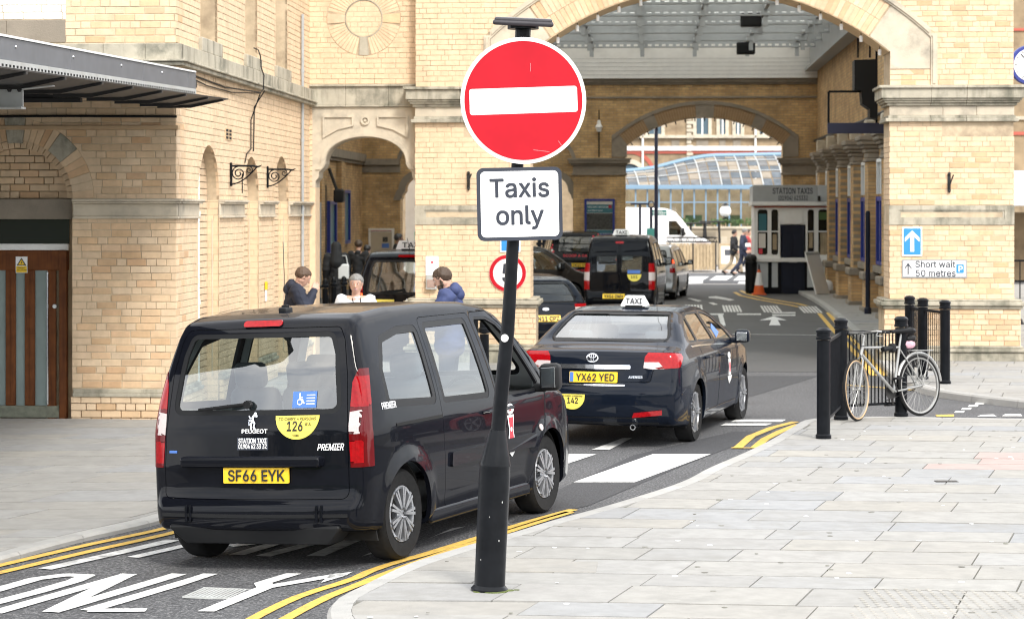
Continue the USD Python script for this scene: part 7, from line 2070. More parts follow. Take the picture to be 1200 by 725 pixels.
c6 = far_car('dotted_van', 'dark van with red and white dots along its rear edge, parked deep in the hall', (1.98, 68.6, 0), -3, 4.4, 1.86, .88, 'paint_black', [(.62, 1.22), (.58, 1.72)], (.80, 1.36), .13, ('DK10 VAN', .06, .85))
rd_ = np.random.default_rng(6)
dots = {'sticker_red': [], 'white_sign': []}
for i in range(90):
    y = .80 - abs(rd_.normal(0, .16)) if rd_.random() < .75 else -.82 + abs(rd_.normal(0, .06)); z = rd_.uniform(.45, 1.78)
    if abs(y) < .84 - max(0, z - 1.2) * .25:
        dots['sticker_red' if rd_.random() < .6 else 'white_sign'].append(c6.sh.on_rear(extrude(Point(y, z).buffer(rd_.uniform(.018, .035), quad_segs=3), 0, .002), .009))
for k_, v_ in dots.items(): c6.add('painted_dots', cat(v_), M[k_], kind='stuff')
c6.rtext('red_lettering', 'SCOOP A CAB', -.46, 1.09, .07, 'sticker_red', width=.8, lift=.006); c6.rtext('red_lettering', 'call us today', -.24, .66, .07, 'sticker_red', width=.55, lift=.006); c6.rtext('red_lettering', 'AIRPORT RUNS', -.26, .53, .07, 'sticker_red', width=.6, lift=.006)
c7 = far_car('silver_people_carrier', 'silver people carrier with lit rear light, in front of the black taxi', (3.62, 63.4, 0), 10, 4.45, 1.53, .88, 'paint_silver', [(.68, .95), (.58, 1.38)], (.76, 1.14), .17, ('YJ58 ZAF', -.05, .72), lit=True)
c8 = far_car('parked_hatchback', 'dark hatchback parked sideways beyond the estate car', (-1.9, 58.5, 0), 72, 4.2, 1.62, .86, 'paint_brown', [(.62, 1.0), (.56, 1.42)], (.8, 1.1), .16, None)
# two cars waiting in the side street just out of view on the right: the paint of the taxis mirrors them
far_car('red_hatchback', 'red hatchback waiting in the side street right of the railings', (7.6, 28.6, 0), 84, 4.2, 1.55, .88, 'paint_red', [(.62, 1.0), (.56, 1.38)], (.8, 1.1), .16, None)
far_car('dark_hatchback', 'dark hatchback waiting behind the red car in the side street', (12.6, 28.9, 0), 84, 4.3, 1.60, .88, 'paint_navy', [(.62, 1.0), (.56, 1.42)], (.8, 1.1), .16, None)
# the white delivery van
VAN = [(.05, .34), (.0, .42), (.0, 1.2), (.04, 2.2), (.10, 2.50), (.22, 2.56), (2.0, 2.60), (3.55, 2.56), (3.95, 2.42), (4.25, 2.08), (4.62, 1.58), (4.78, 1.42), (5.25, 1.27), (5.5, 1.14), (5.62, .95), (5.66, .6), (5.62, .34), (5.4, .28), (.6, .28)]
vs = Shell(VAN, [(.28, .96), (.6, 1.0), (1.4, 1.0), (2.2, .94), (2.6, .90)], [(0, .97), (.3, 1.0), (4.2, 1.0), (5.0, .97), (5.66, .86)], 1.0, h=.10, fillet=.06, R=.062, rear_bow=.03, front_bow=.35, crown=.03, ny=8)
c9 = Car('delivery_van', 'tall white delivery van side on beyond the far arch', vs, (2.95, 98.2, 0), 90, paint='paint_white')
c9.wheels((1.05, 4.70), .34, 1.74, .215, .21, 6, False)
c9.cut_panel('cab_door', roundp(Polygon([(3.55, .42), (3.55, 2.2), (4.02, 2.15), (4.60, 1.42), (4.60, .95), (4.32, .62), (4.28, .42)]), .05), 'y', .4, 1.4, both=True)
c9.cut_panel('load_door', roundp(Polygon([(2.2, .45), (2.2, 2.35), (3.48, 2.35), (3.48, .45)]), .04), 'y', .4, 1.4, both=True)
c9.window('cab_window', roundp(Polygon([(3.66, 1.42), (3.66, 2.02), (3.98, 2.02), (4.38, 1.50), (4.38, 1.42)]), .04), 'y', .4, 1.4, both=True, mat='glass_tint')
c9.window('windscreen', roundp(sympoly([(.86, 1.52), (.70, 2.30)]), .08), 'x', 3.6, 5.2, seal=.04, mat='glass')
c9.lamp('headlight', [prism(Polygon([(.5, .88), (1.2, .92), (1.2, 1.22), (.62, 1.1)]), 'x', 4.8, 6)], 'lamp_clear')
c9.finish()
c9.interior(.4, 5.0, .3, .85, 4.1, 1.3)
for y in (.5, -.5): c9.seat(3.3, y, .75)
c9.mirror(4.22, 1.38, .1, w=.24, h=.34)
c9.handle([(3.72, 1.22)])
for s_ in (-1, 1): c9.add('rub_strip', vs.on_side(dense(sbox(.3, .60, 4.2, .72), .02, .3), .001, s_), M['plastic_black'])
c9.add('side_stripe', vs.on_side(dense(sbox(3.0, .78, 4.15, .90), .003, .3), .003), M['sticker_red'])
c9.add('side_lettering', vs.on_side(place(meshkit.text_mesh('A.B.', .22, .003, True), (1.45, 1.30, 0)), .004), M['sticker_blue'])
# ================================================================== the no entry sign
bx, by = gp(573.5, 690, PAVE)
ns = Thing('no_entry_sign', 'leaning black pole with round red no entry sign and Taxis only plate', 'sign', (bx, by, PAVE))
def np_(px, py): return np.array([(px - 573.5) / FPX * by, 0, EYE - (py - 245) / FPX * by - PAVE])
PX = [np_(*q) for q in ((573.5, 690), (580, 545), (583.5, 505), (589.5, 440), (595, 385), (599, 320), (606, 200), (612, 60), (613.5, 36))]
low = [PX[0] * (1 - t) + PX[1] * t for t in (0, .012, .04, .3, .62, .9, 1)]
ns.add('pole_base', tube(low + [PX[1] + (PX[2] - PX[1]) * t for t in (.04, .5, .98, 1.05)], [.117, .117, .097, .096, .097, .098, .095, .099, .075, .053, .049], 36), M['pole_black'], smooth=35)
ns.add('pole', tube([PX[1]] + PX[2:], [.046, .046, .045, .0425, .039, .038, .037, .037], 24), M['pole_black'], smooth=35)
c_ = np_(591.5, 395)
ns.add('sticker', place(lathe([(0, -.002), (.024, -.002), (.024, .012), (0, .012)], 18), c_ + [0, -.0425, 0], rx=90), M['white_sign'])
lean = 0.0
def flat(poly, d0, d1, q, rot, yaw=7):
    m = extrude(affinity.rotate(poly, rot, origin=(0, 0)), -d1, -d0)
    v = np.asarray(m.vertices)
    r = tm(np.c_[v[:, 0], v[:, 2] * 1.0, v[:, 1]], m.faces)
    if r.volume < 0: r.invert()
    return tm(place(r, (0, 0, 0), rz=yaw).vertices + q, r.faces)
rt = 2.2
RD = .395
zc, zp = np_(612, 118), np_(607.5, 238.5)
back = Point(0, 0).buffer(RD, quad_segs=32)
ns.add('sign_disc', flat(back, .060, .066, zc, rt), M['white_sign'])
ns.add('red_face', flat(Point(0, 0).buffer(RD - .024, quad_segs=32).difference(rrect(-.340, .340, -.082, .082, .018)), .0665, .0685, zc, rt), M['red_sign'])
ns.add('white_bar', flat(rrect(-.338, .338, -.080, .080, .018), .0665, .0680, zc, rt), M['white_sign'])
pr_ = 1.2
for a0, b0, a1, b1 in ((.21, -.26, .235, -.30), (.05, -.31, .15, -.325), (.05, .18, .052, .23)):
    ns.add('scratch', flat(LineString([(a0, b0), (a1, b1)]).buffer(.0014), .0686, .0690, zc, rt), M['sticker_pink'])
for a_, h_, r_ in ((.5, .32, .004), (-.2, .47, .003), (.62, .56, .0045), (-.7, .2, .003)):
    c_ = PX[0] + (PX[1] - PX[0]) * (h_ / .78)
    ns.add('paint_chip', tm(trimesh.creation.icosphere(1, r_).vertices * [1, 1, 1.8] + c_ + [.0955 * math.sin(a_), -.0955 * math.cos(a_), 0], trimesh.creation.icosphere(1, r_).faces), M['steel_grey'])
ns.add('plate', flat(rrect(-.268, .268, -.228, .228, .045), .060, .066, zp, pr_), M['sign_black'])
ns.add('plate_face', flat(rrect(-.245, .245, -.205, .205, .03), .0665, .0680, zp, pr_), M['white_sign'])
for t_, zz, w_ in (('Taxis', .045, .375), ('only', -.125, .30)):
    tx = meshkit.text_mesh(t_, .112, .002, True); b = tx.bounds
    v = np.asarray(tx.vertices); k = w_ / (b[1][0] - b[0][0])
    x = (v[:, 0] - (b[0][0] + b[1][0]) / 2) * k; z = v[:, 1] + zz
    a = math.radians(pr_)
    r = tm(np.c_[x * math.cos(a) - z * math.sin(a), -.0685 - v[:, 2], x * math.sin(a) + z * math.cos(a)], tx.faces)
    if r.volume < 0: r.invert()
    ns.add('lettering', place(r, zp, rz=7), M['sign_black'])
for q in (np_(609, 80), np_(611, 160), np_(606.5, 215), np_(603.5, 262)):
    ns.add('clamp', cat([tube([q - [0, 0, .018], q + [0, 0, .018]], .044, 20), cbox(q[0] - .05, q[0] + .05, -.056, -.040, q[2] - .014, q[2] + .014, .003)]), M['steel_grey'])
tp = np_(613, 32)
lt = ns.add('sign_light', place(cat([rbox(-.190, .190, -.10, .10, .0, .032, .014), rbox(-.18, .18, -.09, .09, .02, .048, .012)]), tp + [0, -.02, .01], ry=2.5, rx=6), pbr('lamp_case', (.045, .042, .047), .4, var=.2, scale=12, spec=.25), smooth=40)
usdkit.mesh(stage, unique(lt, 'neck'), cat([tube([np_(612.5, 48), tp], .05, 14), tube([tp - [0, 0, .01], tp + [0, 0, .012]], .10, 14)]), M['black_iron'])
usdkit.mesh(stage, unique(PV1, 'moss_patch'), extrude(Point(bx + .03, by - .05).buffer(.085).union(Point(bx + .12, by - .04).buffer(.035)).union(Point(bx - .07, by - .07).buffer(.03)).union(Point(bx + .17, by - .02).buffer(.02)), PAVE - .004, PAVE + .0035), M['moss'])

# ================================================================== posts and railings by the right pier
POST = [(0, 0), (.082, 0), (.082, .035), (.070, .05), (.070, 1.02), (.080, 1.03), (.080, 1.055), (.073, 1.06), (.073, 1.10), (.080, 1.105), (.080, 1.125), (.05, 1.15), (0, 1.155)]
PA = {'A': gp(965, 513, PAVE), 'B': gp(985.5, 491, PAVE), 'C': gp(1056, 487, PAVE), 'D': (pd(1066, 0, 33.4)[0], 33.4), 'E': (pd(1081.5, 0, 32.6)[0], 32.6), 'F': (pd(1107.5, 0, 31.8)[0], 31.8)}
LBP = {'A': 'black iron railing post nearest the camera, left of the bicycle', 'B': 'black iron railing post behind the front wheel of the bicycle', 'C': 'black iron railing post behind the bicycle saddle', 'D': 'black iron post against the pier, leftmost of the three behind the bicycle', 'E': 'black iron post in the middle of the three against the pier', 'F': 'black iron post at the right end of the railing by the pier'}
proto = None
for k_, (x, y) in PA.items():
    zz = PAVE if k_ in 'ABC' else .10
    if proto is None:
        proto = Thing('railing_post', LBP[k_], 'post', (x, y, zz), 0.0001, group='black railing posts by the right pier')
        proto.add('shaft', lathe(POST[:5] + [(0, 1.02)], 24), M['black_iron'], smooth=35)
        proto.add('cap', lathe([(0, 1.021)] + POST[5:], 24), M['black_iron'], smooth=35)
    else:
        copy_of(proto, 'railing_post', LBP[k_], 'post', (x, y, zz), 0, 'black railing posts by the right pier')
def railing(a, b, zz, label, n, top=.98, hoop=.10):
    p, q = np.array(PA[a]), np.array(PA[b]); L_ = np.linalg.norm(q - p); ang = math.degrees(math.atan2(*(q - p)[::-1]))
    t = Thing('iron_railing', label, 'railing', (p[0], p[1], zz), ang)
    t.add('top_rail', cbox(.07, L_ - .07, -.012, .012, top - .02, top + .02, .005), M['black_iron'])
    t.add('lower_rail', cbox(.07, L_ - .07, -.010, .010, .14, .17, .005), M['black_iron'])
    for i in range(n):
        x = .07 + (L_ - .14) * (i + 1) / (n + 1)
        t.add('bar', tube([(x, 0, .15), (x, 0, top)], .008, 6), M['black_iron'])
railing('A', 'B', PAVE, 'black railing panel seen almost end on between the two left posts', 14)
railing('B', 'C', PAVE, 'black railing panel the bicycle leans against', 13)
railing('D', 'E', .10, 'black railing panel seen end on close to the pier', 8)
railing('E', 'F', .10, 'narrow black railing panel right of the bicycle', 8)
# bollards by the left pier and in the hall
BOL = [(0, 0), (.085, 0), (.085, .05), (.065, .07), (.06, .85), (.08, .87), (.08, .92), (.06, .94), (.06, 1.0), (.03, 1.05), (0, 1.06)]
bp_ = None
for px, d, lb in ((555.5, 33.6, 'black bollard by the left pier, farther from the camera'), (567.5, 29.6, 'black bollard by the left pier, closer to the camera'), (372, 47.5, 'dark bollard inside the small arch, first from the left'), (381, 48.2, 'dark bollard inside the small arch, second from the left'), (391, 49.2, 'dark bollard inside the small arch, third from the left'), (403, 50, 'dark bollard inside the small arch, fourth from the left'), (412, 51.5, 'dark bollard inside the small arch next to the taxi')):
    x = pd(px, 0, d)[0]; z = PAVE_LOW if d < 36 else 0
    if bp_ is None:
        bp_ = Thing('bollard', lb, 'bollard', (x, d, z), .0001, group='black bollards by the arches')
        bp_.add('shaft', lathe(BOL[:5] + [(0, .85)], 18), M['black_iron'], smooth=35)
        bp_.add('head', lathe([(0, .851)] + BOL[5:], 18), M['roof_steel'] if d > 40 else M['black_iron'], smooth=35)
    else:
        copy_of(bp_, 'bollard', lb, 'bollard', (x, d, z), 0, 'black bollards by the arches')

# ================================================================== the bicycle
rx_, ry_ = gp(1079, 486.5, PAVE); fx_, fy_ = gp(1001, 493, PAVE)
ha = math.degrees(math.atan2(fy_ - ry_, fx_ - rx_))
WBK = 1.06
bk_ = Thing('bicycle', 'old silver city bicycle with rear rack leaning on the railing', 'bicycle', (rx_, ry_, PAVE), ha, rotx=4.0)
WR = .352
def bike_wheel(cx, steer, tan):
    T_ = trimesh.transformations
    f = lambda m: place(m, (cx, 0, WR), rz=steer)
    ty = place(trimesh.creation.torus(WR - .017, .017, 56, 8), (0, 0, 0), rx=90)
    w = bk_.add('wheel', f(ty), M['rubber'], smooth=True)
    sub = lambda n, m, mt: usdkit.mesh(stage, unique(w, n), m, M[mt], smooth=35)
    if tan: sub('tan_sidewall', f(cat([place(trimesh.creation.torus(WR - .026, .008, 56, 6), (0, s_ * .013, 0), rx=90) for s_ in (-1, 1)])), 'bike_tan')
    sub('rim', f(lathe([(WR - .046, -.011), (WR - .030, -.013), (WR - .030, .013), (WR - .046, .011), (WR - .046, -.011)], 56, 'y')), 'bike_silver')
    sp = []
    for i in range(32):
        a = 2 * math.pi * i / 32; b = a + (.9 if (i // 2) % 2 else -.9) * .55
        s_ = 1 if i % 2 else -1
        sp.append(tube([(.022 * math.cos(b), s_ * .03, .022 * math.sin(b)), ((WR - .045) * math.cos(a), 0, (WR - .045) * math.sin(a))], .0018, 4))
    sub('spokes', f(cat(sp)), 'bike_silver')
    sub('hub', f(lathe([(0, -.05), (.012, -.05), (.024, -.035), (.012, -.02), (.012, .02), (.024, .035), (.012, .05), (0, .05)], 14, 'y')), 'bike_silver')
    return f
fr_ = bike_wheel(0, 0, False); ff_ = bike_wheel(WBK, 20, True)
BB = (.44, 0, .30); ST_ = (.305, 0, .80); HT_ = (.905, 0, .86); HB_ = (.955, 0, .73)
bt = lambda n, ms, mt='bike_silver', **k: bk_.add(n, cat(ms), M[mt], smooth=35, **k)
bt('frame', [tube([BB, ST_], .0165, 10), tube([ST_, (HT_[0] + .01, 0, HT_[2] - .04)], .015, 10), tube([BB, (HB_[0] - .01, 0, HB_[2] + .02)], .018, 10), tube([HB_, HT_], .02, 10)] + [tube([(BB[0], s_ * .02, BB[2]), (0, s_ * .055, WR)], .010, 8) for s_ in (-1, 1)] + [tube([(ST_[0], s_ * .015, ST_[2] - .03), (0, s_ * .055, WR)], .008, 8) for s_ in (-1, 1)])
bt('fork', [tube([(HB_[0], 0, HB_[2]), (HB_[0] + .015, s_ * .045, HB_[2] - .05), (WBK - .03, s_ * .05, .45), (WBK, s_ * .05, WR)], .0105, 8) for s_ in (-1, 1)])
bt('seat_post', [tube([ST_, (.265, 0, .95)], .0125, 8)])
sd_ = lathe([(0, 0), (.001, 0)], 4) if False else None
sad = m3.Manifold.batch_hull([m3.Manifold.sphere(r, 12).translate(p) for r, p in ((.03, (.10, .05, .98)), (.03, (.10, -.05, .98)), (.02, (.40, 0, .985)), (.035, (.16, .06, .99)), (.035, (.16, -.06, .99)))])
bt('saddle', [_moved(sad, np.zeros(3))], 'plastic_black')
bt('stem', [tube([HT_, (.885, 0, .955), (.95, 0, .985)], .013, 8)])
hbar = [(.86, -.30, .985), (.95, -.26, 1.0), (.985, -.12, .99), (.955, 0, .985), (.985, .12, .99), (.95, .26, 1.0), (.86, .30, .985)]
bt('handlebar', [tube(hbar, .0115, 8)])
for s_ in (-1, 1): bt('grip', [tube([(.90, s_ * .285, .993), (.80, s_ * .305, .978)], .017, 8)], 'plastic_black')
for s_ in (-1, 1): bt('brake_lever', [tube([(.94, s_ * .26, .985), (.98, s_ * .27, .95), (.90, s_ * .29, .94)], .006, 6)], 'bike_silver')
bt('brake_cable', [tube([(.97, -.2, 1.0), (1.06, -.08, 1.02), (1.03, .0, .86), (.97, .02, .72)], .004, 5), tube([(.97, .2, 1.0), (1.08, .1, .99), (.98, .03, .84), (.75, .01, .84)], .004, 5)], 'plastic_black')
bt('crank', [lathe([(0, -.045), (.085, -.045), (.085, -.04), (0, -.04)], 24, 'y').apply_translation(BB), tube([(BB[0], -.06, BB[2]), (BB[0] - .06, -.07, BB[2] - .15)], .010, 6), tube([(BB[0], .06, BB[2]), (BB[0] + .06, .07, BB[2] + .15)], .010, 6)], 'dark_metal')
bt('pedal', [cbox(BB[0] - .11, BB[0] - .01, -.17, -.08, BB[2] - .165, BB[2] - .14, .005), tube([(BB[0] - .02, -.12, BB[2] - .14), (BB[0] + .01, -.12, BB[2] - .10), (BB[0] - .06, -.12, BB[2] - .09)], .006, 5)], 'plastic_black')
bt('pedal', [cbox(BB[0] + .01, BB[0] + .11, .08, .17, BB[2] + .14, BB[2] + .165, .005)], 'plastic_black')
ch = []
for z0, z1 in ((.083, .034), (-.083, -.034)): ch.append(tube([(BB[0], -.043, BB[2] + z0), (0, -.043, WR + z1)], .005, 4))
bt('chain', ch, 'dark_metal')
bt('rear_mudguard', [tube([(.0 + (WR + .02) * math.cos(a), 0, WR + (WR + .02) * math.sin(a)) for a in np.radians(np.linspace(20, 175, 22))], .019, 6)])
bt('rear_rack', [tube([(.16, s_ * .06, .76), (-.20, s_ * .06, .745)], .006, 6) for s_ in (-1, 0, 1)] + [tube([(-.20, -.06, .745), (-.20, .06, .745)], .006, 6)] + [tube([(x_, s_ * .06, .75), (0, s_ * .07, WR)], .005, 5) for x_ in (.08, -.14) for s_ in (-1, 1)])
bt('lock', [tube([(.44, .02, .80), (.62, .03, .79)], .03, 8), rbox(.40, .47, -.03, .05, .75, .85, .02)], 'plastic_black')
pk = trimesh.creation.icosphere(3, .07); v = np.asarray(pk.vertices) * [1.3, .9, .8]; v *= (1 + .5 * (meshkit.fbm(v * 22, 3, 5)[:, None] - .5))
bt('saddle_cloth', [tm(v + [.14, -.01, .83], pk.faces)], 'cloth_pink')
bt('rack_bag', [rbox(.05, .20, -.05, .05, .86, .93, .03)], 'plastic_black')

# ================================================================== the street behind the camera: grass bank, old wall and trees (they show in the paint and glass)
bank = Thing('city_wall', 'old pale stone wall on a bank across the street', 'wall', (0, -46, 0))
bank.add('wall', box(-90, 90, -1, 1, 3.0, 7.0), M['stone'])
for i in range(60): bank.add('merlon', box(-89 + 3 * i, -87.4 + 3 * i, -1, -.4, 7.001, 8.0), M['stone'])
single('grass_bank', tm([(-95, -60, 0), (95, -60, 0), (95, -30, 0), (-95, -30, 0), (-95, -48, 3.4), (95, -48, 3.4), (95, -44, 3.4), (-95, -44, 3.4)], [(3, 2, 6, 7), (7, 6, 5, 4), (4, 5, 1, 0)]), M['plant_green'], 'grass bank below the old wall', 'bank', kind='structure')
rt_ = np.random.default_rng(21)
for i, x in enumerate(np.linspace(-62, 62, 12)):
    t = Thing('street_tree', f'bushy street tree across the road', 'tree', (x + rt_.uniform(-3, 3), -33 + rt_.uniform(-2, 2), .5), group='street trees across the road')
    hh = rt_.uniform(8, 11)
    t.add('trunk', tube([(0, 0, -.5), (.1, 0, hh * .35), (.0, .1, hh * .6)], .28, 8, r1=.12), M['timber'])
    t.add('crown', cat([leaf_cluster((rt_.normal(0, 1.6), rt_.normal(0, 1.4), hh * rt_.uniform(.42, .9)), rt_.uniform(1.4, 2.2), 260, .26, rt_) for _ in range(9)]), M['plant_green'])

gum = np.random.default_rng(33)
gs = [place(lathe([(0, .002), (1, .0015), (1.1, -.001)], 7), (0, 0, 0)) for _ in range(1)][0]
dark, pale = [], []
for i in range(260):
    x, y = gum.uniform(-1.2, 7.0), gum.uniform(12.6, 26)
    if PAVE_R.buffer(-.2).contains(Point(x, y)):
        r = gum.uniform(.010, .022)
        (dark if gum.random() < .55 else pale).append(tm(np.asarray(gs.vertices) * [r, r * gum.uniform(.7, 1.2), 1] + [x, y, PAVE + .002], gs.faces))
for nm, l, mt in (('gum_spots', dark, 'joint'), ('pale_gum_spots', pale, 'road_white')):
    tag(usdkit.mesh(stage, unique(PV1, nm), cat(l), M[mt]), None, None, None, 'stuff')
# ================================================================== people: x forward, y left, z up, feet at the origin
def hullm(a, ra, b, rb, seg=14):
    return m3.Manifold.batch_hull([m3.Manifold.sphere(ra, seg).translate(tuple(map(float, a))), m3.Manifold.sphere(rb, seg).translate(tuple(map(float, b)))])
def smoothed(parts, length, it=8):
    m = m3.Manifold.batch_boolean(parts, m3.OpType.Add).refine_to_length(length)
    t = _moved(m, np.zeros(3))
    t = trimesh.Trimesh(t.vertices, t.faces, process=True)
    trimesh.smoothing.filter_taubin(t, lamb=.5, nu=.52, iterations=it)
    return t
BASE = dict(pel=(0, 0, .95), waist=(0, 0, 1.08), chest=(.01, 0, 1.30), neck=(.0, 0, 1.49), head=(.03, 0, 1.635), shr=(0, -.19, 1.425), shl=(0, .19, 1.425),
            elr=(-.03, -.25, 1.14), ell=(-.03, .25, 1.14), wrr=(.06, -.25, .90), wrl=(.06, .25, .90), hpr=(0, -.10, .93), hpl=(0, .10, .93),
            knr=(.02, -.11, .50), knl=(.02, .11, .50), anr=(-.02, -.11, .09), anl=(-.02, .11, .09), yaw=0.0, nod=0.0)
def person(label, loc, heading, cloth, legs='cloth_navy', hair='hair_brown', skin='skin', scale=1.0, pose=None, jacket=.030, hood=False, beard=None, shirt=None, bag=None, coat=None, scarf=None, longhair=False, group=None, detail=.028):
    J = {k: (np.array(v, float) if np.ndim(v) else v) for k, v in {**BASE, **(pose or {})}.items()}
    t = Thing('person', label, 'person', loc, 90 - heading, group=group)
    sc = lambda m: tm(np.asarray(m.vertices) * scale, m.faces)
    H = J['head']
    Rh = trimesh.transformations.rotation_matrix(math.radians(J['yaw']), (0, 0, 1))[:3, :3] @ trimesh.transformations.rotation_matrix(math.radians(J['nod']), (0, 1, 0))[:3, :3]
    hp = lambda p: H + Rh @ np.array(p, float)
    body = [hullm(J['pel'] + [0, .07, 0], .105, J['pel'] - [0, .07, 0], .105), hullm(J['pel'], .12, J['waist'], .118), hullm(J['waist'], .12, J['chest'], .13), hullm(J['chest'] + [0, .07, 0], .105, J['chest'] - [0, .07, 0], .105), hullm(J['chest'] + [0, .06, .05], .09, J['shl'], .062), hullm(J['chest'] + [0, -.06, .05], .09, J['shr'], .062), hullm(J['shl'], .06, J['shr'], .06), hullm((J['shl'] + J['shr']) / 2, .07, J['neck'], .055), hullm(J['neck'], .055, hp((-.02, 0, -.05)), .055)]
    for s_ in 'lr':
        body += [hullm(J['sh' + s_], .056, J['el' + s_], .043), hullm(J['el' + s_], .043, J['wr' + s_], .029), hullm(J['hp' + s_], .092, J['kn' + s_], .058), hullm(J['kn' + s_], .058, J['an' + s_], .04)]
        d = J['wr' + s_] - J['el' + s_]; d /= np.linalg.norm(d)
        side = np.array([0, -1.0 if s_ == 'l' else 1.0, 0.0]); side -= d * (side @ d); side /= np.linalg.norm(side)
        fw = np.cross(d, side); fw *= 1 if fw[0] > 0 or abs(fw[0]) < .3 else -1
        w = J['wr' + s_]
        palm = w + d * .085
        body += [hullm(w, .026, w + d * .03, .03), m3.Manifold.batch_hull([m3.Manifold.sphere(.016, 10).translate(tuple(w + d * k + fw * q)) for k in (.03, .09) for q in (-.03, .03)])]
        for i, (q, ln) in enumerate(((.034, .068), (.012, .078), (-.010, .072), (-.032, .056))):
            a = palm + fw * q; b = a + d * ln * .55 + side * .006; c = b + d * ln * .42 + side * .022
            body += [hullm(a, .0100, b, .0092, 8), hullm(b, .0092, c, .0078, 8)]
        a = w + d * .03 + fw * .03; b = a + d * .03 + fw * .025; body += [hullm(a, .013, b, .011, 8), hullm(b, .011, b + d * .032 + side * .01, .009, 8)]
        f0 = J['an' + s_]; toe = f0 + np.array([.17, 0, -.06])
        body += [hullm(f0, .04, f0 + [-.03, 0, -.05], .035), hullm(f0 + [0, 0, -.04], .036, toe, .026)]
    # head: skull, face, jaw, nose, ears
    body += [hullm(hp((-.018, 0, .035)), .092, hp((.022, 0, .03)), .080), hullm(hp((.03, 0, .0)), .068, hp((.048, 0, -.075)), .040), hullm(hp((-.01, .03, -.04)), .05, hp((-.01, -.03, -.04)), .05), hullm(hp((.092, 0, .015)), .011, hp((.108, 0, -.022)), .015, 10), hullm(hp((.078, .012, -.062)), .014, hp((.078, -.012, -.062)), .014, 10)]
    for s_ in (-1, 1): body += [hullm(hp((-.002, s_ * .080, .015)), .016, hp((-.010, s_ * .080, -.02)), .011, 8), hullm(hp((.083, s_ * .015, .038)), .012, hp((.075, s_ * .048, .036)), .012, 8)]
    bp = t.add('body', sc(smoothed(body, detail * .8, 5)), M[skin], smooth=True)
    sub = lambda n, m, mt, **k: usdkit.mesh(stage, unique(bp, n), sc(m), M[mt], smooth=True)
    for s_ in (-1, 1):
        sub('eye', trimesh.creation.icosphere(2, .0125).apply_translation(hp((.079, s_ * .031, .016))), 'white_sign')
        sub('pupil', trimesh.creation.icosphere(2, .0065).apply_translation(hp((.088, s_ * .031, .016))), 'hair_black')
        sub('eyebrow', tube([hp((.094, s_ * .016, .042)), hp((.088, s_ * .046, .040))], .005, 6), hair)
    sub('lips', tube([hp((.086, .020, -.056)), hp((.096, 0, -.056)), hp((.086, -.020, -.056))], .005, 6), 'cloth_pink' if skin == 'skin' else 'skin_dark')
    top = m3.Manifold.batch_boolean([hullm(hp((-.026, 0, .040)), .099, hp((.012, 0, .052)), .086)] + ([hullm(hp((-.05, .05, -.05)), .05, hp((-.05, -.05, -.05)), .05), hullm(hp((-.06, 0, -.05)), .07, hp((-.06, 0, -.16)), .06)] if longhair else []), m3.OpType.Add)
    Rc = np.eye(4)[:3]; Rc[:, :3] = Rh; Rc[:, 3] = H
    top = top - m3.Manifold.cube((.4, .4, .3)).translate((.045, -.2, -.25)).transform(Rc) - m3.Manifold.cube((.30, .4, .25)).translate((-.03 if longhair else -.20, -.2, -.28)).transform(Rc) - m3.Manifold.cube((.2, .4, .085)).translate((.055, -.2, -.02)).transform(Rc)
    ht = _moved(top.refine_to_length(.012), np.zeros(3)); v = np.asarray(ht.vertices)
    v = v + (meshkit.fbm(v * [60, 60, 25], 3, 3)[:, None] - .5) * .020
    t.add('hair', sc(tm(v, ht.faces)), M[hair], smooth=40)
    if beard:
        b = m3.Manifold.batch_boolean([hullm(hp((.05, .03, -.07)), .034, hp((.05, -.03, -.07)), .034), hullm(hp((.055, 0, -.085)), .040, hp((.02, 0, -.06)), .060), hullm(hp((.01, .062, -.05)), .022, hp((.005, .074, .0)), .014), hullm(hp((.01, -.062, -.05)), .022, hp((.005, -.074, .0)), .014), hullm(hp((.088, .02, -.045)), .007, hp((.088, -.02, -.045)), .007, 8)], m3.OpType.Add)
        sub('beard', _moved(b, np.zeros(3)), beard)
    # clothes follow the body
    g = jacket
    zc = J['pel'] - [0, 0, .06] if coat is None else J['pel'] - [0, 0, coat]
    tops = [hullm(zc + [0, .07, 0], .115 + g, zc - [0, .07, 0], .115 + g), hullm(zc, .125 + g, J['waist'], .122 + g), hullm(J['waist'], .125 + g, J['chest'], .128 + g), hullm(J['chest'] + [0, .08, .02], .10 + g, J['chest'] - [0, .08, -.02], .10 + g), hullm(J['chest'] + [0, .06, .04], .09 + g, J['shl'], .058 + g), hullm(J['chest'] + [0, -.06, .04], .09 + g, J['shr'], .058 + g), hullm((J['shl'] + J['shr']) / 2 + [-.01, 0, .02], .06 + g, J['neck'] - [.01, 0, .035], .055 + g * .7)]
    for s_ in 'lr':
        d = (J['wr' + s_] - J['el' + s_]); e = J['wr' + s_] - d / np.linalg.norm(d) * .02
        tops += [hullm(J['sh' + s_], .058 + g, J['el' + s_], .046 + g), hullm(J['el' + s_], .046 + g, e, .030 + g * .6)]
    jm = smoothed(tops, detail, 6)
    v = np.asarray(jm.vertices); n = np.asarray(jm.vertex_normals)
    v = v + n * ((meshkit.fbm(v * [9, 9, 16], 3, 7)[:, None] - .5) * .05)
    t.add('jacket', sc(tm(v, jm.faces)), M[cloth], smooth=True)
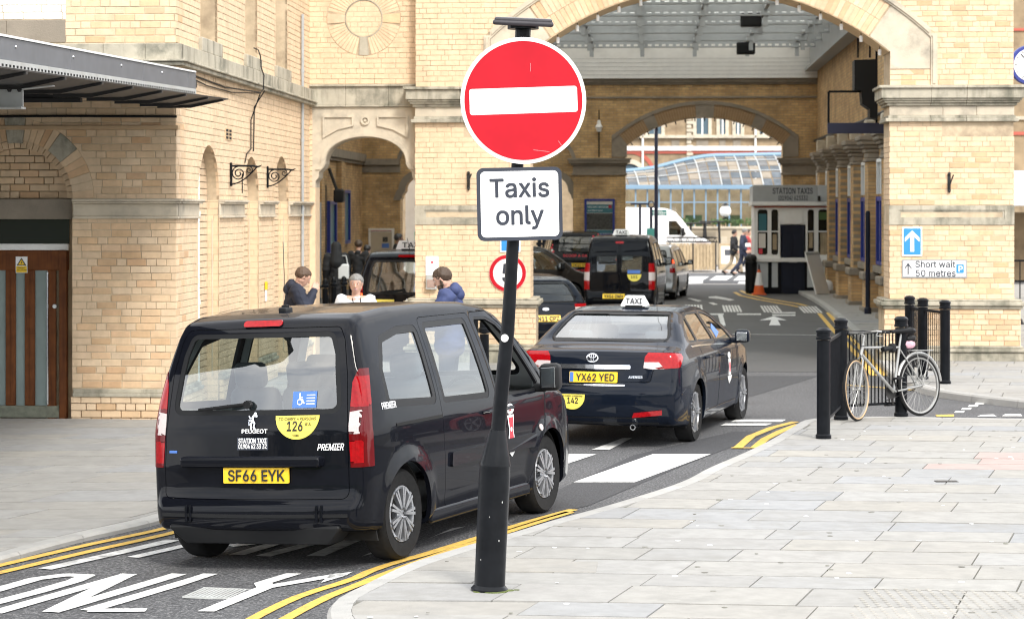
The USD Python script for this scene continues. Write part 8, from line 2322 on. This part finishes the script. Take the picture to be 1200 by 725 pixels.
    if hood:
        hd = smoothed([hullm(J['neck'] + [-.10, .08, .02], .06, J['neck'] + [-.10, -.08, .02], .06), hullm(J['neck'] + [-.13, 0, -.03], .075, J['neck'] + [-.09, 0, .05], .06), hullm(J['neck'] + [-.05, .09, .0], .045, J['neck'] + [.06, .06, -.05], .035), hullm(J['neck'] + [-.05, -.09, .0], .045, J['neck'] + [.06, -.06, -.05], .035)], .025, 5)
        t.add('hood', sc(hd), M[cloth], smooth=True)
        t.add('hood_lining', sc(smoothed([hullm(J['neck'] + [-.03, .03, .01], .055, J['neck'] + [-.03, -.03, .01], .055)], .03, 3)), M['cloth_black'], smooth=True)
    tr = [hullm(J['pel'] + [0, .07, -.01], .118, J['pel'] - [0, .07, .01], .118)]
    for s_ in 'lr': tr += [hullm(J['hp' + s_], .105, J['kn' + s_], .074), hullm(J['kn' + s_], .074, J['an' + s_] + [0, 0, .01], .056)]
    t.add('trousers', sc(smoothed(tr, detail, 5)), M[legs], smooth=True)
    for s_ in 'lr':
        f0 = J['an' + s_]; tl = f0[2] - .09
        toe = f0 + [.18, 0, -.055] if tl < .06 else f0 + [.10, 0, -.15]
        t.add('shoe', sc(smoothed([hullm(f0 + [-.04, 0, -.045], .042, f0 + [0, 0, -.01], .05), hullm(f0 + [0, 0, -.045], .044, toe, .034)], .025, 3)), M['hair_black'], smooth=True)
    if shirt:
        t.add('collar', sc(smoothed([hullm(J['neck'] + [.03, .035, -.03], .035, J['neck'] + [.03, -.035, -.03], .035)], .02, 3)), M[shirt], smooth=True)
    return t, J, sc
def wp(px, d): return pd(px, 0, d)[0]
LZ = PAVE
G = dict
# the three men behind the near taxi
t, J, sc = person('man in a dark hooded jacket bending his head, hand raised to his mouth', (wp(345, 30.0), 30.0, .04), 75, 'cloth_navy', hair='hair_ginger', hood=True, jacket=.040, scale=.985, pose=G(head=(.11, 0, 1.60), neck=(.05, 0, 1.475), chest=(.03, 0, 1.29), nod=28, elr=(.10, -.27, 1.17), wrr=(.24, -.10, 1.43), ell=(.06, .25, 1.15), wrl=(.26, .16, 1.08)))
t, J, sc = person('grey haired man in a white shirt with a dark lanyard facing the camera', (wp(417, 29.0), 29.0, .0), 168, 'cloth_white', hair='hair_grey', jacket=.020, scale=.955, pose=G(nod=6, yaw=-14, ell=(-.02, .27, 1.14), elr=(-.02, -.27, 1.14)))
t.add('lanyard', sc(cat([tube([J['neck'] + [-.03, .06, .03], J['chest'] + [.155, .045, .05], J['chest'] + [.165, .0, -.08]], .007, 6), tube([J['neck'] + [-.03, -.06, .03], J['chest'] + [.155, -.045, .05], J['chest'] + [.165, .0, -.08]], .007, 6), rbox(.165, .175, -.03, .03, 1.12, 1.22, .004)])), M['cloth_black'])
t, J, sc = person('bearded man in a blue hooded jacket looking down, beside the brick pier', (wp(527, 26.5), 26.5, .03), -78, 'cloth_blue', hair='hair_brown', beard='hair_brown', hood=True, jacket=.048, scale=1.03, pose=G(head=(.08, 0, 1.615), neck=(.03, 0, 1.48), nod=24, elr=(.04, -.27, 1.15), wrr=(.26, -.14, 1.10), ell=(.04, .27, 1.15), wrl=(.26, .12, 1.10)))
# people inside the small arch
t, J, sc = person('person in a long black coat and headscarf carrying a white bag in the hall', (wp(394, 53.5), 53.5, 0), -12, 'cloth_black', legs='cloth_black', hair='hair_black', skin='skin', coat=.5, longhair=True, scale=.98, jacket=.05, detail=.04)
t.add('headscarf', sc(smoothed([hullm(J['head'] + [-.03, 0, .04], .125, J['neck'] + [-.05, 0, .0], .13), hullm(J['neck'] + [-.05, 0, .0], .14, J['chest'] + [-.06, 0, .0], .19)], .04, 4)), M['cloth_black'], smooth=True)
hb_ = Thing('handbag', 'white bag carried by the person in the long black coat', 'bag', (wp(402.5, 53.4), 53.4, .88), 90)
hb_.add('bag', rbox(-.07, .07, -.13, .13, 0, .36, .04), M['bag_white'], smooth=True)
hb_.add('strap', tube([(0, -.10, .34), (0, -.06, .55), (0, .06, .55), (0, .10, .34)], .012, 6), M['bag_white'])
person('short haired man in dark clothes seen from behind, left of the taxi roof', (wp(420, 55.5), 55.5, 0), 20, 'cloth_black', legs='cloth_black', hair='hair_brown', scale=1.0, detail=.04)
person('person partly hidden behind the taxi roof, dark clothes', (wp(430, 57), 57, 0), 30, 'cloth_navy', legs='cloth_black', hair='hair_black', scale=.92, detail=.045)
person('dark haired man by the map board, above the taxi roof sign', (wp(466, 60), 60, 0), 80, 'cloth_black', legs='cloth_black', hair='hair_black', skin='skin_dark', scale=1.06, detail=.04)
# walkers on the far crossing
stride = G(knr=(.22, -.10, .52), anr=(.30, -.10, .12), knl=(-.08, .10, .50), anl=(-.40, .10, .16), elr=(-.12, -.25, 1.16), wrr=(.06, -.27, .95), ell=(.06, .25, 1.14), wrl=(.28, .20, 1.08))
t, J, sc = person('grey haired man in a dark blue suit walking across the far crossing', (wp(871, 87), 87, 0), 85, 'cloth_suit', legs='cloth_suit', hair='hair_grey', shirt='cloth_white', scale=1.02, jacket=.024, pose=G(**stride, head=(.06, 0, 1.62), nod=14), detail=.04)
pn_ = Thing('papers', 'white papers held by the man in the dark blue suit', 'papers', (wp(876.5, 86.7), 86.7, 1.10), 0)
pn_.add('sheet', cbox(-.10, .10, -.01, .01, 0, .14, .003), M['white_sign'])
person('person in a black jacket and pale trousers walking behind the man in the suit', (wp(860, 88.5), 88.5, 0), 80, 'cloth_black', legs='cloth_tan', hair='hair_black', scale=.97, pose=stride, detail=.04)
person('person in a dark top with a red scarf beyond the man in the suit', (wp(876, 90), 90, 0), 100, 'cloth_red', legs='cloth_navy', hair='hair_brown', scale=.97, pose=stride, detail=.045)
# someone walking off behind the right pier, one shoe in view
person('walker almost wholly hidden behind the right pier, one dark shoe showing', (wp(1172, 48.3), 48.3, .0), 272, 'cloth_black', legs='cloth_black', hair='hair_black', pose=stride, detail=.045)
